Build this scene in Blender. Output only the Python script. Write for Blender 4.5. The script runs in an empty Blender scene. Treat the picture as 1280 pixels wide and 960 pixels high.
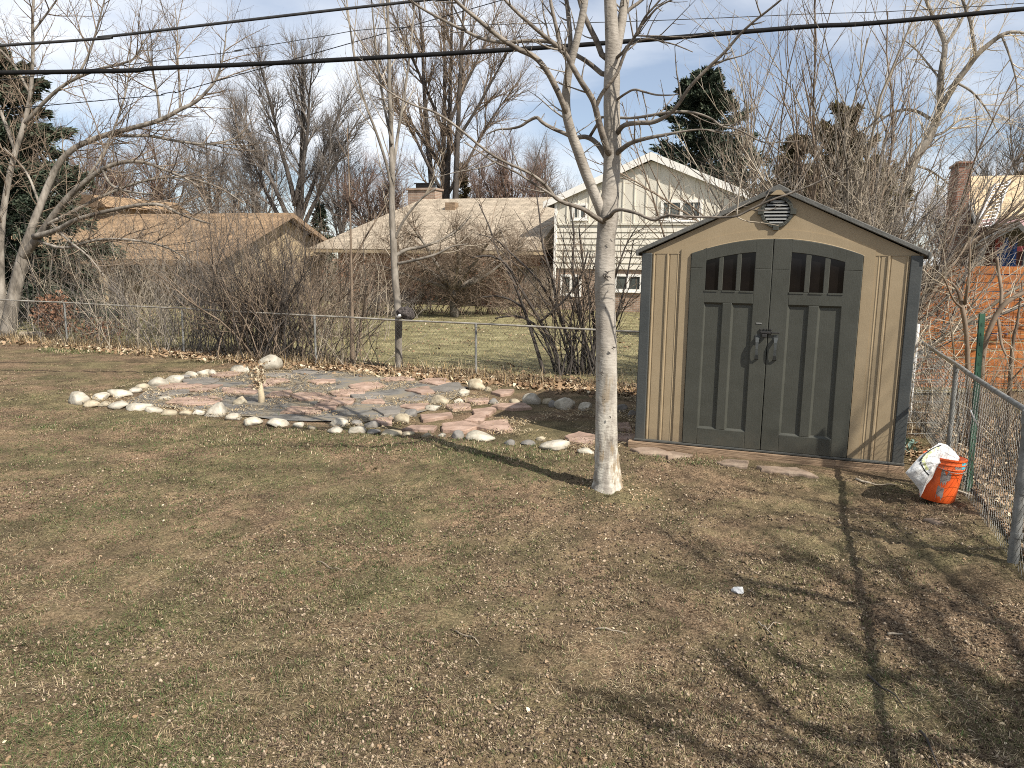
import bpy, bmesh, math, random
import numpy as np
from mathutils import Vector, Matrix, noise as mnoise

random.seed(7)
rng = np.random.default_rng(11)
scene = bpy.context.scene
COL = scene.collection
R = math.radians
PI = math.pi

# ------------------------------------------------------------------ camera
F = 961.0; PITCH = R(9.2); ROLL = R(0.8); CH = 2.0

def ray(px, py):
    u = px - 640; v = py - 480
    c, s = math.cos(ROLL), math.sin(ROLL)
    u, v = u * c + v * s, -u * s + v * c
    x = u / F; y = -v / F
    return (x, math.cos(PITCH) + y * math.sin(PITCH), -math.sin(PITCH) + y * math.cos(PITCH))

def gp(px, py, z=0.0):
    d = ray(px, py); t = (z - CH) / d[2]
    return Vector((d[0] * t, d[1] * t, z))

def at(px, py, Y):
    d = ray(px, py); t = Y / d[1]
    return Vector((d[0] * t, Y, CH + d[2] * t))

camd = bpy.data.cameras.new('camera'); cam = bpy.data.objects.new('camera', camd); COL.objects.link(cam)
camd.sensor_fit = 'HORIZONTAL'; camd.sensor_width = 36; camd.lens = 36 * F / 1280
camd.clip_start = 0.05; camd.clip_end = 3000
cam.location = (0, 0, CH)
M = Matrix.Rotation(PI / 2 - PITCH, 4, 'X') @ Matrix.Rotation(ROLL, 4, 'Z')
cam.matrix_world = Matrix.Translation((0, 0, CH)) @ M
scene.camera = cam

# ------------------------------------------------------------------ light
SE = R(44); SUNV = Vector((0.695 * math.cos(SE), -0.719 * math.cos(SE), math.sin(SE))).normalized()
sl = bpy.data.lights.new('sun', 'SUN'); sl.energy = 5.0; sl.angle = R(0.53); sl.color = (1.0, 0.94, 0.85)
so = bpy.data.objects.new('sun', sl); COL.objects.link(so)
so.rotation_euler = (-SUNV).to_track_quat('-Z', 'Y').to_euler(); so.location = (20, -20, 30)
w = bpy.data.worlds.new('World'); scene.world = w; w.use_nodes = True
nt = w.node_tree; nt.nodes.clear()
def wn(t, **k):
    n = nt.nodes.new(t)
    for a, b in k.items(): setattr(n, a, b)
    return n
out = wn('ShaderNodeOutputWorld'); bg = wn('ShaderNodeBackground'); bg.inputs[1].default_value = 0.078
sky = wn('ShaderNodeTexSky', sky_type='NISHITA'); sky.sun_disc = False
sky.sun_elevation = SE; sky.sun_rotation = math.atan2(SUNV.x, SUNV.y); sky.air_density = 1.0; sky.dust_density = 1.2; sky.ozone_density = 1.0; sky.altitude = 1600
geo = wn('ShaderNodeTexCoord'); sep = wn('ShaderNodeSeparateXYZ')
nt.links.new(geo.outputs['Generated'], sep.inputs[0])
# clouds: noise on the direction projected to a flat layer
zz = wn('ShaderNodeMath', operation='MAXIMUM'); nt.links.new(sep.outputs[2], zz.inputs[0]); zz.inputs[1].default_value = 0.0
za = wn('ShaderNodeMath', operation='ADD'); nt.links.new(zz.outputs[0], za.inputs[0]); za.inputs[1].default_value = 0.16
dx = wn('ShaderNodeMath', operation='DIVIDE'); nt.links.new(sep.outputs[0], dx.inputs[0]); nt.links.new(za.outputs[0], dx.inputs[1])
dy = wn('ShaderNodeMath', operation='DIVIDE'); nt.links.new(sep.outputs[1], dy.inputs[0]); nt.links.new(za.outputs[0], dy.inputs[1])
cb = wn('ShaderNodeCombineXYZ'); nt.links.new(dx.outputs[0], cb.inputs[0]); nt.links.new(dy.outputs[0], cb.inputs[1])
mp = wn('ShaderNodeMapping'); mp.inputs['Rotation'].default_value = (0, 0, R(25)); mp.inputs['Scale'].default_value = (0.75, 0.95, 1); mp.inputs['Location'].default_value = (3.3, 1.2, 0)
nt.links.new(cb.outputs[0], mp.inputs[0])
n1 = wn('ShaderNodeTexNoise'); n1.inputs['Scale'].default_value = 0.9; n1.inputs['Detail'].default_value = 7; n1.inputs['Roughness'].default_value = 0.52; n1.inputs['Distortion'].default_value = 0.25
nt.links.new(mp.outputs[0], n1.inputs['Vector'])
cr = wn('ShaderNodeValToRGB'); cr.color_ramp.elements[0].position = 0.40; cr.color_ramp.elements[0].color = (0.20, 0.20, 0.20, 1); cr.color_ramp.elements[1].position = 0.62; cr.color_ramp.elements[1].color = (0.92, 0.92, 0.92, 1)
nt.links.new(n1.outputs[0], cr.inputs[0])
mix = wn('ShaderNodeMix', data_type='RGBA'); nt.links.new(cr.outputs[0], mix.inputs[0]); nt.links.new(sky.outputs[0], mix.inputs[6]); mix.inputs[7].default_value = (8.6, 8.9, 9.4, 1)
nt.links.new(mix.outputs[2], bg.inputs[0]); nt.links.new(bg.outputs[0], out.inputs[0])
vs = scene.view_settings; vs.view_transform = 'Standard'; vs.look = 'None'; vs.gamma = 1.0; vs.exposure = 0.68; vs.use_curve_mapping = False
scene.cycles.filter_width = 1.0; scene.cycles.use_denoising = False; scene.cycles.max_bounces = 6

# ------------------------------------------------------------------ materials
def srgb(r, g, b):
    f = lambda c: (c / 255 / 12.92) if c / 255 <= 0.04045 else ((c / 255 + 0.055) / 1.055) ** 2.4
    return (f(r), f(g), f(b), 1)

def mat(name, cols, rough=0.8, scale=8.0, stretch=(1, 1, 1), detail=6.0, bump=0.0, bscale=None, spec=0.3, rand=0.0, lo=0.35, hi=0.65, coords='Object', metal=0.0, bstretch=None):
    """procedural principled material: a noise ramp over `cols`, bump, and a per-object brightness change"""
    m = bpy.data.materials.new(name); m.use_nodes = True
    t = m.node_tree; b = t.nodes['Principled BSDF']
    b.inputs['Roughness'].default_value = rough; b.inputs['Specular IOR Level'].default_value = spec; b.inputs['Metallic'].default_value = metal
    tc = t.nodes.new('ShaderNodeTexCoord'); mp = t.nodes.new('ShaderNodeMapping'); mp.inputs['Scale'].default_value = stretch
    t.links.new(tc.outputs[coords], mp.inputs[0])
    nz = t.nodes.new('ShaderNodeTexNoise'); nz.inputs['Scale'].default_value = scale; nz.inputs['Detail'].default_value = detail; nz.inputs['Roughness'].default_value = 0.62
    t.links.new(mp.outputs[0], nz.inputs['Vector'])
    rp = t.nodes.new('ShaderNodeValToRGB'); e = rp.color_ramp.elements
    n = len(cols)
    e[0].position = lo; e[0].color = (*cols[0][:3], 1)
    e[1].position = hi; e[1].color = (*cols[-1][:3], 1)
    for i in range(1, n - 1):
        k = e.new(lo + (hi - lo) * i / (n - 1)); k.color = (*cols[i][:3], 1)
    t.links.new(nz.outputs[0], rp.inputs[0]); src = rp.outputs[0]
    if rand:
        oi = t.nodes.new('ShaderNodeObjectInfo'); mr = t.nodes.new('ShaderNodeMapRange'); mr.inputs[3].default_value = 1 - rand; mr.inputs[4].default_value = 1 + rand * 0.6
        t.links.new(oi.outputs['Random'], mr.inputs[0])
        mx = t.nodes.new('ShaderNodeMix'); mx.data_type = 'RGBA'; mx.blend_type = 'MULTIPLY'; mx.inputs[0].default_value = 1
        t.links.new(src, mx.inputs[6]); t.links.new(mr.outputs[0], mx.inputs[7]); src = mx.outputs[2]
    t.links.new(src, b.inputs['Base Color'])
    if bump:
        nb = t.nodes.new('ShaderNodeTexNoise'); nb.inputs['Scale'].default_value = bscale or scale * 3; nb.inputs['Detail'].default_value = 8
        if bstretch:
            mb_ = t.nodes.new('ShaderNodeMapping'); mb_.inputs['Scale'].default_value = bstretch; t.links.new(tc.outputs[coords], mb_.inputs[0]); t.links.new(mb_.outputs[0], nb.inputs['Vector'])
        else: t.links.new(mp.outputs[0], nb.inputs['Vector'])
        bp = t.nodes.new('ShaderNodeBump'); bp.inputs['Strength'].default_value = bump; bp.inputs['Distance'].default_value = 0.02
        t.links.new(nb.outputs[0], bp.inputs['Height']); t.links.new(bp.outputs[0], b.inputs['Normal'])
    return m

def brickmat(name, c1, c2, mortar, bw, bh, ms=0.012, rough=0.85, vecrot=(R(90), 0, 0), off=0.5):
    m = bpy.data.materials.new(name); m.use_nodes = True
    t = m.node_tree; b = t.nodes['Principled BSDF']; b.inputs['Roughness'].default_value = rough; b.inputs['Specular IOR Level'].default_value = 0.2
    tc = t.nodes.new('ShaderNodeTexCoord'); mp = t.nodes.new('ShaderNodeMapping'); mp.inputs['Rotation'].default_value = vecrot
    t.links.new(tc.outputs['Object'], mp.inputs[0])
    br = t.nodes.new('ShaderNodeTexBrick'); br.inputs['Scale'].default_value = 1; br.inputs['Brick Width'].default_value = bw; br.inputs['Row Height'].default_value = bh; br.inputs['Mortar Size'].default_value = ms
    br.offset = off
    br.inputs['Color1'].default_value = (*c1, 1); br.inputs['Color2'].default_value = (*c2, 1); br.inputs['Mortar'].default_value = (*mortar, 1)
    t.links.new(mp.outputs[0], br.inputs['Vector'])
    nz = t.nodes.new('ShaderNodeTexNoise'); nz.inputs['Scale'].default_value = 3; nz.inputs['Detail'].default_value = 6; t.links.new(tc.outputs['Object'], nz.inputs['Vector'])
    mr = t.nodes.new('ShaderNodeMapRange'); mr.inputs[1].default_value = 0.3; mr.inputs[2].default_value = 0.7; mr.inputs[3].default_value = 0.75; mr.inputs[4].default_value = 1.15; t.links.new(nz.outputs[0], mr.inputs[0])
    mx = t.nodes.new('ShaderNodeMix'); mx.data_type = 'RGBA'; mx.blend_type = 'MULTIPLY'; mx.inputs[0].default_value = 1
    t.links.new(br.outputs[0], mx.inputs[6]); t.links.new(mr.outputs[0], mx.inputs[7]); t.links.new(mx.outputs[2], b.inputs['Base Color'])
    bp = t.nodes.new('ShaderNodeBump'); bp.inputs['Strength'].default_value = 0.4; bp.inputs['Distance'].default_value = 0.01; bp.invert = True
    t.links.new(br.outputs['Fac'], bp.inputs['Height']); t.links.new(bp.outputs[0], b.inputs['Normal'])
    return m

MT = {}
MT['tan'] = mat('tan_plastic', [(.265, .205, .126), (.30, .234, .147)], .5, 3, bump=.06, bscale=60, spec=.35, bstretch=(3, 3, .4))
MT['doorg'] = mat('grey_plastic', [(.042, .043, .034), (.052, .053, .043)], .5, 4, bump=.12, bscale=70, spec=.4, bstretch=(3, 3, .3))
MT['trimg'] = mat('slate_plastic', [(.045, .05, .05), (.06, .064, .062)], .5, 5, bump=.1, bscale=50, spec=.35)
MT['roofg'] = mat('roof_plastic', [(.085, .085, .078), (.12, .118, .108)], .6, 9, bump=.25, bscale=40, spec=.3)
MT['blackm'] = mat('black_metal', [(.012, .012, .012), (.03, .028, .026)], .45, 20, spec=.5)
MT['black'] = mat('painted_gap_shade', [(.006, .006, .006), (.01, .01, .01)], .9, 5, spec=.05)  # near-black colour stands in for the shade inside gaps
MT['pane'] = mat('dark_pane', [(.003, .003, .004), (.010, .008, .007)], .06, 3, spec=.22)
MT['glass'] = mat('house_glass', [(.03, .035, .035), (.10, .11, .10)], .1, 1.2, spec=.6)
MT['lgrey'] = mat('light_grey_plastic', [(.17, .17, .16), (.22, .22, .21)], .5, 10)
MT['galv'] = mat('galvanised_steel', [(.13, .13, .12), (.24, .24, .225)], .55, 14, detail=8, spec=.5, metal=.15)
MT['wire'] = mat('galvanised_wire', [(.13, .13, .12), (.2, .2, .185)], .55, 6, spec=.4, metal=.3)
MT['rusty'] = mat('weathered_rail', [(.17, .15, .12), (.33, .31, .27)], .6, 7, detail=8, spec=.4, metal=.05)
MT['cable'] = mat('black_cable', [(.009, .009, .010), (.016, .016, .016)], .8, 5, spec=.08)
MT['cable2'] = mat('grey_cable', [(.03, .03, .032), (.05, .05, .05)], .8, 5, spec=.08)
def maple_bark():
    m = mat('smooth_grey_bark', [(.12, .102, .082), (.22, .195, .163), (.30, .27, .23), (.36, .33, .285)], .8, 5, stretch=(1, 1, .6), detail=9, bump=.35, bscale=24, lo=.28, hi=.7, bstretch=(1, 1, 2.2))
    t = m.node_tree; b = t.nodes['Principled BSDF']; tc = t.nodes.new('ShaderNodeTexCoord')
    src = b.inputs['Base Color'].links[0].from_socket
    sp = t.nodes.new('ShaderNodeSeparateXYZ'); t.links.new(tc.outputs['Object'], sp.inputs[0])
    def mapr(s_, a, b_, c, d):
        r = t.nodes.new('ShaderNodeMapRange'); r.inputs[1].default_value = a; r.inputs[2].default_value = b_; r.inputs[3].default_value = c; r.inputs[4].default_value = d; t.links.new(s_, r.inputs[0]); return r.outputs[0]
    low = mapr(sp.outputs[2], .5, 1.5, 1, 0)
    def noise(sc, st, det=6):
        mp = t.nodes.new('ShaderNodeMapping'); mp.inputs['Scale'].default_value = st; t.links.new(tc.outputs['Object'], mp.inputs[0])
        n = t.nodes.new('ShaderNodeTexNoise'); n.inputs['Scale'].default_value = sc; n.inputs['Detail'].default_value = det; n.inputs['Roughness'].default_value = .65; t.links.new(mp.outputs[0], n.inputs['Vector']); return n.outputs[0]
    def mul(a, b_):
        x = t.nodes.new('ShaderNodeMath'); x.operation = 'MULTIPLY'; t.links.new(a, x.inputs[0]); t.links.new(b_, x.inputs[1]); return x.outputs[0]
    def mixc(f, a, col):
        x = t.nodes.new('ShaderNodeMix'); x.data_type = 'RGBA'; t.links.new(f, x.inputs[0]); t.links.new(a, x.inputs[6]); x.inputs[7].default_value = (*col, 1); return x.outputs[2]
    c = mixc(mul(low, mapr(noise(9, (1, 1, .35)), .42, .56, 0, .85)), src, (.50, .47, .40))     # whitish flaking plates
    c = mixc(mul(low, mapr(noise(11, (1, 1, .2)), .53, .60, 0, .9)), c, (.24, .18, .11))      # brown cracks
    c = mixc(mapr(noise(24, (.5, .5, 2.6), 3), .66, .71, 0, .7), c, (.12, .10, .08))          # short level lenticels
    c = mixc(mapr(noise(3.2, (1, 1, 1), 4), .62, .70, 0, .45), c, (.20, .17, .135))               # darker blotches
    t.links.new(c, b.inputs['Base Color']); return m
MT['maple'] = maple_bark()
MT['mapletwig'] = mat('grey_twig_bark', [(.055, .046, .037), (.125, .106, .086), (.20, .172, .14), (.25, .22, .185)], .8, 7, bump=.4, stretch=(1, 1, 1.6), lo=.32, hi=.68)
MT['bark_pale'] = mat('pale_twig_bark', [(.20, .165, .12), (.30, .255, .195), (.38, .33, .26)], .85, 3)
MT['bark_tan'] = mat('tan_bark', [(.075, .065, .053), (.18, .158, .13), (.29, .26, .22)], .9, 5, stretch=(1, 1, .4), bump=.4, bscale=18)
MT['bark_dark'] = mat('dark_bark', [(.035, .03, .026), (.085, .072, .062)], .9, 4, stretch=(1, 1, .4), bump=.4, bscale=14)
MT['bark_mid'] = mat('brown_twigs', [(.09, .066, .046), (.165, .124, .088), (.225, .175, .13)], .9, 2.5)
MT['bark_grey'] = mat('grey_twigs', [(.10, .088, .078), (.17, .15, .132)], .9, 2.5)
MT['bark_red'] = mat('reddish_twigs', [(.13, .085, .065), (.19, .13, .10)], .9, 1.0)
MT['vine'] = mat('straw_vine', [(.22, .18, .12), (.36, .31, .23), (.45, .4, .31)], .9, 3)
MT['fluff'] = mat('dry_catkins', [(.42, .36, .27), (.55, .48, .37)], .95, 4)
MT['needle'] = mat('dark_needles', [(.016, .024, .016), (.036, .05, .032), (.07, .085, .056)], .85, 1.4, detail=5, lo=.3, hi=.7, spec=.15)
MT['needle_tip'] = mat('pale_needle_tips', [(.07, .085, .055), (.11, .125, .085)], .85, 2, spec=.15)  # lighter green given to a random share of the needles
MT['needle_br'] = mat('juniper_needles', [(.055, .05, .025), (.10, .085, .04), (.13, .11, .055)], .9, 1.5, spec=.1)
MT['leaf_red'] = mat('russet_leaves', [(.10, .048, .028), (.18, .09, .052), (.26, .165, .105)], .85, 30)
MT['rock'] = mat('pale_rock', [(.24, .215, .165), (.39, .355, .285), (.50, .46, .385)], .9, 6, detail=9, bump=.5, bscale=22, rand=.22)
MT['rockd'] = mat('grey_rock', [(.13, .122, .11), (.23, .215, .195)], .9, 6, detail=9, bump=.5, bscale=22, rand=.2)
MT['rockt'] = mat('tan_rock', [(.22, .18, .12), (.34, .29, .205), (.43, .38, .28)], .9, 6, detail=9, bump=.5, bscale=22, rand=.2)
MT['flagp'] = mat('pink_sandstone', [(.17, .12, .088), (.30, .205, .155), (.38, .275, .215)], .9, 3.5, detail=9, bump=.4, bscale=20, rand=.15)
MT['flagt'] = mat('dusty_sandstone', [(.14, .105, .075), (.23, .17, .125), (.3, .235, .175)], .9, 3.5, detail=9, bump=.4, bscale=20, rand=.15)
MT['flagg'] = mat('grey_sandstone', [(.13, .118, .102), (.21, .19, .165)], .9, 3.5, detail=9, bump=.4, bscale=20, rand=.15)
MT['fabric'] = mat('faded_fabric', [(.085, .08, .072), (.15, .143, .13), (.18, .155, .115), (.22, .175, .115)], .95, 2.6, detail=12, bump=.4, bscale=8)
MT['wood'] = mat('weathered_wood', [(.13, .088, .055), (.24, .165, .105), (.3, .215, .14)], .85, 5, stretch=(.5, 6, 6), detail=9, bump=.5, bscale=12)
MT['cedar'] = mat('orange_cedar', [(.20, .062, .014), (.33, .112, .027), (.40, .15, .042)], .8, 2.2, stretch=(.6, 3, 5), detail=8, bump=.3)
MT['green'] = mat('green_paint', [(.008, .035, .018), (.014, .055, .03), (.02, .065, .035)], .5, 9, spec=.5)
MT['orange'] = mat('orange_plastic', [(.56, .075, .015), (.66, .105, .02), (.60, .12, .04)], .42, 6, detail=8, spec=.4)
MT['smear'] = mat('paint_smear', [(.16, .13, .12), (.3, .27, .25)], .7, 20)
MT['teal'] = mat('teal_paint', [(.06, .3, .38), (.10, .42, .5)], .5, 20)
MT['white'] = mat('white_sack', [(.50, .50, .485), (.66, .66, .645)], .5, 7, bump=.8, bscale=11, spec=.4)
MT['lime'] = mat('lime_print', [(.62, .66, .33), (.68, .7, .4)], .5, 8)
MT['inkblack'] = mat('black_print', [(.015, .018, .014), (.02, .02, .02)], .6, 8)
MT['cream'] = mat('cream_paint', [(.60, .56, .47), (.66, .62, .525)], .6, 1.3, detail=7)
MT['creamw'] = mat('white_trim', [(.74, .72, .66), (.8, .78, .73)], .55, 2)
MT['tanwall'] = mat('tan_masonry', [(.27, .205, .125), (.37, .295, .19)], .85, 2.5, bump=.4)
MT['shingle_t'] = brickmat('tan_shingles', (.40, .335, .255), (.31, .26, .195), (.2, .165, .125), .3, .16, .012, vecrot=(0, 0, 0))
MT['shingle_b'] = brickmat('brown_shingles', (.32, .215, .125), (.23, .155, .09), (.14, .095, .06), .3, .16, .014, vecrot=(0, 0, 0))
MT['shingle_y'] = brickmat('straw_shingles', (.54, .43, .28), (.45, .35, .22), (.33, .25, .16), .3, .17, .016, vecrot=(0, 0, 0))
MT['brick'] = brickmat('red_brick', (.28, .13, .085), (.2, .10, .07), (.3, .26, .22), .22, .075, .01)
MT['brickc'] = brickmat('buff_brick', (.33, .23, .165), (.27, .18, .13), (.36, .32, .27), .22, .075, .01)
MT['redwall'] = mat('oxblood_siding', [(.06, .022, .018), (.10, .035, .028)], .8, 3, stretch=(4, 4, .4), bump=.2)
MT['redpaint'] = mat('rose_siding', [(.38, .07, .085), (.46, .10, .11)], .6, 2)
MT['pinktrim'] = mat('pink_trim', [(.62, .38, .38), (.68, .46, .45)], .6, 2)
MT['alu'] = mat('aluminium', [(.42, .42, .41), (.55, .55, .54)], .4, 6, metal=.5)
MT['tarp'] = mat('blue_tarp', [(.02, .06, .2), (.03, .09, .28)], .5, 3, bump=.4)
MT['fur'] = mat('dark_mottled', [(.012, .01, .01), (.05, .042, .038), (.10, .085, .08)], .95, 30, detail=4, bump=.8)
MT['plant'] = mat('blue_green_leaf', [(.10, .16, .13), (.2, .28, .24)], .7, 8)
MT['leafdry'] = mat('dry_leaf', [(.15, .09, .05), (.25, .165, .095), (.36, .26, .165)], .9, 2.2)
MT['leafpale'] = mat('pale_dry_leaf', [(.46, .37, .24), (.6, .51, .37)], .9, 2)
def grime(m, z0, z1, col, amt=.8, sc=7):
    """soil splashed up the foot of a thing: patchy, densest at the ground"""
    t = m.node_tree; b = t.nodes['Principled BSDF']; src = b.inputs['Base Color'].links[0].from_socket
    tc = t.nodes.new('ShaderNodeTexCoord'); sp = t.nodes.new('ShaderNodeSeparateXYZ'); t.links.new(tc.outputs['Object'], sp.inputs[0])
    nz = t.nodes.new('ShaderNodeTexNoise'); nz.inputs['Scale'].default_value = sc; nz.inputs['Detail'].default_value = 9; nz.inputs['Roughness'].default_value = .7; t.links.new(tc.outputs['Object'], nz.inputs['Vector'])
    r = t.nodes.new('ShaderNodeMapRange'); r.inputs[1].default_value = z0; r.inputs[2].default_value = z1; r.inputs[3].default_value = .42; r.inputs[4].default_value = 0; t.links.new(sp.outputs[2], r.inputs[0])
    ad = t.nodes.new('ShaderNodeMath'); ad.operation = 'ADD'; t.links.new(nz.outputs[0], ad.inputs[0]); t.links.new(r.outputs[0], ad.inputs[1])
    r2 = t.nodes.new('ShaderNodeMapRange'); r2.inputs[1].default_value = .62; r2.inputs[2].default_value = .95; r2.inputs[3].default_value = 0; r2.inputs[4].default_value = amt; t.links.new(ad.outputs[0], r2.inputs[0])
    x = t.nodes.new('ShaderNodeMix'); x.data_type = 'RGBA'; t.links.new(r2.outputs[0], x.inputs[0]); t.links.new(src, x.inputs[6]); x.inputs[7].default_value = (*col, 1); t.links.new(x.outputs[2], b.inputs['Base Color'])
grime(MT['tan'], .06, .42, (.17, .125, .08), .5); grime(MT['doorg'], .04, .36, (.10, .085, .062), .3); grime(MT['trimg'], .04, .4, (.10, .085, .062), .35)
MT['crumb_d'] = mat('dark_soil', [(.045, .032, .021), (.10, .07, .046)], .95, 20); MT['crumb_m'] = mat('soil', [(.13, .093, .06), (.23, .168, .112)], .95, 20); MT['crumb_l'] = mat('dry_soil', [(.27, .21, .145), (.40, .315, .225)], .95, 20)
for k_ in ('rock', 'rockt', 'rockd'): grime(MT[k_], -.06, .03, (.12, .09, .058), .85, 12)
for nm, c in dict(b_straw=(.31, .24, .145), b_pale=(.47, .39, .265), b_brown=(.095, .068, .042), b_olive=(.095, .10, .04), b_green=(.06, .095, .03), b_gold=(.36, .255, .125), b_strawf=(.36, .285, .175)).items():
    MT[nm] = mat(nm[2:] + '_blade', [tuple(x * .75 for x in c), tuple(min(1, x * 1.2) for x in c)], .85, 1.5, spec=.2)
# ------------------------------------------------------------------ mesh builders
def tag(o, label=None, cat=None, group=None, kind=None):
    if label: o['label'] = label
    if cat: o['category'] = cat
    if group: o['group'] = group
    if kind: o['kind'] = kind
    return o

def thing(name, label, cat, loc=(0, 0, 0), rz=0, group=None):
    o = bpy.data.objects.new(name, None); COL.objects.link(o); o.empty_display_size = .1
    o.location = loc; o.rotation_euler = (0, 0, rz)
    return tag(o, label, cat, group)

class MB:
    def __init__(s): s.v = []; s.f = []; s.m = []
    def poly(s, pts, mi=0):
        b = len(s.v); s.v.extend(tuple(p) for p in pts); s.f.append(tuple(range(b, b + len(pts)))); s.m.append(mi)
    def box(s, x0, x1, y0, y1, z0, z1, mi=0):
        b = len(s.v)
        s.v += [(x0, y0, z0), (x1, y0, z0), (x1, y1, z0), (x0, y1, z0), (x0, y0, z1), (x1, y0, z1), (x1, y1, z1), (x0, y1, z1)]
        for q in ((3, 2, 1, 0), (4, 5, 6, 7), (0, 1, 5, 4), (1, 2, 6, 5), (2, 3, 7, 6), (3, 0, 4, 7)):
            s.f.append(tuple(b + i for i in q)); s.m.append(mi)
    def prism(s, pts, axis, a0, a1, mi=0):
        """pts: 2D outline, counter-clockwise seen from the a0 side; axis 'y' -> (x,z) outline, 'z' -> (x,y), 'x' -> (y,z)"""
        def P(p, a): return {'y': (p[0], a, p[1]), 'z': (p[0], p[1], a), 'x': (a, p[0], p[1])}[axis]
        n = len(pts); b = len(s.v)
        s.v += [P(p, a0) for p in pts] + [P(p, a1) for p in pts]
        s.f.append(tuple(b + i for i in range(n))); s.m.append(mi)
        s.f.append(tuple(b + n + i for i in reversed(range(n)))); s.m.append(mi)
        for i in range(n):
            j = (i + 1) % n
            s.f.append((b + j, b + i, b + n + i, b + n + j)); s.m.append(mi)
    def tube(s, pts, rad, sides=5, mi=0, cap=True, wob=0.0):
        n = len(pts); b = len(s.v)
        if n < 2: return
        t0 = (pts[1] - pts[0]).normalized()
        a = Vector((0, 0, 1)) if abs(t0.z) < .9 else Vector((1, 0, 0))
        u = t0.cross(a).normalized()
        cs = [(math.cos(2 * PI * k / sides), math.sin(2 * PI * k / sides)) for k in range(sides)]
        for i in range(n):
            if i == 0: t = t0
            elif i == n - 1: t = pts[i] - pts[i - 1]
            else: t = pts[i + 1] - pts[i - 1]
            if t.length < 1e-9: t = t0
            t = t.normalized()
            u = u - t * u.dot(t)
            u = u.normalized() if u.length > 1e-6 else t.cross(Vector((.3, .5, .8))).normalized()
            vv = t.cross(u); r = rad[i] if hasattr(rad, '__len__') else rad; p = pts[i]
            for c, q in cs:
                rr = r
                s.v.append((p.x + (u.x * c + vv.x * q) * rr, p.y + (u.y * c + vv.y * q) * rr, p.z + (u.z * c + vv.z * q) * rr))
        for i in range(n - 1):
            for k in range(sides):
                k2 = (k + 1) % sides
                s.f.append((b + i * sides + k, b + i * sides + k2, b + (i + 1) * sides + k2, b + (i + 1) * sides + k)); s.m.append(mi)
        if cap and sides > 2:
            s.f.append(tuple(b + (n - 1) * sides + k for k in range(sides))); s.m.append(mi)
            s.f.append(tuple(b + k for k in reversed(range(sides)))); s.m.append(mi)
    def lathe(s, prof, sides=24, mi=0):
        b = len(s.v); n = len(prof)
        for r, z in prof:
            for k in range(sides):
                a = 2 * PI * k / sides; s.v.append((r * math.cos(a), r * math.sin(a), z))
        for i in range(n - 1):
            for k in range(sides):
                k2 = (k + 1) % sides
                s.f.append((b + i * sides + k, b + i * sides + k2, b + (i + 1) * sides + k2, b + (i + 1) * sides + k)); s.m.append(mi)
    def xf(s, Mx, frm=0):
        for i in range(frm, len(s.v)): s.v[i] = tuple(Mx @ Vector(s.v[i]))
    def build(s, name, mats, parent=None, smooth=False, bevel=0, sharp=None):
        me = bpy.data.meshes.new(name); me.from_pydata(s.v, [], s.f)
        if not isinstance(mats, (list, tuple)): mats = [mats]
        for k in mats: me.materials.append(MT[k])
        if len(mats) > 1: me.polygons.foreach_set('material_index', s.m)
        if smooth: me.polygons.foreach_set('use_smooth', [True] * len(s.f))
        me.update()
        if sharp: me.set_sharp_from_angle(angle=R(sharp))
        o = bpy.data.objects.new(name, me); COL.objects.link(o)
        if parent: o.parent = parent
        if bevel:
            bv = o.modifiers.new('bevel', 'BEVEL'); bv.width = bevel; bv.segments = 2; bv.limit_method = 'ANGLE'; bv.angle_limit = R(40)
        return o

def npmesh(name, V, Fc, mats, mi=None, parent=None, smooth=False):
    """V (n,3), Fc (m,k) numpy arrays"""
    me = bpy.data.meshes.new(name); k = Fc.shape[1]
    me.vertices.add(len(V)); me.vertices.foreach_set('co', V.astype(np.float32).ravel())
    me.loops.add(Fc.size); me.loops.foreach_set('vertex_index', Fc.astype(np.int32).ravel())
    me.polygons.add(len(Fc)); me.polygons.foreach_set('loop_start', np.arange(0, Fc.size, k, dtype=np.int32))
    for q in mats: me.materials.append(MT[q])
    if mi is not None: me.polygons.foreach_set('material_index', mi.astype(np.int32))
    if smooth: me.polygons.foreach_set('use_smooth', np.ones(len(Fc), dtype=bool))
    me.update(calc_edges=True); me.validate()
    o = bpy.data.objects.new(name, me); COL.objects.link(o)
    if parent: o.parent = parent
    return o

def copy_tree(o, parent=None):
    c = o.copy(); COL.objects.link(c); c.parent = parent
    for ch in list(o.children): copy_tree(ch, c)
    return c

# value noise on numpy arrays
_T = rng.random((256, 256))
def vnoise(x, y):
    xi = np.floor(x).astype(int); yi = np.floor(y).astype(int); fx = x - xi; fy = y - yi
    fx = fx * fx * (3 - 2 * fx); fy = fy * fy * (3 - 2 * fy)
    a = _T[xi % 256, yi % 256]; b = _T[(xi + 1) % 256, yi % 256]; c = _T[xi % 256, (yi + 1) % 256]; d = _T[(xi + 1) % 256, (yi + 1) % 256]
    return (a * (1 - fx) + b * fx) * (1 - fy) + (c * (1 - fx) + d * fx) * fy
def fbm(x, y, o=4):
    s = 0; a = .5; t = 0
    for i in range(o):
        s = s + a * vnoise(x * 2 ** i + 17.3 * i, y * 2 ** i + 9.1 * i); t += a; a *= .5
    return s / t
def sstep(a, b, x):
    t = np.clip((x - a) / (b - a), 0, 1); return t * t * (3 - 2 * t)
def inpoly(x, y, P):
    r = np.zeros(np.shape(x), bool); n = len(P)
    for i in range(n):
        x1, y1 = P[i]; x2, y2 = P[(i + 1) % n]
        c = ((y1 > y) != (y2 > y)) & (x < (x2 - x1) * (y - y1) / (y2 - y1 + 1e-12) + x1)
        r ^= c
    return r
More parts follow.
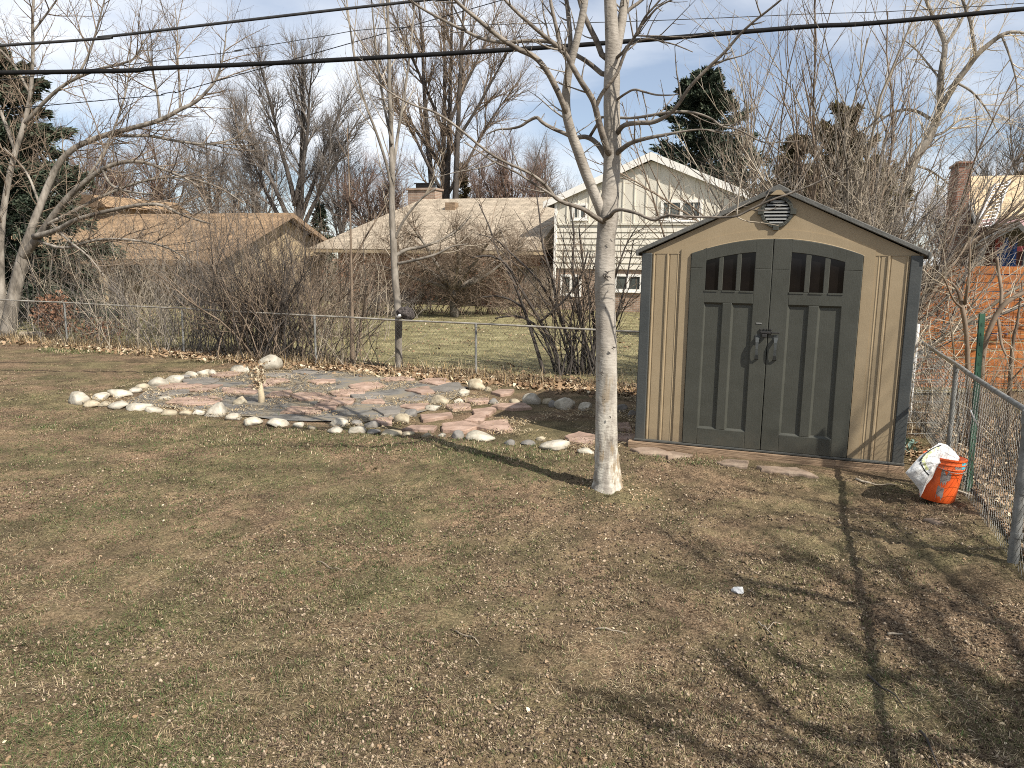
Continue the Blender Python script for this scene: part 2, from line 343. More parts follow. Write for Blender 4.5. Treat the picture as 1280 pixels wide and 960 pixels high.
def segdist(x, y, a, b):
    ax, ay = a; bx, by = b; dx_, dy_ = bx - ax, by - ay; L2 = dx_ * dx_ + dy_ * dy_
    t = np.clip(((x - ax) * dx_ + (y - ay) * dy_) / L2, 0, 1)
    return np.hypot(x - ax - t * dx_, y - ay - t * dy_)

# ------------------------------------------------------------------ layout anchors
YAW = R(-20.63)
UX = Vector((math.cos(YAW), math.sin(YAW), 0)); NY = Vector((-math.sin(YAW), math.cos(YAW), 0))
SHED = Vector((1.36, 8.23, 0)); SW = 2.64; SD = 2.1
FB = [(-13.2, 18.35), (-9.9, 17.0), (-6.75, 15.68), (-3.67, 14.25), (-.62, 12.98), (2.4, 11.7), (5.42, 10.42)]   # back fence posts
FR = [(2.3, 1.9), (3.36, 4.88), (4.27, 7.32), (5.42, 10.42)]                                                     # side fence posts
patio_px = [(78, 502), (125, 490), (195, 474), (265, 460), (335, 455), (400, 462), (480, 468), (590, 480), (690, 490), (800, 500), (800, 562), (740, 566), (690, 560), (600, 550), (540, 545), (450, 538), (330, 531), (245, 518), (170, 511), (110, 506)]
PATIO = [gp(*p)[:2] for p in patio_px]
SHEDP = [tuple((SHED + UX * a + NY * b)[:2]) for a, b in ((-.3, -.3), (SW + .1, -.3), (SW + .1, SD + .3), (-.3, SD + .3))]

def ground_z(x, y):
    x = np.asarray(x, float); y = np.asarray(y, float)
    ins = inpoly(x, y, PATIO) | inpoly(x, y, SHEDP)
    amp = np.where(ins, .15, 1.0) * sstep(22, 14, np.hypot(x, y - 6) + 0 * x)
    z = (fbm(x * .6, y * .6, 3) - .5) * .05 + (fbm(x * 5, y * 5, 3) - .5) * .034 + (fbm(x * 17, y * 17, 2) - .5) * .042
    z = z * amp
    dfr = np.minimum(segdist(x, y, FR[1], FR[2]), segdist(x, y, FR[2], FR[3]))
    z = z + .05 * np.exp(-(dfr / .35) ** 2)
    return z - .012
def gz(x, y): return float(ground_z(np.array([x]), np.array([y]))[0])

# ------------------------------------------------------------------ ground
def axis(lo, hi, step, far):
    core = np.arange(lo, hi + 1e-6, step); ext = []
    d = step; p = hi
    while p < far: d *= 1.35; p += d; ext.append(p)
    d = step; p = lo; pre = []
    while p > -far: d *= 1.35; p -= d; pre.append(p)
    return np.concatenate([np.array(pre[::-1]), core, np.array(ext)])
gx = axis(-7.0, 5.2, .022, 700); gy = axis(1.7, 11.0, .022, 900)
X, Yg = np.meshgrid(gx, gy, indexing='ij'); Z = ground_z(X, Yg)
V = np.stack([X.ravel(), Yg.ravel(), Z.ravel()], 1)
nx, ny = len(gx), len(gy); I = np.arange(nx * ny).reshape(nx, ny)
Fq = np.stack([I[:-1, :-1].ravel(), I[1:, :-1].ravel(), I[1:, 1:].ravel(), I[:-1, 1:].ravel()], 1)

def ground_material():
    m = bpy.data.materials.new('dormant_lawn_and_dirt'); m.use_nodes = True; t = m.node_tree; b = t.nodes['Principled BSDF']
    b.inputs['Roughness'].default_value = .95; b.inputs['Specular IOR Level'].default_value = .1
    tc = t.nodes.new('ShaderNodeTexCoord')
    def nz(sc, det=8, ro=.6, dist=0):
        n = t.nodes.new('ShaderNodeTexNoise'); n.inputs['Scale'].default_value = sc; n.inputs['Detail'].default_value = det; n.inputs['Roughness'].default_value = ro; n.inputs['Distortion'].default_value = dist
        t.links.new(tc.outputs['Object'], n.inputs['Vector']); return n.outputs[0]
    def ramp(src, stops):
        r = t.nodes.new('ShaderNodeValToRGB'); e = r.color_ramp.elements
        e[0].position, e[0].color = stops[0][0], (*stops[0][1], 1); e[1].position, e[1].color = stops[-1][0], (*stops[-1][1], 1)
        for p, c in stops[1:-1]: k = e.new(p); k.color = (*c, 1)
        t.links.new(src, r.inputs[0]); return r.outputs[0]
    def mixc(f, a, c, mode='MIX'):
        x = t.nodes.new('ShaderNodeMix'); x.data_type = 'RGBA'; x.blend_type = mode
        if isinstance(f, float): x.inputs[0].default_value = f
        else: t.links.new(f, x.inputs[0])
        t.links.new(a, x.inputs[6]); t.links.new(c, x.inputs[7]); return x.outputs[2]
    soil = ramp(nz(64, 12, .8), [(.39, (.018, .013, .009)), (.45, (.092, .064, .041)), (.53, (.195, .140, .092)), (.64, (.36, .27, .187))])  # steep dark end also puts specks of shade between clods into the colour
    turf = ramp(nz(70, 12, .82), [(.39, (.015, .013, .008)), (.45, (.072, .062, .034)), (.53, (.15, .128, .072)), (.64, (.32, .268, .165))])
    g = mixc(ramp(nz(.9, 5, .65, .4), [(.42, (0, 0, 0)), (.6, (1, 1, 1))]), soil, turf)
    pat = ramp(nz(2.3, 5, .6), [(.34, (.60, .60, .58)), (.66, (1.36, 1.31, 1.24))])
    g = mixc(1.0, g, pat, 'MULTIPLY')
    t.links.new(g, b.inputs['Base Color'])
    bp = t.nodes.new('ShaderNodeBump'); bp.inputs['Strength'].default_value = .9; bp.inputs['Distance'].default_value = .02
    t.links.new(nz(60, 8, .7), bp.inputs['Height']); t.links.new(bp.outputs[0], b.inputs['Normal'])
    return m
MT['ground'] = ground_material()
tag(npmesh('ground', V, Fq, ['ground'], smooth=True), kind='structure')
# neighbouring lawn, a sheet just above the ground beyond the back fence
MT['lawn2'] = mat('neighbour_turf', [(.09, .068, .038), (.14, .12, .056), (.22, .195, .095), (.31, .265, .15)], .95, 1.6, detail=12, bump=.8, bscale=40, lo=.28, hi=.72)
nl = MB()
NLP = [Vector((p[0], p[1], 0)) + NY * .5 for p in FB] + [Vector((6.3, 11.9, 0)), Vector((14, 13.4, 0))]
nl.poly([(-60, 44, .0), (NLP[0].x - 40, NLP[0].y + 16, 0.0)] + [(p.x, p.y, .0) for p in NLP] + [(60, 20, 0), (60, 44, 0)])
o = nl.build('neighbour_lawn', ['lawn2']); o.location.z = .014; tag(o, kind='structure')

# ------------------------------------------------------------------ blades, straw, leaves
def blades(name, x, y, z, ln, wd, lean, az, mi, mats, kind='stuff', label=None, cat=None):
    n = len(x)
    cx, sx = np.cos(az), np.sin(az)
    hx, hz = np.sin(lean) * ln, np.cos(lean) * ln
    px_, py_ = -sx * wd * .5, cx * wd * .5
    base = np.stack([x, y, z], 1)
    side = np.stack([px_, py_, np.zeros(n)], 1)
    mid = base + np.stack([cx * hx * .5, sx * hx * .5, hz * .62], 1)
    tip = base + np.stack([cx * hx, sx * hx, hz * .9], 1)
    V = np.empty((n, 5, 3)); V[:, 0] = base - side; V[:, 1] = base + side; V[:, 2] = mid - side * .8; V[:, 3] = mid + side * .8; V[:, 4] = tip
    b = np.arange(n)[:, None] * 5
    Fc = np.concatenate([b + np.array([[0, 1, 3]]), b + np.array([[0, 3, 2]]), b + np.array([[2, 3, 4]])], 0)
    o = npmesh(name, V.reshape(-1, 3), Fc, mats, np.concatenate([mi, mi, mi]))
    return tag(o, label, cat, kind=kind)

# lawn blades: sparse matted dormant grass, denser near the camera where single blades show
N = 2000000
yy = (1.5 ** -.45 + rng.random(N) * (17.5 ** -.45 - 1.5 ** -.45)) ** (-1 / .45)
xx = (rng.random(N) * 2 - 1) * (.86 * yy + 1.0)
ok = ~inpoly(xx, yy, PATIO) & ~inpoly(xx, yy, SHEDP)
back = np.interp(xx, [p[0] for p in FB], [p[1] for p in FB]); ok &= yy < back - .05
side_x = np.interp(yy, [p[1] for p in FR], [p[0] for p in FR]); ok &= xx < side_x - .05
cl = fbm(xx * 3.2 + 5, yy * 3.2, 3); big = fbm(xx * .8 + 31, yy * .8 + 3, 3)
grass_zone = sstep(.9, -.7, xx - .25 * (yy - 5)) # lawn is thicker to the left, bare dirt to the right
thr = .60 - .16 * grass_zone - .25 * (big - .5)
ok &= (cl > thr - .20 + rng.random(N) * .34)
xx, yy, cl, big, grass_zone = xx[ok], yy[ok], cl[ok], big[ok], grass_zone[ok]; n = len(xx)
gr = fbm(xx * 1.5 + 71, yy * 1.5 + 13, 3)
pg = np.clip((gr - .5) * 2.2, 0, .38) * (.25 + .75 * grass_zone) + .62 * np.exp(-((yy - 7.9) / 1.5) ** 2) * (xx < 1.5) + .04
u = rng.random(n)
mi = np.where(u < pg, np.where(rng.random(n) < .65, 3, 4), np.where(rng.random(n) < .36, 0, np.where(rng.random(n) < .13, 1, 2)))
ln = (.008 + .040 * rng.random(n) ** 2.4) * (1 + .9 * (rng.random(n) < .03)); wd = .0012 + .0026 * rng.random(n) ** 2 + .0010 * yy / 4
lean = R(60) + R(30) * rng.random(n) ** .5; lean[mi >= 3] *= .75
print('lawn blades', n)
blades('lawn_grass', xx, yy, ground_z(xx, yy) - .002, ln, wd, lean, rng.random(n) * 2 * PI, mi, ['b_straw', 'b_pale', 'b_brown', 'b_olive', 'b_green'])
# clumps: small upright tufts of dead and olive blades that shade the soil between them
NC = 34000; cy = (1.6 ** -.5 + rng.random(NC) * (14 ** -.5 - 1.6 ** -.5)) ** (-2); cx = (rng.random(NC) * 2 - 1) * (.84 * cy + .9)
k = ~inpoly(cx, cy, PATIO) & ~inpoly(cx, cy, SHEDP) & (cx < np.interp(cy, [p[1] for p in FR], [p[0] for p in FR]) - .1) & (cy < np.interp(cx, [p[0] for p in FB], [p[1] for p in FB]) - .1)
gz_ = sstep(1.1, -.9, cx - .25 * (cy - 5)); k &= .5 * fbm(cx * 1.6 + 9, cy * 1.6 + 4, 3) + .5 * fbm(cx * 6 + 3, cy * 6 + 7, 2) + .07 * gz_ > .51 + .08 * rng.random(NC)
cx, cy, gz_ = cx[k], cy[k], gz_[k]; per = 20; n = len(cx) * per
rad_ = np.repeat(.012 + .035 * rng.random(len(cx)), per); a_ = rng.random(n) * 2 * PI; r_ = np.sqrt(rng.random(n)) * rad_
x = np.repeat(cx, per) + np.cos(a_) * r_; y = np.repeat(cy, per) + np.sin(a_) * r_
tone = np.repeat(rng.random(len(cx)) < .25 + .35 * gz_, per); u = rng.random(n)
mi = np.where(tone, np.where(u < .45, 3, np.where(u < .62, 4, np.where(u < .8, 0, 2))), np.where(u < .62, 2, np.where(u < .90, 0, np.where(u < .92, 1, 3))))
tl = np.repeat(.014 + .026 * rng.random(len(cx)) ** 1.6, per)
blades('grass_tufts', x, y, ground_z(x, y) - .002, tl * (.5 + .7 * rng.random(n)), .0014 + .0016 * rng.random(n) + .0006 * y / 4, R(12) + R(62) * rng.random(n), a_ + rng.normal(0, .6, n), mi, ['b_straw', 'b_pale', 'b_brown', 'b_olive', 'b_green'])
# soil crumbs and clods lying loose between the blades
N = 300000; y = (1.6 ** -.55 + rng.random(N) * (13 ** -.55 - 1.6 ** -.55)) ** (-1 / .55); x = (rng.random(N) * 2 - 1) * (.82 * y + .8)
k = ~inpoly(x, y, SHEDP) & ~inpoly(x, y, PATIO) & (x < np.interp(y, [p[1] for p in FR], [p[0] for p in FR]) - .03) & (y < np.interp(x, [p[0] for p in FB], [p[1] for p in FB]) - .2)
bare = sstep(-2.2, 2.0, x - .25 * (y - 5)); k &= fbm(x * 1.7 + 41, y * 1.7 + 22, 3) + .18 * (bare - .5) > .44 + .2 * rng.random(N)
x, y = x[k], y[k]; n = len(x); s_ = (.0020 + .0068 * rng.random(n) ** 3.4) * (1 + .07 * y)
O = np.array([[1, 0, 0], [0, 1, 0], [-1, 0, 0], [0, -1, 0], [0, 0, .8], [0, 0, -.8]], float)
P = O[None] * (1 + .35 * rng.normal(0, 1, (n, 6, 1))) * s_[:, None, None]; aa = rng.random(n) * 6.28; ca, sa = np.cos(aa)[:, None], np.sin(aa)[:, None]
P = np.stack([P[:, :, 0] * ca - P[:, :, 1] * sa, P[:, :, 0] * sa + P[:, :, 1] * ca, P[:, :, 2]], 2) + np.stack([x, y, ground_z(x, y) + s_ * .35], 1)[:, None]
T8 = np.array([[0, 1, 4], [1, 2, 4], [2, 3, 4], [3, 0, 4], [1, 0, 5], [2, 1, 5], [3, 2, 5], [0, 3, 5]]); Fc = (np.arange(n)[:, None, None] * 6 + T8[None]).reshape(-1, 3)
print('crumbs', n); tag(npmesh('soil_crumbs', P.reshape(-1, 3), Fc, ['crumb_d', 'crumb_m', 'crumb_l'], np.repeat(rng.choice(3, n, p=[.44, .40, .16]), 8)), kind='stuff')
# neighbour's dormant grass
N = 170000; xx = rng.random(N) * 26 - 15; yy = 10.5 + 22 * rng.random(N) ** 1.6
back = np.interp(xx, [p[0] for p in FB], [p[1] for p in FB], right=99); ok = yy > back + .3; xx, yy = xx[ok], yy[ok]; n = len(xx)
mi = np.where(fbm(xx * .7, yy * .7, 3) > .45 + .1 * rng.random(n), rng.choice(5, n, p=[.38, .08, .3, .1, .14]), rng.choice(5, n, p=[.2, .03, .4, .05, .32]))
blades('neighbour_grass', xx, yy, np.zeros(n), .03 + .09 * rng.random(n) ** 2, .004 + .008 * rng.random(n), R(25) + R(55) * rng.random(n), rng.random(n) * 2 * PI, mi, ['b_straw', 'b_pale', 'b_olive', 'b_gold', 'b_brown'])

N = 9000; xx = rng.random(N) * 24 - 14; yy = 11 + 19 * rng.random(N); back = np.interp(xx, [p[0] for p in FB], [p[1] for p in FB], right=99)
k = (yy > back + .4) & (fbm(xx * .45 + 50, yy * .45, 3) > .5 + .1 * rng.random(N)); LAWNLEAF = (xx[k], yy[k])
def along(P, n, spread, rngx=(0, 1)):
    P = [np.array(p) for p in P]; L = np.array([np.linalg.norm(P[i + 1] - P[i]) for i in range(len(P) - 1)]); cum = np.concatenate([[0], np.cumsum(L)])
    t = (rngx[0] + rng.random(n) * (rngx[1] - rngx[0])) * cum[-1]
    x = np.interp(t, cum, [p[0] for p in P]); y = np.interp(t, cum, [p[1] for p in P])
    d = rng.normal(0, 1, n) * spread
    return x + d * NY.x, y + d * NY.y
# tall dry grass in the strip along the back fence
x, y = along(FB, 17000, .34); dens = fbm(x * 1.2, y * 1.2, 3); k = dens > .36 + .2 * rng.random(len(x)); x, y = x[k], y[k]; n = len(x)
blades('dry_fence_grass', x, y, np.zeros(n) - .01, .08 + .26 * rng.random(n) ** 2, .004 + .006 * rng.random(n), R(8) + R(55) * rng.random(n), rng.random(n) * 2 * PI, rng.choice(4, n, p=[.36, .1, .38, .16]), ['b_straw', 'b_pale', 'b_brown', 'b_gold'])
# fresh green tufts under the left end of the fence
gxs = []; gys = []
for (px, py, wpx, cnt) in [(95, 439, 38, 1500), (148, 441, 14, 500), (60, 437, 16, 300), (270, 452, 16, 300), (30, 520, 22, 150), (60, 534, 14, 120), (845, 572, 40, 400), (880, 580, 22, 200), (640, 566, 90, 1500), (480, 556, 120, 1800), (300, 545, 110, 1600), (190, 530, 60, 700)]:
    c = gp(px, py); s_ = wpx * c.y / F
    gxs.append(rng.normal(c.x, s_ * .6, cnt)); gys.append(rng.normal(c.y, s_ * .35, cnt))
x = np.concatenate(gxs); y = np.concatenate(gys); n = len(x)
blades('green_tufts', x, y, ground_z(x, y), .02 + np.where(y > 9.5, .07, .03) * rng.random(n), .003 + .004 * rng.random(n), R(15) + R(60) * rng.random(n), rng.random(n) * 2 * PI, rng.choice(4, n, p=[.45, .2, .25, .1]), ['b_green', 'b_olive', 'b_straw', 'b_pale'])

def leaves(name, x, y, z, size, mi, mats, label=None):
    n = len(x); az = rng.random(n) * 2 * PI; ti = rng.normal(0, .45, n); ro = rng.normal(0, .5, n)
    ca, sa = np.cos(az), np.sin(az)
    a = np.stack([ca * np.cos(ti), sa * np.cos(ti), np.sin(ti)], 1) * size[:, None]
    b_ = np.stack([-sa * np.cos(ro), ca * np.cos(ro), np.sin(ro)], 1) * (size * (.45 + .3 * rng.random(n)))[:, None]
    up = np.stack([np.zeros(n), np.zeros(n), size * (.15 + .5 * rng.random(n))], 1)
    c = np.stack([x, y, z], 1)
    V = np.empty((n, 6, 3)); V[:, 0] = c - a; V[:, 1] = c - a * .2 - b_ + up * .6; V[:, 2] = c + a * .45 - b_ * .8 + up * .5; V[:, 3] = c + a; V[:, 4] = c + a * .35 + b_ + up * .8; V[:, 5] = c - a * .3 + b_ * .9 + up * .4
    i = np.arange(n)[:, None] * 6
    Fc = np.concatenate([i + np.array([[0, 1, 5]]), i + np.array([[1, 2, 4]]), i + np.array([[1, 4, 5]]), i + np.array([[2, 3, 4]])], 0)
    o = npmesh(name, V.reshape(-1, 3), Fc, mats, np.concatenate([mi] * 4)); return tag(o, label, kind='stuff')
LX = [LAWNLEAF[0]]; LY = [LAWNLEAF[1]]; LS = [.025 + .03 * rng.random(len(LAWNLEAF[0]))]
x, y = along(FB, 9000, .30, (.2, 1)); LX.append(x); LY.append(y); LS.append(.025 + .035 * rng.random(len(x)))
x, y = along(FB, 700, .35, (0, .3)); LX.append(x); LY.append(y); LS.append(.025 + .035 * rng.random(len(x)))
x, y = along(FR[1:], 5200, .26); x = x + .12; LX.append(x); LY.append(y); LS.append(.012 + .022 * rng.random(len(x))); x, y = along(FR[1:], 9000, .4); k = rng.random(len(x)) * 2.2; x = x + .2 + k * .94; y = y - .35 * k; LX.append(x); LY.append(y); LS.append(.012 + .022 * rng.random(len(x)))
c = gp(1150, 588); x = rng.normal(c.x + .18, .2, 800); y = rng.normal(c.y + .5, .5, 800); LX.append(x); LY.append(y); LS.append(.012 + .02 * rng.random(800))
c = gp(760, 618); a = rng.random(420) * 2 * PI; rr = .2 + np.abs(rng.normal(0, .22, 420)); LX.append(c.x + np.cos(a) * rr); LY.append(c.y + np.sin(a) * rr); LS.append(.005 + .009 * rng.random(420))
m_ = 3600; y = (1.8 ** -.6 + rng.random(m_) * (13 ** -.6 - 1.8 ** -.6)) ** (-1 / .6); x = (rng.random(m_) * 2 - 1) * (.8 * y + .6)
k = x < np.interp(y, [p[1] for p in FR], [p[0] for p in FR]) - .1; LX.append(x[k]); LY.append(y[k]); LS.append((.0035 + .012 * rng.random(m_) ** 3)[k])
x = np.concatenate(LX); y = np.concatenate(LY); s_ = np.concatenate(LS); k = ~inpoly(x, y, SHEDP); x, y, s_ = x[k], y[k], s_[k]; n = len(x)
leaves('fallen_leaves', x, y, ground_z(x, y) + .004 + .03 * rng.random(n) * (s_ > .02), s_, (rng.random(n) < .13).astype(int), ['leafdry', 'leafpale'])
# crumbs and straw bits strewn on the patio
N = 70000; bx = np.array(PATIO); x = bx[:, 0].min() + rng.random(N) * np.ptp(bx[:, 0]); y = bx[:, 1].min() + rng.random(N) * np.ptp(bx[:, 1])
k = inpoly(x, y, PATIO) & (fbm(x * 1.6 + 3, y * 1.6 + 8, 3) > .44 + .16 * rng.random(N)); x, y = x[k], y[k]; n = len(x)
blades('straw_litter', x, y, .016 + .012 * rng.random(n), .03 + .06 * rng.random(n), .005 + .006 * rng.random(n), R(68) + R(20) * rng.random(n), rng.random(n) * 2 * PI, rng.choice(4, n, p=[.4, .15, .3, .15]), ['b_strawf', 'b_pale', 'b_brown', 'b_gold'])
# ------------------------------------------------------------------ storage shed
shed = thing('storage_shed', 'tan resin garden shed with dark grey arched double doors and gable vent', 'shed', SHED, YAW)
Z0 = .08; ZE = 2.085; CXS = SW / 2
def arch(xa, xb, ze, zc, n=16):
    """points of a flat arch from (xa,ze) over (mid,zc) to (xb,ze)"""
    h = (xb - xa) / 2; s = zc - ze; r = (h * h + s * s) / (2 * s); cx = (xa + xb) / 2; cz = zc - r
    a0 = math.asin(h / r)
    return [(cx + r * math.sin(-a0 + 2 * a0 * i / n), cz + r * math.cos(-a0 + 2 * a0 * i / n)) for i in range(n + 1)]
# side wall panels either side of the doors: a pressed profile extruded upward
def panel(x0, x1, ridges, name):
    prof = []                                   # (x, y) front profile, y negative = proud
    prof.append((x0, 0.0))
    for xr, wv, hv in ridges:
        prof += [(xr - wv / 2 - .008, 0.0), (xr - wv / 2, -hv), (xr + wv / 2, -hv), (xr + wv / 2 + .006, 0.004), (xr + wv / 2 + .016, 0.004), (xr + wv / 2 + .02, 0)]
    prof.append((x1, 0.0))
    m = MB()
    for i in range(len(prof) - 1):
        a, b = prof[i], prof[i + 1]
        m.poly([(a[0], a[1], Z0), (b[0], b[1], Z0), (b[0], b[1], ZE), (a[0], a[1], ZE)])
    m.box(x0, x1, .012, .05, Z0, ZE)
    return m.build(name, 'tan', shed)
panel(.1, .405, [(.122, .010, .010), (.266, .014, .012), (.372, .004, .003)], 'front_panel')
panel(2.235, 2.54, [(2.268, .004, .003), (2.352, .014, .012), (2.516, .010, .010)], 'front_panel')
# door surround: two jambs and the arch band
m = MB()
m.box(.405, .505, -.012, .05, Z0, ZE); m.box(2.135, 2.235, -.012, .05, Z0, ZE)
ia = arch(.505, 2.135, ZE, 2.245); oa = arch(.405, 2.235, ZE + .045, 2.325)
for i in range(16):
    q = [ia[i], ia[i + 1], oa[i + 1], oa[i]]
    m.prism(q, 'y', -.012, .05)
m.prism([(.405, ZE), (.505, ZE), (.405, ZE + .045)], 'y', -.012, .05); m.prism([(2.235, ZE), (2.235, ZE + .045), (2.135, ZE)], 'y', -.012, .05)
m.build('door_surround', 'tan', shed)
# pale inner edge of the arch
m = MB(); 
m.tube([Vector((x, -.014, z - .004)) for x, z in ia], .006, 6)
m.build('arch_bead', 'tan', shed, smooth=True)
# gable panel above the arch
m = MB()
g = [(.03, ZE + .003)] + [(.402, ZE + .003)] + [(x, z + .001) for x, z in oa] + [(2.238, ZE + .003), (SW - .03, ZE + .003), (CXS, 2.695)]
b = len(m.v); 
apex = (CXS, 2.695); pts = [(.03, ZE + .003), (.402, ZE + .003)] + [(x, z) for x, z in oa] + [(2.238, ZE + .003), (SW - .03, ZE + .003)]
for i in range(len(pts) - 1):
    a, c = pts[i], pts[i + 1]
    if abs(a[0] - c[0]) < 1e-5: continue
    ta = a[0]; tc = c[0]
    top = lambda x: 2.695 - abs(x - CXS) * (2.695 - (ZE + .012)) / (CXS - .03)
    q = [(ta, a[1]), (tc, c[1]), (tc, top(tc))] + ([(CXS, 2.695)] if ta < CXS - 1e-6 < tc - 1e-5 else []) + [(ta, top(ta))]
    m.prism(q, 'y', 0.0, .05)
m.build('gable_panel', 'tan', shed)
# groove line across the gable foot
for xa, xb in ((.10, .404), (2.236, 2.54)): m = MB(); m.box(xa, xb, -.004, .0, ZE - .005, ZE + .002); m.build('panel_seam', 'tan', shed)
# side and back walls
m = MB()
for xx0 in (0.02, SW - .07):
    m.box(xx0, xx0 + .05, .1, SD - .1, Z0, ZE)
    for k in range(6):
        m.box(xx0 - .012 if xx0 < 1 else xx0 + .05, xx0 if xx0 < 1 else xx0 + .062, .22 + k * .33, .25 + k * .33, Z0, ZE)
m.box(.1, SW - .1, SD - .05, SD, Z0, ZE); m.prism([(.03, ZE), (SW - .03, ZE), (CXS, 2.695)], 'y', SD - .05, SD)
m.build('side_wall', 'tan', shed)
for x0 in (0, SW - .1):
    for y0, yn in ((-.022, .1), (SD - .1, SD + .02)):
        m = MB(); m.box(x0 - .003, x0 + .103, y0, yn, Z0 - .01, ZE + .002); m.build('corner_trim', 'trimg', shed, bevel=.008)
# floor sill
m = MB(); m.box(-.01, SW + .01, -.045, .08, Z0 - .012, Z0 + .012); m.build('floor_sill', 'trimg', shed, bevel=.006)
# black backing board, painting the shade seen in the gaps around the doors
m = MB(); m.box(.5, 2.14, .02, .045, Z0, 2.08); m.prism(arch(.506, 2.134, 2.08, 2.24), 'y', .02, .045); m.build('gap_shade_backing', 'black', shed)
# doors -----------------------------------------------------------
def arch_z(x):
    h = (2.128 - .512) / 2; s = .148; r = (h * h + s * s) / (2 * s); return 2.236 - r + math.sqrt(max(r * r - (x - CXS) ** 2, 0))
def door(x0, x1, wx0, wx1, muls, px0, px1, pm0, pm1, label):
    YF, YB = -.034, .0
    m = MB()
    def strip(a, b, z0, zt):                     # box whose top follows the arch (zt None) else flat
        n = 8 if zt is None else 1
        for i in range(n):
            xa, xb = a + (b - a) * i / n, a + (b - a) * (i + 1) / n
            m.prism([(xa, z0), (xb, z0), (xb, arch_z(xb) if zt is None else zt), (xa, arch_z(xa) if zt is None else zt)], 'y', YF, YB)
    wz0 = 1.715
    wtop = lambda x: arch_z(x) - .125
    # stiles, rails
    m.box(x0, wx0, YF, YB, Z0 + .015, 1.94); m.box(wx1, x1, YF, YB, Z0 + .015, 1.94)
    def arched(a, b, z0f, n=10):
        for i in range(n):
            xa, xb = a + (b - a) * i / n, a + (b - a) * (i + 1) / n
            m.prism([(xa, z0f(xa)), (xb, z0f(xb)), (xb, arch_z(xb)), (xa, arch_z(xa))], 'y', YF, YB)
    arched(x0, wx0, lambda x: 1.94, 4); arched(wx1, x1, lambda x: 1.94, 4); arched(wx0, wx1, wtop, 10)
    m.box(wx0, wx1, YF, YB, 1.59, wz0)                       # lock rail
    m.box(wx0, wx1, YF, YB, Z0 + .015, .27)                  # bottom rail
    m.box(pm0, pm1, YF, YB, .27, 1.59)                       # centre muntin
    for a, b in muls:
        n = 3
        for i in range(n):
            xa, xb = a + (b - a) * i / n, a + (b - a) * (i + 1) / n
            m.prism([(xa, wz0), (xb, wz0), (xb, wtop(xb)), (xa, wtop(xa))], 'y', YF + .004, YB)
    bm = bmesh.new(); me = bpy.data.meshes.new('door'); me.from_pydata(m.v, [], m.f); bm.from_mesh(me)
    bmesh.ops.remove_doubles(bm, verts=bm.verts, dist=1e-4)
    # drop inner faces shared by butted pieces
    seen = {}
    for f in bm.faces: seen.setdefault(tuple(sorted(v.index for v in f.verts)), []).append(f)
    bm.verts.index_update()
    seen = {}
    for f in bm.faces: seen.setdefault(tuple(sorted(v.index for v in f.verts)), []).append(f)
    bmesh.ops.delete(bm, geom=[f for q in seen.values() if len(q) > 1 for f in q], context='FACES_ONLY')
    bmesh.ops.recalc_face_normals(bm, faces=bm.faces)
    bm.to_mesh(me); bm.free(); me.materials.append(MT['doorg'])
    d = bpy.data.objects.new('door', me); COL.objects.link(d); d.parent = shed; d['label'] = label
    bv = d.modifiers.new('bevel', 'BEVEL'); bv.width = .005; bv.segments = 2; bv.limit_method = 'ANGLE'; bv.angle_limit = R(50)
    # recessed panels with a sloped lip
    m = MB()
    for a, b in ((px0, pm0), (pm1, px1)):
        z0, z1 = .27, 1.59; i_ = .018
        A = [(a, z0), (b, z0), (b, z1), (a, z1)]; B = [(a + i_, z0 + i_), (b - i_, z0 + i_), (b - i_, z1 - i_), (a + i_, z1 - i_)]
        for k in range(4):
            k2 = (k + 1) % 4
            m.poly([(A[k][0], YF + .006, A[k][1]), (A[k2][0], YF + .006, A[k2][1]), (B[k2][0], YF + .022, B[k2][1]), (B[k][0], YF + .022, B[k][1])])
        m.poly([(p[0], YF + .022, p[1]) for p in B])
    m.build('door_panel', 'doorg', d)
    xs = [wx0] + [v for ab in muls for v in ab] + [wx1]
    for k in range(0, len(xs), 2):
        a, b = xs[k], xs[k + 1]; m = MB()
        m.poly([(a, -.010, wz0), (b, -.010, wz0), (b, -.010, wtop(b)), (a, -.010, wtop(a))])
        m.build('window_pane', 'pane', d)
        m = MB(); m.box(a, b, -.034 - .006, -.034 + .004, wz0 - .012, wz0 + .004); m.build('window_sill', 'doorg', d)
    return d
dl = door(.512, 1.302, .66, 1.145, [(.79, .835), (.965, 1.01)], .66, 1.145, .848, .94, 'left door with a small pale plate beside the latch')
dr = door(1.310, 2.128, 1.48, 1.975, [(1.615, 1.665), (1.79, 1.84)], 1.48, 1.975, 1.672, 1.765, 'right door, its lower edge in shadow')
def handle(x, zt, zb, par):
    m = MB()
    # strap handle: stands off the door between two pads
    pts = [(-.034, zt), (-.062, zt - .012), (-.078, zt - .05), (-.08, zt - .12), (-.074, zt - .18), (-.058, zt - .225), (-.034, zb)]
    n = len(pts); W_ = [.020, .019, .015, .012, .015, .019, .020]
    for i in range(n - 1):
        (y0, z0), (y1, z1) = pts[i], pts[i + 1]; w0, w1 = W_[i], W_[i + 1]; t = .009
        m.poly([(x - w0, y0, z0), (x - w1, y1, z1), (x + w1, y1, z1), (x + w0, y0, z0)])
        m.poly([(x - w0, y0 + t, z0), (x + w0, y0 + t, z0), (x + w1, y1 + t, z1), (x - w1, y1 + t, z1)])
        for s in (-1, 1): m.poly([(x + s * w0, y0, z0), (x + s * w0, y0 + t, z0), (x + s * w1, y1 + t, z1), (x + s * w1, y1, z1)])
    m.box(x - .022, x + .022, -.042, -.033, zt - .03, zt + .022)
    m.build('handle', 'trimg', par, smooth=False)
handle(1.212, 1.262, 1.03, dl); handle(1.388, 1.262, 1.03, dr)
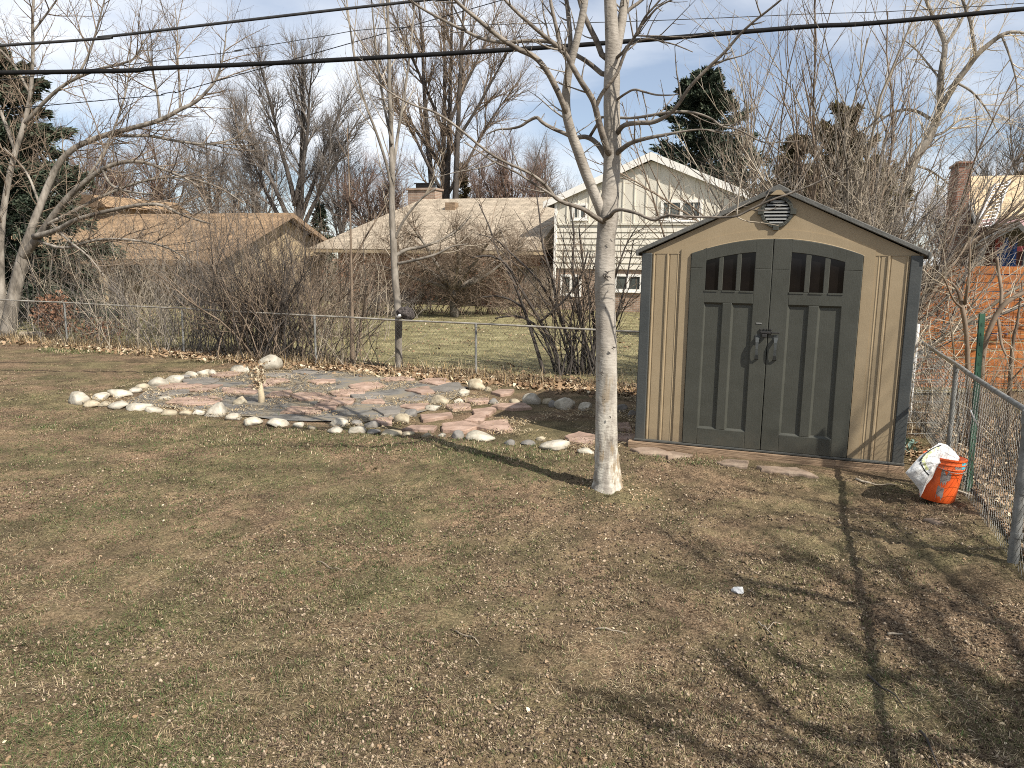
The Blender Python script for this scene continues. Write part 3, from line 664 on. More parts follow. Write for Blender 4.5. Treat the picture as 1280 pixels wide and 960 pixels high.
m = MB(); m.box(1.225, 1.345, -.046, -.034, 1.292, 1.325); m.box(1.24, 1.33, -.066, -.046, 1.300, 1.318); m.box(1.345, 1.42, -.058, -.046, 1.303, 1.315)
for xx in (1.237, 1.27, 1.30, 1.335): m.box(xx - .008, xx + .008, -.05, -.034, 1.33, 1.347)
m.box(1.255, 1.30, -.075, -.046, 1.262, 1.294)
m.build('latch', 'blackm', shed, bevel=.003)
m = MB(); m.box(1.19, 1.245, -.039, -.034, 1.394, 1.404); m.build('maker_plate', 'lgrey', dl)
# vent
vent = MB(); VX, VZ = 1.315, 2.50
for i in range(32):
    a0, a1 = 2 * PI * i / 32, 2 * PI * (i + 1) / 32
    q = [(VX + r * math.cos(a), VZ + r * math.sin(a)) for r, a in ((.122, a0), (.156, a0), (.156, a1), (.122, a1))]
    vent.prism(q, 'y', -.03, .0)
for a in (0, PI, -PI / 2):
    cx, cz = VX + .152 * math.cos(a), VZ + .152 * math.sin(a); vent.box(cx - .028, cx + .028, -.036, 0, cz - .028, cz + .028)
vv = vent.build('vent', 'doorg', shed, bevel=.004)
m = MB()
for k in range(7):
    z = VZ - .10 + k * .0333; h = math.sqrt(max(.120 ** 2 - (z - VZ) ** 2, .0004))
    m.poly([(VX - h, -.024, z - .011), (VX + h, -.024, z - .011), (VX + h, -.012, z + .010), (VX - h, -.012, z + .010)])
m.build('louvre', 'lgrey', vv)
MT['louv'] = MT['lgrey']
m = MB(); m.prism([(VX + .124 * math.cos(2 * PI * i / 24), VZ + .124 * math.sin(2 * PI * i / 24)) for i in range(24)], 'y', -.004, -.002); m.build('vent_back', 'black', vv)
# roof
OV = .052; sl_ = (2.705 - 2.085) / (CXS + .045)
def roof_side(sgn):
    m = MB(); xe = -.05 if sgn < 0 else SW + .05
    zi = lambda x: 2.70 - abs(x - CXS) * sl_; t = .045
    a = [(CXS, zi(CXS)), (xe, zi(xe)), (xe, zi(xe) + t), (CXS, zi(CXS) + t + .005)]
    m.prism(a if sgn > 0 else a[::-1], 'y', -OV, SD + .06)
    # rib seams, drip edge
    for k in range(7):
        y = .25 + k * .3; b = [(CXS, zi(CXS) + t + .005), (xe, zi(xe) + t), (xe, zi(xe) + t + .012), (CXS, zi(CXS) + t + .017)]
        m.prism(b if sgn > 0 else b[::-1], 'y', y, y + .04)
    m.prism([(xe - .012, zi(xe) - .02), (xe + .012, zi(xe) - .02), (xe + .012, zi(xe) + t), (xe - .012, zi(xe) + t)], 'y', -OV - .004, SD + .06)
    return m.build('roof_panel', 'roofg', shed, bevel=.005)
roof_side(-1); roof_side(1)
m = MB(); m.prism([(CXS - .10, 2.685), (CXS + .10, 2.685), (CXS + .10, 2.71), (CXS, 2.762), (CXS - .10, 2.71)], 'y', -OV - .012, SD + .07); m.build('ridge_cap', 'roofg', shed, bevel=.006)
m = MB(); m.prism([(CXS - .075, 2.66), (CXS + .075, 2.66), (CXS + .02, 2.705), (CXS - .02, 2.705)], 'y', -OV - .018, -OV - .012); m.build('ridge_end', 'tan', shed)

# timber platform the shed stands on
plat = thing('wooden_platform', 'weathered timber skid platform under the tan shed', 'platform', SHED, YAW)
m = MB(); m.box(-.07, SW + .01, -.055, .035, -.04, Z0 - .016); m.build('front_beam', 'wood', plat, bevel=.006)
m = MB(); m.box(-.07, .03, .038, SD, -.04, Z0 - .016); m.box(SW - .1, SW - .005, .038, SD, -.04, Z0 - .016); m.build('side_beam', 'wood', plat, bevel=.006)
m = MB(); m.box(.035, SW - .105, .04, SD, -.02, Z0 - .02); m.build('deck', 'wood', plat)

# ------------------------------------------------------------------ rocks and flagstones
def rock_mesh(seed, sx, sy, sz):
    bm = bmesh.new(); bmesh.ops.create_icosphere(bm, subdivisions=3, radius=1)
    rr = random.Random(seed); off = Vector((rr.uniform(0, 50), rr.uniform(0, 50), rr.uniform(0, 50)))
    pl = [(Vector((rr.gauss(0, 1), rr.gauss(0, 1), rr.gauss(0, .8))).normalized(), rr.uniform(.55, .85)) for _ in range(9)]
    for v in bm.verts:
        p = v.co.copy(); d = 1 + .22 * mnoise.noise(p * 1.1 + off) + .10 * mnoise.noise(p * 2.6 + off) + .04 * mnoise.noise(p * 6 + off)
        p *= d
        for n_, k in pl:
            e = p.dot(n_) - k
            if e > 0: p -= n_ * e * .92
        v.co = Vector((p.x * sx, p.y * sy, (max(p.z, -.5)) * sz))
    me = bpy.data.meshes.new('rock'); bm.to_mesh(me); bm.free()
    me.polygons.foreach_set('use_smooth', [True] * len(me.polygons)); return me
NUM = ['first', 'second', 'third', 'fourth', 'fifth', 'sixth', 'seventh', 'eighth', 'ninth', 'tenth', 'eleventh', 'twelfth', 'thirteenth', 'fourteenth', 'fifteenth', 'sixteenth', 'seventeenth', 'eighteenth', 'nineteenth', 'twentieth', 'twenty-first', 'twenty-second', 'twenty-third', 'twenty-fourth', 'twenty-fifth', 'twenty-sixth', 'twenty-seventh', 'twenty-eighth']
rk = 0
def rock(px, py, wpx, hpx, label, m='rock', group=None, zb=0.0, seed=None):
    """px,py: foot centre in the photograph -> a point on the ground; size from its width and height"""
    global rk; rk += 1
    c = gp(px, py, zb); sc = c.y / F * 1.0
    sx = wpx * sc / 2 * 1.2; sz = hpx * sc / 1.3; sy = sx * random.uniform(.65, .95)
    me = rock_mesh(seed or rk * 7 + 1, sx, sy, sz); me.materials.append(MT[m])
    o = bpy.data.objects.new('rock', me); COL.objects.link(o)
    o.location = (c.x, c.y + sy * .5, zb + sz * .14); o.rotation_euler = (random.uniform(-.12, .12), random.uniform(-.12, .12), random.uniform(-.5, .5))
    return tag(o, label, 'rock', group)
G1 = 'border stones along the lawn edge of the flagstone bed'; G2 = 'border stones along the far left edge of the flagstone bed'; G3 = 'stones crossing the middle of the flagstone path'; G4 = 'stones along the back of the path by the shed'
front = [(95, 504, 30, 16, 'rock'), (113, 507, 17, 7, 'rockt'), (129, 507, 18, 6, 'rockt'), (148, 509, 27, 8, 'rock'), (172, 512, 27, 11, 'rock'), (190, 515, 18, 8, 'rock'), (209, 519, 18, 9, 'rockt'), (231, 519, 16, 7, 'rockt'), (247, 518, 16, 8, 'rock'), (269, 519, 28, 17, 'rock'), (291, 524, 19, 8, 'rock'), (315, 530, 26, 9, 'rock'), (345, 532, 28, 9, 'rock'), (373, 533, 14, 7, 'rock'), (389, 536, 12, 5, 'rockt'), (419, 540, 19, 7, 'rock'), (445, 541, 21, 11, 'rock'), (467, 541, 15, 6, 'rockd'), (488, 544, 24, 7, 'rockt'), (509, 544, 16, 5, 'rockt'), (533, 546, 16, 5, 'rockt'), (553, 546, 10, 7, 'rock'), (572, 547, 16, 10, 'rockd'), (601, 551, 34, 12, 'rock'), (638, 556, 14, 7, 'rockd'), (659, 556, 17, 6, 'rockd'), (692, 561, 42, 9, 'rock'), (733, 567, 22, 7, 'rock')]
desc = {0: 'large pale rounded rock at the far left tip of the stone border', 9: 'large humped cream rock, the tallest in the front stone border', 16: 'rounded grey-white cobble in the front border, two stones left of the small path', 23: 'long white rock in the front border where the tree shadow begins', 26: 'longest flat white rock of the front border, left of the pale tree', 27: 'flat white rock beside the foot of the pale tree trunk'}
for i, (a, b_, c_, d_, e_) in enumerate(front):
    col = {'rock': 'pale', 'rockt': 'tan', 'rockd': 'grey'}[e_]; sz_ = 'small' if c_ < 17 else 'medium' if c_ < 25 else 'large'
    rock(a, b_, c_, d_, desc.get(i, f'{sz_} {col} rock, {NUM[i]} from the left tip in the front stone border'), e_, G1)
backr = [(123, 498, 25, 8, 'rock'), (144, 496, 28, 11, 'rock'), (165, 490, 18, 7, 'rock'), (177, 486, 22, 8, 'rockt'), (197, 483, 27, 13, 'rock'), (217, 478, 23, 13, 'rock'), (229, 474, 16, 7, 'rockd'), (239, 471, 17, 8, 'rock'), (253, 469, 19, 10, 'rock'), (265, 469, 12, 8, 'rock')]
for i, (a, b_, c_, d_, e_) in enumerate(backr):
    rock(a, b_, c_, d_, f'{"grey" if e_ == "rockd" else "pale"} rock, {NUM[i]} behind the left tip in the rear row of the border', e_, G2)
rock(299, 466, 24, 11, 'low cream rock left of the big boulder at the back of the flagstones', 'rock')
rock(336, 462, 24, 6, 'flat pale slab wedged under the big boulder', 'rock')
rock(335, 459, 31, 17, 'big angular white boulder at the back of the flagstones near the fence', 'rock', zb=.06, seed=303)
rock(205, 500, 20, 7, 'flat pale rock lying among flagstones inside the border', 'rock'); rock(300, 505, 19, 11, 'cream rock left of the foot of the dead tree stub', 'rockt')
mid = [(424, 532, 22, 11, 'rock', 'white rock behind the front border, left of a dark stone'), (445, 531, 16, 6, 'rockd', 'dark grey stone between white rock and stone border'), (465, 533, 20, 9, 'rockd', 'speckled grey stone behind the front border'), (503, 529, 20, 14, 'rockt', 'tan-white rock at the lower end of the row across the path'), (514, 520, 17, 11, 'rockd', 'dark grey-brown rock behind the tan one in the row across the path'), (541, 512, 18, 8, 'rock', 'small pale rock between two larger ones in the row across the path'), (550, 506, 23, 13, 'rockt', 'bright cream rock midway up the row across the path'), (573, 504, 12, 8, 'rock', 'small white rock right of the bright cream one'), (579, 494, 14, 10, 'rock', 'pale round stone under the upper end rock of the row'), (595, 486, 26, 13, 'rockt', 'pinkish tan rock below the fence post at the row end'), (610, 488, 9, 5, 'rockt', 'tiny tan stone right of the pinkish rock')]
for a, b_, c_, d_, e_, l_ in mid: rock(a, b_, c_, d_, l_, e_, G3)
bk = [(617, 504, 13, 7, 'rockd', 'bluish grey stone on the path behind the pink slabs'), (643, 504, 15, 6, 'rockt', 'flat tan stone left of the white rock behind the path'), (664, 504, 27, 13, 'rock', 'bright white rounded rock behind the path, in full sun'), (684, 504, 13, 9, 'rockt', 'tan stone at the edge of the shed shadow'), (691, 508, 9, 8, 'rockd', 'small grey stone in the shed shadow'), (707, 511, 26, 15, 'rock', 'large rounded boulder in the shed shadow'), (732, 512, 17, 12, 'rock', 'round rock in shadow just left of the tree trunk'), (778, 514, 14, 10, 'rockd', 'shaded rock between the tree trunk and the shed'), (790, 521, 12, 10, 'rockd', 'shaded stone touching the shed corner'), (676, 550, 11, 6, 'rockt', 'small tan stone on the bare soil by the path end')]
for a, b_, c_, d_, e_, l_ in bk: rock(a, b_, c_, d_, l_, e_, G4)
tag(rock(1142, 547, 9, 6, 'x', 'rockd'), 'small dark stone against the right foot of the shed')

fl = MB(); P_ = [gp(*p) for p in [(150, 507), (190, 484), (265, 466), (330, 462), (420, 464), (500, 474), (585, 484), (560, 505), (500, 524), (440, 528), (345, 525), (250, 513), (180, 507)]]
cen = sum(P_, Vector()) / len(P_)
ringn = 10; ring = []
tot = []
for i in range(len(P_)):
    a, b_ = P_[i], P_[(i + 1) % len(P_)]
    for k in range(6): tot.append(a.lerp(b_, k / 6))
nn = len(tot)
for j in range(ringn + 1):
    s_ = 1 - j / ringn * .97
    for i, p in enumerate(tot):
        q = cen + (p - cen) * s_; jit = .06 * mnoise.noise(q * 3) * (j == 0)
        fl.v.append((q.x + jit, q.y + jit, -.002 + .008 * mnoise.noise(Vector((q.x * 2.2, q.y * 2.2, 4))) + .006 * mnoise.noise(Vector((q.x * 7, q.y * 7, 1)))))
for j in range(ringn):
    for i in range(nn):
        fl.f.append((j * nn + i, j * nn + (i + 1) % nn, (j + 1) * nn + (i + 1) % nn, (j + 1) * nn + i)); fl.m.append(0)
o = fl.build('landscape_fabric', 'fabric', smooth=True); tag(o, 'faded grey weed fabric showing between the flagstones', 'fabric'); o.location.z = .006

def flag(px, py, wpx, hpx, label, m='flagp', group=None, rot=0.0, th=.022):
    if group == GA: wpx *= 1.22; hpx *= 1.2
    c = gp(px, py); s = c.y / F; hw = wpx * s / 2
    ya = gp(px, py + hpx / 2).y; yb = gp(px, py - hpx / 2).y; hd = (yb - ya) / 2
    n = random.choice((4, 4, 5, 5, 6)); pts = []; a0 = random.random() * 6
    for i in range(n):
        a = a0 + 2 * PI * (i + random.uniform(-.3, .3)) / n; k = random.uniform(.85, 1.2)
        x = hw * k * math.cos(a) * 1.05; y = hd * k * math.sin(a) * 1.05; pts.append(Vector((x, y, 0)))
    dense = []
    for i in range(n):
        A, B = pts[i], pts[(i + 1) % n]
        for k in range(6):
            q = A.lerp(B, k / 6); q += Vector((mnoise.noise(q * 9 + c), mnoise.noise(q * 9 + c + Vector((5, 5, 5))), 0)) * .025; dense.append(q)
    mb = MB(); N_ = len(dense)
    for z, k in ((-.03, 1.0), (th - .008, 1.0), (th, .965)):
        for q in dense: mb.v.append((q.x * k, q.y * k, z + (.006 * mnoise.noise(q * 5) if z > 0 else 0)))
    for j in range(2):
        for i in range(N_): mb.f.append((j * N_ + i, j * N_ + (i + 1) % N_, (j + 1) * N_ + (i + 1) % N_, (j + 1) * N_ + i)); mb.m.append(0)
    mb.v.append((0, 0, th + .002)); ci = len(mb.v) - 1
    for i in range(N_): mb.f.append((2 * N_ + i, 2 * N_ + (i + 1) % N_, ci)); mb.m.append(0)
    o = mb.build('flagstone', m); o.location = (c.x, c.y, .008); o.rotation_euler = (random.uniform(-.02, .02), random.uniform(-.02, .02), rot)
    return tag(o, label, 'flagstone', group)
GA = 'flagstones in the bed left of the stone row'; GB = 'flagstones of the short path by the tree'; GC = 'flagstones laid along the shed front'
for a in [(281, 469, 34, 6, 'pink flagstone just right of the low cream rock at the back'), (222, 484, 38, 7, 'pale pink flagstone behind the left rear row of rocks'), (254, 487, 40, 8, 'pink flagstone right of the leftmost pink slab'), (300, 490, 56, 7, 'long pink flagstone crossing just behind the cream rock and tree stub'), (245, 503, 58, 11, 'largest pink flagstone near the left front border'), (345, 477, 27, 6, 'pink flagstone right of the dead stub, below the boulder'), (330, 482, 40, 6, 'pink flagstone directly behind the dead stub'), (352, 494, 34, 7, 'small pink flagstone right of the dead stub'), (386, 497, 42, 8, 'pink flagstone behind the biggest pale slab'), (377, 515, 50, 11, 'broad pale pink slab, the front one right of the dead stub'), (405, 510, 32, 8, 'pink slab leaning over the right end of the broad pale slab'), (424, 503, 40, 9, 'reddish flagstone in the middle of the bed'), (457, 484, 38, 8, 'dull red flagstone among straw at the bed centre'), (437, 492, 40, 7, 'brownish flagstone in front of the straw patch'), (497, 475, 34, 4, 'thin pale flagstone along the fence side'), (528, 489, 38, 8, 'pink flagstone at right behind the bright cream rock'), (546, 478, 34, 6, 'pink flagstone closest to the fence on the right'), (518, 510, 32, 7, 'pinkish slab left of the dark grey-brown rock'), (482, 528, 22, 7, 'small red flagstone near the front border'), (405, 478, 36, 5, 'thin tan-pink flagstone half under straw'), (468, 504, 30, 6, 'red-grey flagstone right of the bed middle')]:
    flag(*a[:4], a[4], 'flagp', GA, random.uniform(-.2, .2))
for a in [(215, 493, 40, 7, 'grey flagstone in the left part of the bed'), (250, 478, 46, 8, 'grey flagstone behind the pink ones at the left'), (345, 470, 34, 5, 'dark grey slab under the boulder'), (462, 497, 36, 7, 'grey flagstone with shadow mottling in the bed middle'), (560, 486, 30, 9, 'mauve-grey flagstone left of the pale round stone'), (380, 466, 26, 5, 'grey slab at the back by the shrub'), (486, 515, 34, 8, 'dark grey slab by the row across the path'), (516, 500, 30, 6, 'grey flagstone behind the pinkish slab')]:
    flag(*a[:4], a[4], 'flagg', GA, random.uniform(-.2, .2))
for a in [(546, 522, 42, 12, 'wide pink flagstone at the left end of the path'), (574, 510, 34, 8, 'pink flagstone behind the left path slab'), (607, 516, 33, 9, 'pale pink flagstone in the path middle'), (597, 525, 38, 9, 'pink flagstone in front of the middle path slab'), (575, 535, 46, 12, 'largest front pink slab of the path, above a white rock'), (624, 534, 50, 16, 'broad rounded pink slab beside bare soil'), (640, 509, 48, 8, 'long pink flagstone left of the white rounded rock'), (630, 491, 27, 7, 'reddish flagstone below the back fence leaves'), (595, 502, 40, 6, 'dusty pink flagstone behind the path'), (525, 537, 46, 7, 'dull pink slab along the front border'), (727, 549, 46, 14, 'tan-pink slab left of the tree trunk, half in shadow'), (783, 535, 26, 10, 'shaded flagstone right of the trunk'), (783, 548, 28, 9, 'second shaded flagstone right of the trunk, nearer the lawn')]:
    flag(*a[:4], a[4], 'flagp', GB, random.uniform(-.2, .2))
for a in [(818, 565, 62, 9, 'reddish slab in front of the shed left corner'), (845, 570, 40, 8, 'reddish slab under the left door edge'), (918, 580, 50, 9, 'tan slab in front of the shed door seam'), (985, 590, 80, 11, 'longest tan slab, in front of the right shed door'), (1185, 655, 50, 12, 'dark slab half buried below the orange bucket')]:
    flag(*a[:4], a[4], 'flagt', GC, YAW, th=.012)

# ------------------------------------------------------------------ fences
def chain_fence(name, label, posts, H_, postr, railr, railm, fab_r, zoff=0.0, big=None, spans=None):
    root = thing(name, label, 'fence', (posts[0][0], posts[0][1], 0))
    o0 = Vector((posts[0][0], posts[0][1], 0))
    top = [Vector((p[0], p[1], H_)) - o0 for p in posts]
    pts = []
    for i in range(len(top) - 1):
        for k in range(4):
            q = top[i].lerp(top[i + 1], k / 4); q.z += -.008 * math.sin(PI * k / 4) + random.uniform(-.004, .004); pts.append(q)
    pts.append(top[-1]); m = MB(); m.tube(pts, railr, 8); m.build('top_rail', railm, root, smooth=True)
    for i, p in enumerate(posts):
        r = (big or {}).get(i, postr); m = MB(); b = Vector((p[0], p[1], -.3)) - o0
        l = Vector((random.uniform(-.012, .012), random.uniform(-.012, .012), 0))
        m.tube([b, b + l * .6 + Vector((0, 0, H_ * .6 + .3)), b + l + Vector((0, 0, H_ + .285 - railr))], r, 10)
        m.tube([b + l + Vector((0, 0, H_ + .235)), b + l + Vector((0, 0, H_ + .30))], r * 1.25, 10)
        if i in (big or {}):
            m.tube([b + l + Vector((0, 0, H_ + .29)), b + l + Vector((0, 0, H_ + .32)), b + l + Vector((0, 0, H_ + .335))], [r * 1.3, r * 1.2, r * .4], 10)
            for zz_ in (.25, .55, .85): m.tube([b + Vector((0, 0, zz_ + .28)), b + Vector((0, 0, zz_ + .31))], r * 1.15, 10)
        pm = m.build('post', 'galv', root, smooth=True, sharp=40)
    # woven wire diamonds
    m = MB(); sp = .072
    for i in range(len(posts) - 1):
        if spans is not None and i not in spans: continue
        A = Vector((posts[i][0], posts[i][1], 0)) - o0; B = Vector((posts[i + 1][0], posts[i + 1][1], 0)) - o0; L = (B - A).length; d = (B - A) / L
        nrm = Vector((-d.y, d.x, 0)); h0 = .02; h1 = H_ - .03
        nrows = int((h1 - h0) / (sp / 2))
        k = -int((h1 - h0) / sp) - 1
        while k * sp < L:
            for sg in (0, 1):
                s0 = k * sp; s1 = s0 + (h1 - h0)
                a, b_ = (s0, s1) if sg == 0 else (s1, s0)
                t0, t1 = 0., 1.
                lo_, hi_ = min(a, b_), max(a, b_)
                if hi_ <= 0 or lo_ >= L: continue
                if a < b_: t0 = max(0, -a / (b_ - a)); t1 = min(1, (L - a) / (b_ - a))
                else: t0 = max(0, (a - L) / (a - b_)); t1 = min(1, a / (a - b_))
                if t1 - t0 < .02: continue
                q = lambda t: A + d * (a + (b_ - a) * t) + Vector((0, 0, h0 + (h1 - h0) * t)) + nrm * (.004 if sg else -.004) - nrm * (railr * .0)
                m.tube([q(t0), q(t1)], fab_r, 3, cap=False)
            k += 1
    m.build('wire_mesh', 'wire', root)
    return root
chain_fence('chain_link_fence', 'low chain-link fence with weathered top rail along the back of the yard', FB, .925, .021, .017, 'rusty', .0013)
chain_fence('chain_link_fence', 'chain-link fence with grey round posts running up the right edge past the bucket', FR, 1.06, .024, .021, 'galv', .0016, big={1: .034, 3: .03})

# green steel post
p0 = gp(1212, 617); p1 = at(1228, 392, p0.y); m = MB(); p0.z = -.2
d = (p1 - p0); ax = d.normalized(); m2 = MB()
m.box(-.029, .029, -.004, .004, 0, d.length); m.box(-.005, .005, .004, .034, 0, d.length)
for k in range(18): m.box(-.010, .010, -.008, -.004, .25 + k * .085, .272 + k * .085)
rotq = Vector((0, 0, 1)).rotation_difference(ax).to_matrix().to_4x4()
m.xf(Matrix.Translation(p0) @ rotq @ Matrix.Rotation(R(14), 4, 'Z'))
tp = m.build('steel_post', 'green'); tag(tp, 'leaning dark green steel post against the right chain-link fence', 'post')
a = at(1213, 512, p0.y - .06); b_ = at(1216, 520, p0.y - .07); c_ = at(1223, 533, p0.y - .05)
m = MB(); m.tube([a, b_, c_], [.006, .008, .007], 5); tag(m.build('plastic_tie', 'white', smooth=True), 'short white plastic tie stuck on the green steel post', 'tie')

# ------------------------------------------------------------------ bucket, sack and litter
bc = gp(1178, 633); bz = gz(bc.x, bc.y)
bc.y += .10
bucket = thing('bucket', 'dented orange plastic bucket with grey smears standing by the right fence', 'bucket', (bc.x, bc.y, bz), R(0))
bucket.rotation_euler = (R(2), R(5), R(25))
m = MB(); Hb = .385
prof = [(0, .004), (.128, .004), (.134, .012), (.142, .10), (.149, .20), (.155, .285), (.158, .292), (.163, .296), (.163, .302), (.158, .306), (.158, .33), (.164, .334), (.164, .341), (.159, .345), (.159, .368), (.168, .372), (.168, .385), (.158, .387), (.154, .38), (.15, .29), (.13, .02), (0, .016)]
m.lathe(prof, 36); bb = m.build('body', 'orange', bucket, smooth=True, sharp=35)
def patch(a0, a1, z0, z1, mt, name, off=.0012, jag=.012):
    m = MB(); n = 10; zr = lambda z: .134 + (.155 - .134) * (z - .012) / .273 + off if z < .287 else (.159 + off)
    for i in range(n):
        A0, A1 = a0 + (a1 - a0) * i / n, a0 + (a1 - a0) * (i + 1) / n
        j0, j1 = jag * mnoise.noise(Vector((i * .9, z0 * 9, 2))), jag * mnoise.noise(Vector(((i + 1) * .9, z0 * 9, 2)))
        k0, k1 = jag * mnoise.noise(Vector((i * 1.3, z1 * 9, 7))), jag * mnoise.noise(Vector(((i + 1) * 1.3, z1 * 9, 7)))
        m.poly([(zr(z) * math.cos(A), zr(z) * math.sin(A), z) for A, z in ((A0, z0 + j0), (A1, z0 + j1), (A1, z1 + k1), (A0, z1 + k0))])
    return m.build(name, mt, bucket)
F0 = -PI / 2 - R(25)                         # direction of the camera in the bucket's frame
patch(F0 + .45, F0 + 1.0, .308, .366, 'teal', 'tape_patch')
patch(F0 - .62, F0 - .25, .05, .15, 'smear', 'paint_smear', jag=.05); patch(F0 - .55, F0 - .05, .19, .27, 'smear', 'paint_smear', jag=.07); patch(F0 + .05, F0 + .5, .309, .328, 'smear', 'paint_smear', jag=.02)
m = MB(); hp = [Vector((.172 * math.cos(F0 - 1.2 + 2.9 * i / 14), .172 * math.sin(F0 - 1.2 + 2.9 * i / 14), .335 - .055 * math.sin(PI * i / 14))) for i in range(15)]
m.tube(hp, .0028, 6); m.build('bail_handle', 'galv', bucket, smooth=True)
# white sack draped over the bucket rim
zy = bc.y - .17
SK = [(1131.5, 591), (1150, 570), (1174, 553.5), (1184, 556), (1193, 564), (1202, 575), (1201.5, 578), (1190, 577.5), (1177, 581), (1169, 589), (1165, 598), (1158, 606), (1153.5, 616), (1150, 622), (1149, 612), (1142, 603)]
ppx = SK; cx_ = sum(p[0] for p in ppx) / len(ppx); cy_ = sum(p[1] for p in ppx) / len(ppx)
cx_, cy_ = 1166, 580
m = MB(); NR = 9; dens = []
for i in range(len(ppx)):
    A, B = ppx[i], ppx[(i + 1) % len(ppx)]
    for k in range(5): dens.append((A[0] + (B[0] - A[0]) * k / 5, A[1] + (B[1] - A[1]) * k / 5))
ND = len(dens)
def sackY(px, py, s):
    # over the bucket the sack lies on the rim; its left end hangs forward of it
    base = zy + .055 + max(0, (px - 1165)) * .0045
    return base
for side in (-1, 1):
    for j in range(NR + 1):
        s = 1 - j / NR
        for (qx, qy) in dens:
            x_ = cx_ + (qx - cx_) * s; y_ = cy_ + (qy - cy_) * s
            bulge = (1 - s ** 3) * .055 + .018 * mnoise.noise(Vector((x_ * .11, y_ * .16, 3))) * (1 - s ** 4) + .01 * mnoise.noise(Vector((x_ * .35, y_ * .2, 9))) * (1 - s ** 4)
            m.v.append(tuple(at(x_, y_, sackY(x_, y_, s) + side * bulge)))
for sd in (0, 1):
    o_ = sd * (NR + 1) * ND
    for j in range(NR):
        for i in range(ND): 
            q = (o_ + j * ND + i, o_ + j * ND + (i + 1) % ND, o_ + (j + 1) * ND + (i + 1) % ND, o_ + (j + 1) * ND + i)
            m.f.append(q); m.m.append(0)
sack = m.build('sack', 'white', smooth=True); tag(sack, 'crumpled white plastic sack with a dark printed border hanging over the orange bucket', 'sack')
from mathutils.bvhtree import BVHTree
sbv = BVHTree.FromPolygons([v.co.copy() for v in sack.data.vertices], [tuple(p.vertices) for p in sack.data.polygons])
for nm, mt, pts, wd_ in (('printed_border', 'inkblack', [(1176, 556.5), (1166, 561), (1157, 567), (1150, 575.5), (1153, 584), (1157, 590), (1162, 594.5)], .009), ('printed_band', 'lime', [(1174, 559), (1166, 564), (1158.5, 569.5), (1154, 576), (1156.5, 583), (1160, 588)], .022)):
    pr = []
    for a_, b_ in zip(pts[:-1], pts[1:]):
        for k in range(6):
            d = Vector(ray(a_[0] + (b_[0] - a_[0]) * k / 6, a_[1] + (b_[1] - a_[1]) * k / 6)).normalized(); h = sbv.ray_cast(Vector((0, 0, CH)), d)
            if h[0] is not None: pr.append(h[0] + (h[1] if h[1].dot(d) < 0 else -h[1]) * .003)
    m = MB(); 
    for q0, q1 in zip(pr[:-1], pr[1:]):
        t = (q1 - q0).normalized(); s_ = t.cross((Vector((0, 0, CH)) - q0).normalized()).normalized() * wd_ / 2
        m.poly([q0 - s_, q0 + s_, q1 + s_, q1 - s_])
    m.build(nm, mt, sack)
# blue-green clump, wood scrap, plastic scrap, twigs
c = gp(1142, 578); c.y += .35; m = MB(); rr = random.Random(4)
for k in range(60):
    a = rr.uniform(0, 2 * PI); e = rr.uniform(.1, 1.3); L = rr.uniform(.05, .11); d = Vector((math.cos(a) * math.cos(e), math.sin(a) * math.cos(e), math.sin(e)))
    b0 = Vector((c.x + rr.gauss(.02, .07), c.y + rr.gauss(0, .06), .03 + rr.uniform(0, .12))); sd_ = d.cross(Vector((0, 0, 1))).normalized() * L * .28
    m.poly([b0, b0 + d * L * .5 - sd_, b0 + d * L, b0 + d * L * .5 + sd_ + Vector((0, 0, .01))])
tag(m.build('leafy_plant', 'plant'), 'small blue-green leafy clump at the right foot of the shed, behind the sack', 'plant')
c = gp(1206, 622); m = MB(); m.box(-.07, .07, -.016, .016, 0, .02); m.xf(Matrix.Translation((c.x, c.y, gz(c.x, c.y) + .005)) @ Matrix.Rotation(R(-50), 4, 'Z') @ Matrix.Rotation(R(8), 4, 'Y')); tag(m.build('wood_scrap', 'bark_pale', bevel=.002), 'pale splinter of wood on the leaves right of the orange bucket', 'wood')
c = gp(923, 736); bm = bmesh.new(); bmesh.ops.create_icosphere(bm, subdivisions=3, radius=.036)
for v in bm.verts:
    k = 1 + .35 * mnoise.noise(v.co * 45); v.co = Vector((v.co.x * k * 1.1, v.co.y * k * .8, max(v.co.z, -.01) * k * .75))
me = bpy.data.meshes.new('plastic_scrap'); bm.to_mesh(me); bm.free(); me.materials.append(MT['white']); o = bpy.data.objects.new('plastic_scrap', me); COL.objects.link(o); o.location = (c.x, c.y, gz(c.x, c.y) + .012); tag(o, 'crumpled white plastic scrap lying on bare dirt', 'litter')
twl = [(900, 582, 960, 588, 'pale twig lying by the right corner of the shed sill', .010), (860, 712, 905, 728, 'thin curled stem beside the white plastic scrap', .004), (1085, 840, 1130, 880, 'dark broken twig in the branch shadows at right', .006), (1110, 792, 1128, 793, 'short pale bark chip in the branch shadows', .008), (948, 775, 968, 800, 'small forked twig on the bare dirt below the white scrap', .005), (570, 790, 602, 805, 'bleached twig in the middle of the lawn', .005), (395, 700, 430, 715, 'crooked straw-coloured stem on the left lawn', .004), (1150, 905, 1180, 960, 'long dark stick near the bottom right of the yard', .007), (745, 782, 785, 790, 'knobbly root scrap in the dirt below the pale tree', .006)]
twl[0] = (1070, 602, 1120, 610, 'pale twig lying by the right corner of the shed platform', .012)
twl[1] = (935, 735, 947, 742, 'thin curled stem beside the white plastic scrap', .003)
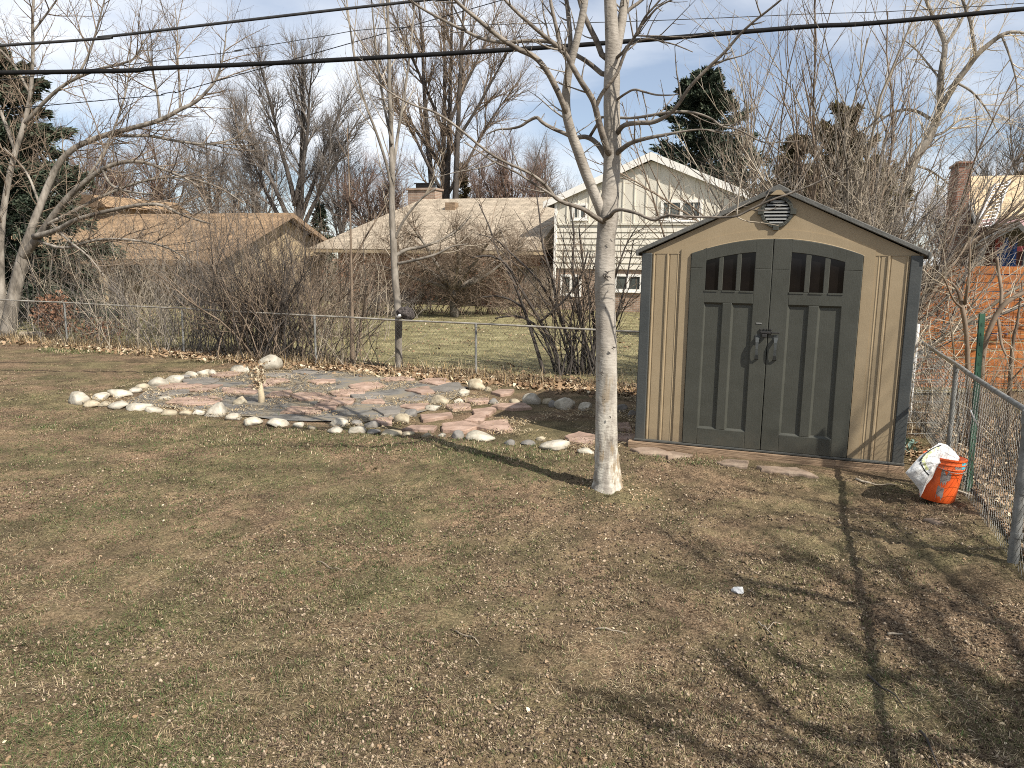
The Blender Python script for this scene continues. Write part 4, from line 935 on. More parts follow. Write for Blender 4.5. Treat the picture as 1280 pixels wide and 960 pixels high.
for (xa, ya, xb, yb, l_, r_) in twl:
    A, B = gp(xa, ya), gp(xb, yb); pts = []
    for k in range(7):
        q = A.lerp(B, k / 6); q += Vector((mnoise.noise(q * 4), mnoise.noise(q * 4 + Vector((9, 9, 9))), 0)) * .10 * (A - B).length * 1.2; q.z = gz(q.x, q.y) + .012; pts.append(q)
    m = MB(); m.tube(pts, [r_ * (1 - .1 * k) for k in range(7)], 6)
    if 'forked' in l_: m.tube([pts[3], pts[3] + Vector((.05, .05, .02)), pts[3] + Vector((.11, .07, .0))], [r_ * .6, r_ * .5, r_ * .3], 5)
    tag(m.build('twig', 'bark_dark' if 'dark' in l_ else 'bark_pale', smooth=True), l_, 'twig')
# dead stub of a young tree on the flagstones
stub = thing('dead_tree_stub', 'short bleached dead tree stub with curled dry leaves on top, on the flagstones', 'stump', gp(327, 503))
m = MB(); h = .02; q = [Vector((0, 0, -.05)), Vector((.0, 0, .12)), Vector((-.02, 0, .26)), Vector((-.045, .0, .42)), Vector((-.05, 0, .50))]
m.tube(q, [.05, .042, .040, .042, .03], 10); m.tube([Vector((-.02, 0, .25)), Vector((.03, 0, .34)), Vector((.035, 0, .47))], [.02, .018, .01], 7); m.tube([Vector((-.03, 0, .32)), Vector((-.085, .01, .42)), Vector((-.09, .02, .5))], [.016, .014, .01], 7)
m.build('trunk', 'leafpale', stub, smooth=True)
m = MB(); rr = random.Random(9)
for k in range(260):
    c = Vector((rr.gauss(-.04, .07), rr.gauss(0, .06), rr.uniform(.2, .56))); c.x = -.03 + (c.x + .03) * (.35 + (c.z - .2) * 2.2)
    a = Vector((rr.gauss(0, 1), rr.gauss(0, 1), rr.gauss(0, 1))).normalized() * rr.uniform(.018, .04); b_ = a.cross(Vector((rr.gauss(0, 1), rr.gauss(0, 1), rr.gauss(0, 1)))).normalized() * rr.uniform(.01, .02)
    m.poly([c - a, c - b_, c + a, c + b_], rr.choice([0, 0, 1]))
m.build('dry_leaves', ['leafdry', 'leafpale'], stub)

# ------------------------------------------------------------------ overhead wires
def wire(pts, Y0, r, label, m, Y1=None):
    P = [at(x, y, Y0) for x, y in pts]
    a = P[0] + (P[0] - P[1]).normalized() * 14 + Vector((0, 0, .25)); b_ = P[-1] + (P[-1] - P[-2]).normalized() * 14 + Vector((0, 0, .3))
    P = [a] + P + [b_]; D = []
    for i in range(len(P) - 1):
        for k in range(8):
            # Catmull-Rom
            p0 = P[max(i - 1, 0)]; p1 = P[i]; p2 = P[i + 1]; p3 = P[min(i + 2, len(P) - 1)]; t = k / 8
            D.append(.5 * ((2 * p1) + (p2 - p0) * t + (2 * p0 - 5 * p1 + 4 * p2 - p3) * t * t + (3 * p1 - p0 - 3 * p2 + p3) * t ** 3))
    D.append(P[-1]); mb = MB(); mb.tube(D, r, 8)
    return tag(mb.build('overhead_cable', m, smooth=True), label, 'cable')
wire([(0, 91), (200, 85), (400, 76), (640, 62), (780, 52), (1000, 34), (1280, 11)], 10.0, .028, 'thick black overhead cable crossing the whole sky', 'cable')
wire([(0, 57), (130, 46), (250, 32), (400, 14.5), (540, -1), (700, -20)], 10.6, .019, 'grey overhead cable rising to the top edge above the black one', 'cable2')
wire([(185, 78), (300, 62), (400, 46), (470, 36), (640, 30), (780, 27), (1000, 18), (1280, 4)], 13, .006, 'thinnest overhead wire between the two thick cables', 'cable2')
wire([(100, 128), (210, 116), (325, 86)], 15, .008, 'dark service wire dipping behind the left tree', 'cable')
# ------------------------------------------------------------------ bare trees
def rvec(rr): return Vector((rr.gauss(0, 1), rr.gauss(0, 1), rr.gauss(0, 1))).normalized()
def walk(p, d, L, n, wander, trop, rr):
    pts = [p.copy()]; d = d.normalized()
    for i in range(n):
        d = (d + rvec(rr) * wander + trop * (1.0 / n)).normalized()
        p = p + d * (L / n); pts.append(p.copy())
    return pts
def perp_dir(t, ang, rr, flat=0.0):
    a = t.cross(rvec(rr)); a = a.normalized() if a.length > 1e-5 else Vector((1, 0, 0))
    d = t * math.cos(ang) + a * math.sin(ang)
    return d.normalized()
def sprout(mb, pts, rad, lvl, P, rr, t0=.2, mi=0):
    """children along a finished limb; P: list of per-level dicts"""
    if lvl >= len(P): return
    Q = P[lvl]; n = len(pts); Ltot = sum((pts[i + 1] - pts[i]).length for i in range(n - 1))
    cnt = Q['n'] if not callable(Q['n']) else Q['n'](Ltot)
    if isinstance(cnt, float): cnt = int(cnt * Ltot + rr.random())
    for k in range(cnt):
        t = t0 + (1 - t0) * ((k + rr.random()) / max(cnt, 1)); t = min(t, .985)
        f = t * (n - 1); i = min(int(f), n - 2); p = pts[i].lerp(pts[i + 1], f - i); tg = (pts[i + 1] - pts[i]).normalized()
        r0 = (rad[i] + (rad[i + 1] - rad[i]) * (f - i))
        d = perp_dir(tg, R(rr.uniform(*Q['ang'])), rr)
        if d.z < Q.get('minz', -1): d.z = abs(d.z) * .5 + Q.get('minz', 0); d.normalize()
        L = rr.uniform(*Q['len']) * (Ltot if Q.get('rel') else 1) * (1 - Q.get('fall', .5) * t)
        r = min(r0 * .72, Q['r'] * rr.uniform(.75, 1.2)); ns = Q.get('seg', 4)
        c = walk(p, d, L, ns, Q.get('wander', .12), Vector((0, 0, Q.get('up', .3))), rr)
        rd = [r * (1 - .72 * j / ns) for j in range(ns + 1)]
        mb.tube(c, rd, Q.get('sides', 3), mi if 'mi' not in Q else Q['mi'], cap=False)
        sprout(mb, c, rd, lvl + 1, P, rr, Q.get('t0', .15))
def smooth_path(P, k=4):
    D = []
    for i in range(len(P) - 1):
        p0 = P[max(i - 1, 0)]; p1 = P[i]; p2 = P[i + 1]; p3 = P[min(i + 2, len(P) - 1)]
        for j in range(k):
            t = j / k
            D.append(tuple(.5 * ((2 * b) + (c - a) * t + (2 * a - 5 * b + 4 * c - d) * t * t + (3 * b - a - 3 * c + d) * t ** 3) for a, b, c, d in zip(p0, p1, p2, p3)))
    D.append(tuple(P[-1])); return D
def traced(P, Y, k=4):
    """(px, py, dY, width px) samples -> 3D points and radii"""
    D = smooth_path(P, k); pts = [at(x, y, Y + dy) for x, y, dy, wpx in D]
    rad = [max(wpx, .6) * (Y + dy) / F / 2 for x, y, dy, wpx in D]
    return pts, rad

# --- the pale foreground tree
MY = gp(760, 613).y + .1
maple = thing('shade_tree', 'pale smooth-barked bare tree standing alone on the lawn in front of the shed', 'tree', (at(760, 613, MY).x, MY, 0))
inv = Matrix.Translation(-Vector(maple.location))
def mpart(name, mb, m, parent=maple, **k): mb.xf(inv); return mb.build(name, m, parent, smooth=True, **k)
TR = [(759, 630, 0, 60), (759, 620, 0, 54), (759, 611, 0, 47), (759.5, 602, 0, 41), (759.5, 590, 0, 36.5), (759, 575, 0, 33.5), (758.5, 550, 0, 31), (758, 500, 0, 29), (757.5, 440, 0, 28), (757, 390, 0, 26.5), (756.5, 345, 0, 26), (757.5, 300, 0, 24.5), (760, 272, 0, 26), (763, 240, 0, 23), (766, 187, 0, 22), (764.5, 150, 0, 20.5), (764, 110, 0, 20), (765, 62, 0, 18), (763.5, 20, 0, 16.5), (762, -30, .05, 14.5), (760, -100, .12, 12), (763, -180, .2, 9), (759, -270, .3, 5.5), (762, -350, .3, 2.5)]
D = smooth_path(TR, 6); pts = [at(x, y, MY + dy) for x, y, dy, w_ in D]; rad = [w_ * (.94 if y < 600 else .9) * (MY + dy) / F / 2 for x, y, dy, w_ in D]
m = MB(); m.tube(pts, rad, 28)
bumps = [(757, 345, .030, .045, 4), (765, 187, .014, .07, 20), (746, 408, .022, .03, 40), (768, 433, .020, .04, -20), (752, 466, .016, .035, 0), (751, 262, .02, .09, 40), (760, 268, .012, .1, 0), (762, 122, .012, .05, 10), (752, 555, .008, .08, 20)]
bp_ = [(at(x, y, MY - .12), a, s) for x, y, a, s, _ in bumps]
nr = len(pts)
for i in range(nr):
    c = pts[i]
    for k in range(28):
        v = Vector(m.v[i * 28 + k]); o_ = v - c; r = o_.length; n_ = o_.normalized()
        dl_ = .010 * mnoise.noise(Vector((n_.x * 1.2, n_.y * 1.2, v.z * 1.3))) + .005 * mnoise.noise(Vector((n_.x * 3, n_.y * 3, v.z * 9)))
        if v.z < .35:      # buttress ridges at the foot
            dl_ += .022 * (1 - v.z / .35) * (mnoise.noise(Vector((n_.x * 2.6, n_.y * 2.6, 3))) + .15) + .006 * mnoise.noise(v * 22)
        for q, a, s in bp_:
            dd = (v - q).length; dl_ += a * math.exp(-(dd / s) ** 2) * (1 + .9 * mnoise.noise(v * 45))
        m.v[i * 28 + k] = tuple(c + n_ * (r + dl_))
mpart('trunk', m, 'maple')
rr = random.Random(31)
for (x, y, s_, n_) in [(757, 345, .045, 9), (768, 433, .03, 4), (752, 466, .028, 4), (746, 408, .018, 3), (754, 500, .02, 2), (764, 300, .02, 2), (763, 520, .016, 2), (757, 385, .014, 2)]:
    c = at(x, y, MY - .135 + (.012 if y < 420 else 0)); mk = MB()
    for k in range(n_):
        a = rr.uniform(-.5, .5) + (PI / 2 if rr.random() < .25 else 0); L = s_ * rr.uniform(.5, 1.1); o_ = Vector((rr.gauss(0, s_ * .4), 0, rr.gauss(0, s_ * .45)))
        q = [c + o_ + Vector((math.cos(a) * L * (t - .5), .004 + abs((o_.x + math.cos(a) * L * (t - .5)) ** 2) * 4 + .003 * math.sin(t * 9), math.sin(a) * L * (t - .5) + .006 * math.sin(t * 5 + k))) for t in (0, .25, .5, .75, 1)]
        mk.tube(q, [.001, .0035, .0045, .0035, .001], 5)
    mpart('bark_scar', mk, 'bark_dark')
TW = [dict(n=4.6, ang=(35, 75), len=(.10, .46), fall=.2, r=.0075, seg=4, wander=.16, up=.15, sides=4, t0=.2), dict(n=8.0, ang=(40, 80), len=(.025, .10), r=.0045, seg=2, wander=.2, up=.1, sides=3)]
LIMBS = {
 'left leader': [(757, 278, -.02, 17), (748, 255, -.04, 16), (733, 218, -.08, 16), (723, 190, -.12, 15.5), (714, 165, -.15, 14.5), (708, 140, -.18, 13.5), (708, 112, -.2, 12.5), (712, 85, -.22, 12), (721, 50, -.25, 11.5), (730, 8, -.28, 11), (736, -50, -.32, 9), (730, -120, -.4, 7), (736, -200, -.4, 4)],
 'far left limb': [(709, 145, -.17, 10), (703, 128, -.25, 9.5), (694, 108, -.3, 9.5), (683, 88, -.36, 9), (668, 71, -.4, 8.5), (645, 60, -.45, 8), (620, 43, -.5, 7.2), (597, 24, -.55, 6.3), (572, 3, -.6, 5.4), (548, -25, -.7, 4.4), (515, -60, -.8, 3)],
 'sweeping upper limb': [(752, 92, .2, 8), (735, 78, .25, 7.2), (715, 66, .3, 6.8), (690, 53, .35, 6.4), (660, 51, .4, 6), (632, 53, .45, 5.6), (605, 49, .5, 5.2), (578, 37, .55, 4.8), (550, 23, .6, 4.3), (525, 9, .65, 3.8), (500, -8, .7, 3.2), (460, -30, .8, 2.3)],
 'inner left limb': [(760, 190, -.08, 10.5), (753, 168, -.14, 10.5), (748, 150, -.18, 10), (743, 130, -.22, 9.5), (737, 118, -.26, 9), (727, 103, -.3, 8.5), (716, 84, -.34, 8), (707, 68, -.36, 7.5), (697, 58, -.4, 7), (683, 47, -.44, 6.4), (665, 32, -.5, 5.6), (645, 14, -.55, 5), (628, -4, -.6, 4.2), (600, -40, -.7, 3)],
 'inner upright': [(745, 133, -.22, 7), (752, 118, -.26, 6.4), (763, 103, -.3, 6), (772, 90, -.32, 5.6), (778, 74, -.34, 5.2), (784, 60, -.36, 4.8), (795, 43, -.4, 4.2), (806, 22, -.45, 3.6), (818, 8, -.5, 3), (832, -8, -.55, 2.4)],
 'rear left limb': [(757, 196, .1, 9), (750, 184, .14, 8.6), (741, 175, .18, 8), (731, 171, .2, 7.4), (718, 172, .22, 6.8), (704, 166, .26, 6.2), (690, 160, .3, 6), (678, 153, .33, 5.6), (671, 147, .36, 5.4), (661, 151, .4, 5), (650, 158, .44, 4.2), (636, 161, .5, 3.4), (622, 162, .55, 2.6), (608, 168, .6, 1.8)],
 'drooping low left limb': [(752, 276, -.1, 8.5), (742, 270, -.18, 8), (732, 263, -.25, 7.4), (720, 258, -.32, 7), (704, 253, -.4, 6.6), (693, 246, -.46, 6.2), (684, 234, -.5, 5.4), (672, 223, -.55, 4.8), (655, 213, -.6, 4.5), (628, 201, -.65, 4.2), (606, 187, -.7, 4), (585, 170, -.75, 3.8), (561, 151, -.8, 3.6), (540, 139, -.84, 3.3), (516, 131, -.88, 3), (495, 120, -.92, 2.6), (474, 105, -.96, 2.2), (447, 79, -1.0, 1.5)],
 'lower twin of the low limb': [(698, 249, -.44, 4.6), (684, 240, -.5, 4), (666, 229, -.52, 3.6), (648, 217, -.54, 3.4), (630, 208, -.56, 3.2), (614, 200, -.58, 3), (598, 189, -.6, 2.6), (580, 178, -.62, 2)],
 'crossing low right limb': [(763, 270, -.14, 7), (768, 264, -.22, 6.4), (776, 262, -.28, 6), (786, 264, -.34, 5.6), (797, 267, -.4, 5.2), (808, 272, -.46, 5), (818, 275, -.5, 5), (828, 271, -.54, 4.4), (838, 269, -.58, 4), (852, 270.5, -.62, 3.8), (880, 271.5, -.7, 3.8), (905, 271.5, -.78, 3.7), (921, 270, -.82, 3.6), (938, 262, -.86, 3.6), (962, 251, -.92, 3.5), (990, 241, -.98, 3.2), (1015, 231, -1.04, 2.8), (1040, 219, -1.1, 2.2), (1064, 208, -1.15, 1.4)],
 'mid right limb': [(772, 191, -.06, 8.4), (779, 185, -.12, 8), (788, 179, -.18, 7.4), (800, 175, -.24, 6.8), (815, 171.5, -.3, 6), (832, 168.5, -.36, 5.2), (850, 165, -.4, 3.6), (875, 162, -.45, 2.8), (905, 165, -.5, 2.2), (930, 170, -.55, 1.6)],
 'long right limb': [(772, 166, -.04, 8.4), (777, 159, -.1, 8), (785, 155, -.16, 7.6), (800, 153.5, -.22, 7.2), (815, 153, -.28, 6.8), (828, 148, -.34, 6.6), (840, 140, -.4, 6.2), (851, 126, -.46, 6), (860, 112, -.5, 5.8), (872, 98, -.55, 5.6), (888, 82, -.6, 5.2), (906, 65, -.66, 4.8), (924, 44, -.72, 4.4), (942, 27, -.78, 4), (960, 13, -.84, 3.6), (982, -6, -.9, 3), (1010, -40, -1, 2)],
 'limb behind it': [(752, 146.5, .1, 4.6), (770, 147, .02, 4.4), (790, 147.5, -.1, 4.2), (812, 144.5, -.2, 4.6), (832, 141, -.28, 4.6), (852, 139.5, -.34, 4.2), (872, 142, -.4, 3.8), (890, 149, -.46, 3.4), (903, 158, -.52, 3), (925, 163, -.56, 2.6), (952, 177, -.6, 2.2), (975, 178, -.64, 1.8), (1000, 176, -.7, 1.2)],
 'short right limb': [(772, 124, -.05, 4), (782, 117, -.12, 3.8), (793, 112, -.2, 3.6), (806, 115, -.28, 3.2), (820, 118.5, -.36, 2.8), (835, 119, -.42, 2.2), (848, 118, -.48, 1.4)],
 'right leader': [(768, 75, .03, 14), (773, 50, .06, 14), (777, 28, .1, 13.5), (781, 2, .15, 13), (788, -40, .2, 11), (800, -100, .3, 8), (806, -170, .35, 5), (818, -240, .4, 2.5)],
 'right leader side limb': [(780, 18, .12, 6), (789, 10, .12, 5.6), (800, 2, .12, 5.2), (815, -12, .1, 4.6), (840, -40, .05, 3.4), (870, -70, 0, 2)],
 'upper right spray': [(778, 66, -.1, 5), (787, 55, -.18, 4.8), (795, 44, -.24, 4.4), (803, 31, -.3, 4), (812, 20, -.36, 3.4), (824, 8, -.42, 2.8), (845, -2, -.5, 2.2), (868, -5, -.55, 1.4)],
 'flat right spray': [(783, 58, -.16, 3.6), (797, 52, -.24, 3.4), (812, 48.5, -.3, 3), (828, 52, -.36, 2.6), (844, 56, -.42, 2.2), (866, 65, -.48, 1.4)],
 'left upright': [(752, 68, .06, 9), (746, 52, .08, 8.6), (738, 36, .1, 8), (730, 18, .12, 7.6), (722, -10, .16, 6.6), (712, -60, .2, 5), (706, -120, .3, 3)],
 'second left upright': [(712, 78, -.22, 7.5), (713, 50, -.2, 7.2), (711, 25, -.18, 7), (708, 0, -.16, 6.4), (700, -50, -.1, 5), (698, -110, 0, 3)],
 'third left upright': [(700, 63, -.4, 6), (697, 42, -.42, 5.8), (692, 20, -.44, 5.4), (688, 0, -.46, 5), (680, -50, -.5, 3.6), (670, -100, -.5, 2)],
}
CENTRE = [(p.copy(), r) for p, r in zip(pts, rad)]
for li, (nm, P) in enumerate(LIMBS.items()):
    pts, rad = traced([(x, y, d_, w_ * (.80 if w_ > 12 else .76)) for x, y, d_, w_ in P], MY, 4)
    q, qr = min(CENTRE, key=lambda c: (c[0] - pts[0] + (pts[1] - pts[0]).normalized() * .06).length)      # root the limb inside what bears it
    if (q - pts[0]).length > .01 and (q - pts[0]).length < .35: pts = [q] + pts; rad = [min(rad[0] * 1.1, qr)] + rad
    CENTRE += [(p.copy(), r) for p, r in zip(pts, rad)]
    m = MB(); m.tube(pts, rad, 10 if rad[0] > .025 else 8)
    rr = random.Random(100 + li)
    big_ = rad[0] > .03
    sprout(m, pts, rad, 0, TW, rr, .22)
    # a few stronger side shoots
    sprout(m, pts, rad, 0, [dict(n=1.1 if big_ else .6, ang=(35, 65), len=(.4, .95), fall=.4, r=.010, seg=6, wander=.14, up=.35, sides=5, t0=.2), TW[0], TW[1]], rr, .3)
    mpart('branch', m, ['maple'] if nm in ('left leader', 'right leader') else ['mapletwig'])
# thin twigs hanging by the vent
for P in ([(921, 270, -.82, 2), (924, 240, -.84, 1.8), (929, 215, -.86, 1.5), (938, 199, -.88, 1)], [(921, 271, -.82, 1.6), (932, 276, -.84, 1.4), (952, 278.5, -.86, 1.2), (973, 282, -.88, .8)], [(848, 268, -.6, 1.6), (855, 255, -.62, 1.3), (868, 240, -.66, 1)], [(797, 147, -.12, 2), (800, 160, -.14, 1.6), (801, 172, -.15, 1.2), (799, 185, -.16, .8)]):
    pts, rad = traced(P, MY, 4); m = MB(); m.tube(pts, rad, 5); sprout(m, pts, rad, 0, [TW[1]], random.Random(5), .2); mpart('twig', m, 'bark_pale')
# out-of-frame upper crown, which throws the fine shadows on the flagstones
m = MB(); rr = random.Random(77)
for (x, y, dy) in [(736, -60, -.3), (762, -60, .1), (790, -60, .2), (760, -150, .1), (735, -150, -.4), (803, -120, .3), (762, -220, .2)]:
    b0 = at(x, y, MY + dy)
    for k in range(4):
        d = perp_dir(Vector((0, 0, 1)), R(rr.uniform(30, 65)), rr); c = walk(b0, d, rr.uniform(1.0, 1.9), 7, .12, Vector((0, 0, .5)), rr); rd = [.016 * (1 - .7 * j / 7) for j in range(8)]
        m.tube(c, rd, 5, cap=False); sprout(m, c, rd, 0, [dict(n=4.0, ang=(30, 65), len=(.25, .7), fall=.4, r=.007, seg=4, wander=.15, up=.3, sides=3), TW[1]], rr, .15)
mpart('upper_crown', m, 'mapletwig')

# --- generic bare tree (own local coordinates, base at the origin)
def crown_levels(a, b, c, extra=None):
    L = [dict(n=a[0], ang=a[1], len=a[2], r=a[3], seg=6, wander=.12, up=a[4], sides=5, fall=.35, rel=False),
         dict(n=b[0], ang=b[1], len=b[2], r=b[3], seg=5, wander=.13, up=b[4], sides=3, fall=.4),
         dict(n=c[0], ang=c[1], len=c[2], r=c[3], seg=3, wander=.16, up=c[4], sides=3, fall=.4)]
    return L + ([extra] if extra else [])
def bare_tree(name, label, loc, trunks, levels, mt, mc, seed, group=None, t0=.25, rz=0.0):
    """trunks: list of (pts, radii) in local coordinates"""
    root = thing(name, label, 'tree', loc, rz, group); rr = random.Random(seed)
    m = MB(); c = MB()
    for pts, rad in trunks:
        m.tube(pts, rad, 9); sprout(c, pts, rad, 0, levels, rr, t0)
    m.build('trunk', mt, root, smooth=True); c.build('crown', mc, root); return root
def path(h, r, lean=(0, 0), n=10, wander=.05, seed=1, base=(0, 0, 0), taper=.85):
    rr = random.Random(seed); p = Vector(base); pts = [p.copy()]; d = Vector((lean[0], lean[1], 1)).normalized()
    for i in range(n):
        d = (d + rvec(rr) * wander).normalized(); p = p + d * (h / n); pts.append(p.copy())
    return pts, [r * (1 - taper * i / n) for i in range(n + 1)]

# bare tree left of centre
Y = 38; L0 = at(372, 375, Y); L0.z = 0
H_ = at(368, 62, Y).z
tr = [path(H_ * .97, .26, (-.02, 0), 12, .04, 3)] + [path(H_ * .6, .13, (l, .1 * s), 9, .07, 20 + k, (0, 0, H_ * f)) for k, (l, f, s) in enumerate([(.38, .28, 1), (-.42, .26, -1), (.25, .38, -1), (-.28, .4, 1), (.5, .22, -1), (-.55, .22, 1)])]
bare_tree('bare_tree', 'bare grey tree with an egg-shaped crown behind the brown roof, left of centre', L0, tr, crown_levels((15, (18, 42), (1.2, 3.2), .055, .5), (10, (22, 48), (.6, 1.7), .024, .4), (9, (25, 55), (.3, 1.0), .011, .3)), 'bark_dark', 'bark_grey', 31, t0=.3)
# big dark many-stemmed tree behind the chimney
Y = 47; L0 = at(556, 380, Y); L0.z = 0; H_ = at(556, -40, Y).z
tr = [path(H_ * .98, .25, (l * .35, s * .12), 13, .035, 50 + k, (o_, 0, 0)) for k, (l, s, o_) in enumerate([(.05, 0, .15), (-.06, 1, -.2), (.12, -1, .35), (-.14, .4, -.4)])]
tr += [path(H_ * .5, .12, (l, s * .2), 9, .07, 70 + k, (0, 0, H_ * f)) for k, (l, s, f) in enumerate([(.5, 1, .3), (-.5, -1, .3), (.6, -.5, .42), (-.6, .7, .38), (.35, 1, .5), (-.4, 1, .5)])]
bare_tree('bare_tree', 'tall dark bare tree of several close trunks behind the chimney', L0, tr, crown_levels((16, (20, 48), (1.5, 3.7), .06, .45), (9, (22, 48), (.8, 2.0), .026, .35), (8, (25, 55), (.4, 1.1), .013, .3)), 'bark_dark', 'bark_mid', 32, t0=.3)
# slim young tree just behind the fence
Yb = gp(498, 466).y + .5; L0 = gp(498, 466); L0.y = Yb; L0 = Vector((at(498, 466, Yb).x, Yb, 0))
def tpath(P, Y, k=4):
    pts, rad = traced(P, Y, k); return [p - L0 for p in pts], rad
tr = [tpath([(499, 466, 0, 10), (498, 430, 0, 9), (498, 395, 0, 9.5), (494, 350, 0, 9), (492, 310, 0, 8.5), (490, 270, 0, 7.5), (490, 220, 0, 7), (489, 170, .1, 6), (487, 120, .1, 5), (486, 60, .2, 4), (484, 0, .2, 3), (482, -60, .2, 2)], Yb),
      tpath([(491, 245, 0, 4), (483, 205, -.1, 3.6), (470, 165, -.2, 3.2), (457, 130, -.3, 2.8), (446, 90, -.3, 2.4), (437, 30, -.3, 2), (430, -30, -.3, 1.3)], Yb),
      tpath([(491, 215, 0, 4), (497, 170, .2, 3.6), (505, 120, .3, 3.2), (512, 70, .3, 2.6), (518, 10, .4, 2), (522, -40, .4, 1.3)], Yb),
      tpath([(490, 180, 0, 3.6), (480, 130, .3, 3.2), (472, 80, .4, 2.6), (467, 30, .4, 2), (462, -30, .4, 1.2)], Yb),
      tpath([(494, 320, 0, 4.6), (508, 312, .2, 4), (530, 308, .3, 3.4), (555, 298, .3, 2.8), (575, 285, .3, 2), (590, 268, .3, 1.2)], Yb),
      tpath([(496, 330, 0, 4), (520, 325, -.2, 3.6), (545, 318, -.3, 3), (565, 308, -.3, 2), (585, 305, -.3, 1.2)], Yb),
      tpath([(493, 300, 0, 3.6), (505, 275, -.1, 3), (525, 250, -.2, 2.6), (545, 235, -.2, 2)], Yb)]
bare_tree('young_tree', 'slim young pale-barked tree rising just behind the back fence', L0, tr, [dict(n=2.4, ang=(20, 40), len=(.5, 1.5), r=.012, seg=5, wander=.08, up=.6, sides=4, fall=.3), dict(n=4.0, ang=(25, 50), len=(.15, .5), r=.005, seg=3, wander=.12, up=.3, sides=3), dict(n=4.0, ang=(30, 60), len=(.06, .18), r=.003, seg=2, up=.2)], 'bark_tan', 'bark_pale', 33, t0=.3)
# second sapling to its left
L0 = Vector((at(441, 455, 14.4).x, 14.4, 0))
tr = [tpath([(441, 462, 0, 7), (440, 420, 0, 5.5), (440, 380, 0, 4), (439, 330, 0, 3), (438, 280, 0, 2.5), (436, 215, .1, 1.6), (434, 160, .1, 1)], 14.4), tpath([(440, 330, 0, 2.5), (455, 300, .1, 2.2), (472, 272, .2, 1.6), (486, 250, .3, 1)], 14.4), tpath([(441, 455, 0, 4), (449, 430, .1, 3), (452, 400, .2, 2), (458, 360, .2, 1)], 14.4)]
bare_tree('sapling', 'thin dark sapling left of the slim young tree at the fence', L0, tr, [dict(n=3.0, ang=(25, 50), len=(.3, .9), r=.007, seg=4, wander=.1, up=.4, sides=3, fall=.3), dict(n=4.0, ang=(25, 50), len=(.1, .35), r=.004, seg=2, up=.3)], 'bark_mid', 'bark_mid', 34, t0=.2)

# left leaning multi-limb tree
Y = 18.6; L0 = Vector((at(8, 440, Y).x, Y, 0))
LT = [[(4, 452, 0, 24), (12, 400, 0, 21), (20, 360, 0, 19), (29, 320, 0, 17), (38, 290, 0, 12), (50, 258, .1, 11), (62, 228, .2, 10), (74, 204, .2, 9.5), (92, 186, .2, 8.5), (112, 176, .2, 8), (131, 169, .2, 7.6), (165, 160, .1, 7), (200, 150, 0, 6.4), (225, 137, 0, 5.8), (245, 127, 0, 5), (262, 110, 0, 4.2), (272, 95, 0, 3.4), (280, 65, 0, 2.4), (283, 35, 0, 1.4)],
 [(28, 322, 0, 15), (45, 300, -.2, 12), (62, 276, -.3, 10), (82, 250, -.4, 9), (104, 229, -.5, 8), (128, 212, -.6, 7), (152, 203, -.7, 6), (180, 203, -.8, 5), (205, 212, -.9, 4), (230, 222, -1, 3), (250, 234, -1, 2)],
 [(5, 440, .3, 13), (2, 370, .5, 12), (1, 300, .6, 10), (8, 240, .7, 9), (18, 195, .8, 8), (30, 155, .9, 7), (38, 118, 1, 6), (41, 70, 1, 5), (41, 20, 1, 4), (44, -30, 1, 3)],
 [(132, 169, .2, 5), (160, 170, .3, 5), (187, 170, .4, 4.6), (220, 176, .5, 4), (250, 180, .6, 3.4), (270, 180, .7, 2.6), (295, 172, .8, 1.8), (310, 160, .8, 1)],
 [(42, 296, -.3, 9), (70, 288, -.6, 8), (95, 275, -.9, 7), (130, 265, -1.1, 6), (170, 257, -1.3, 5.4), (200, 256, -1.4, 5), (222, 266, -1.5, 4.2), (240, 273, -1.6, 3.4), (265, 280, -1.7, 2.2)],
 [(30, 155, .9, 6), (55, 128, .8, 5.4), (75, 110, .7, 5), (95, 98, .6, 4.6), (125, 86, .5, 4), (150, 80, .4, 3.4), (169, 72, .3, 2.8), (180, 50, .2, 1.8)],
 [(20, 190, .8, 6), (5, 150, 1.2, 5), (-12, 110, 1.4, 4), (-30, 60, 1.5, 3)],
 [(95, 98, .6, 4), (110, 70, .6, 3.4), (120, 40, .7, 2.8), (128, 10, .7, 2.2), (136, -20, .7, 1.4)],
 [(38, 118, 1, 4), (20, 85, 1.2, 3.6), (0, 62, 1.3, 3), (-20, 45, 1.4, 2)],
 [(41, 40, 1, 3.4), (60, 15, 1, 2.8), (78, -10, 1, 2)],
 [(200, 150, 0, 4), (197, 120, -.1, 3.6), (192, 95, -.2, 3), (187, 75, -.2, 2.4), (183, 50, -.2, 1.6)],
 [(225, 137, 0, 3.6), (224, 100, .1, 3), (222, 70, .2, 2.6), (222, 40, .2, 2), (219, 12, .2, 1.2)],
 [(128, 212, -.6, 4), (140, 232, -.9, 3.6), (165, 240, -1.1, 3), (195, 243, -1.3, 2.2)],
 [(62, 276, -.3, 4), (85, 300, -.8, 3.4), (110, 320, -1.1, 2.6), (130, 345, -1.3, 1.8)],
 [(60, 280, -.4, 5), (95, 262, -.2, 4.6), (140, 240, 0, 4.2), (185, 225, .2, 3.8), (230, 222, .3, 3.2), (275, 235, .4, 2.4), (305, 255, .5, 1.6)],
 [(45, 300, -.2, 5), (80, 310, -.7, 4.6), (120, 300, -1, 4.2), (165, 300, -1.3, 3.6), (210, 310, -1.5, 2.8), (240, 330, -1.6, 1.8)],
 [(104, 229, -.5, 4), (130, 190, -.2, 3.6), (150, 140, 0, 3), (160, 100, .1, 2.4), (163, 60, .1, 1.4)],
 [(50, 258, .1, 4), (38, 225, .4, 3.6), (25, 205, .6, 3), (5, 185, .8, 2.4)]]
tr = [tpath([(x, y, d_, w_ * .8) for x, y, d_, w_ in P], Y) for P in LT]
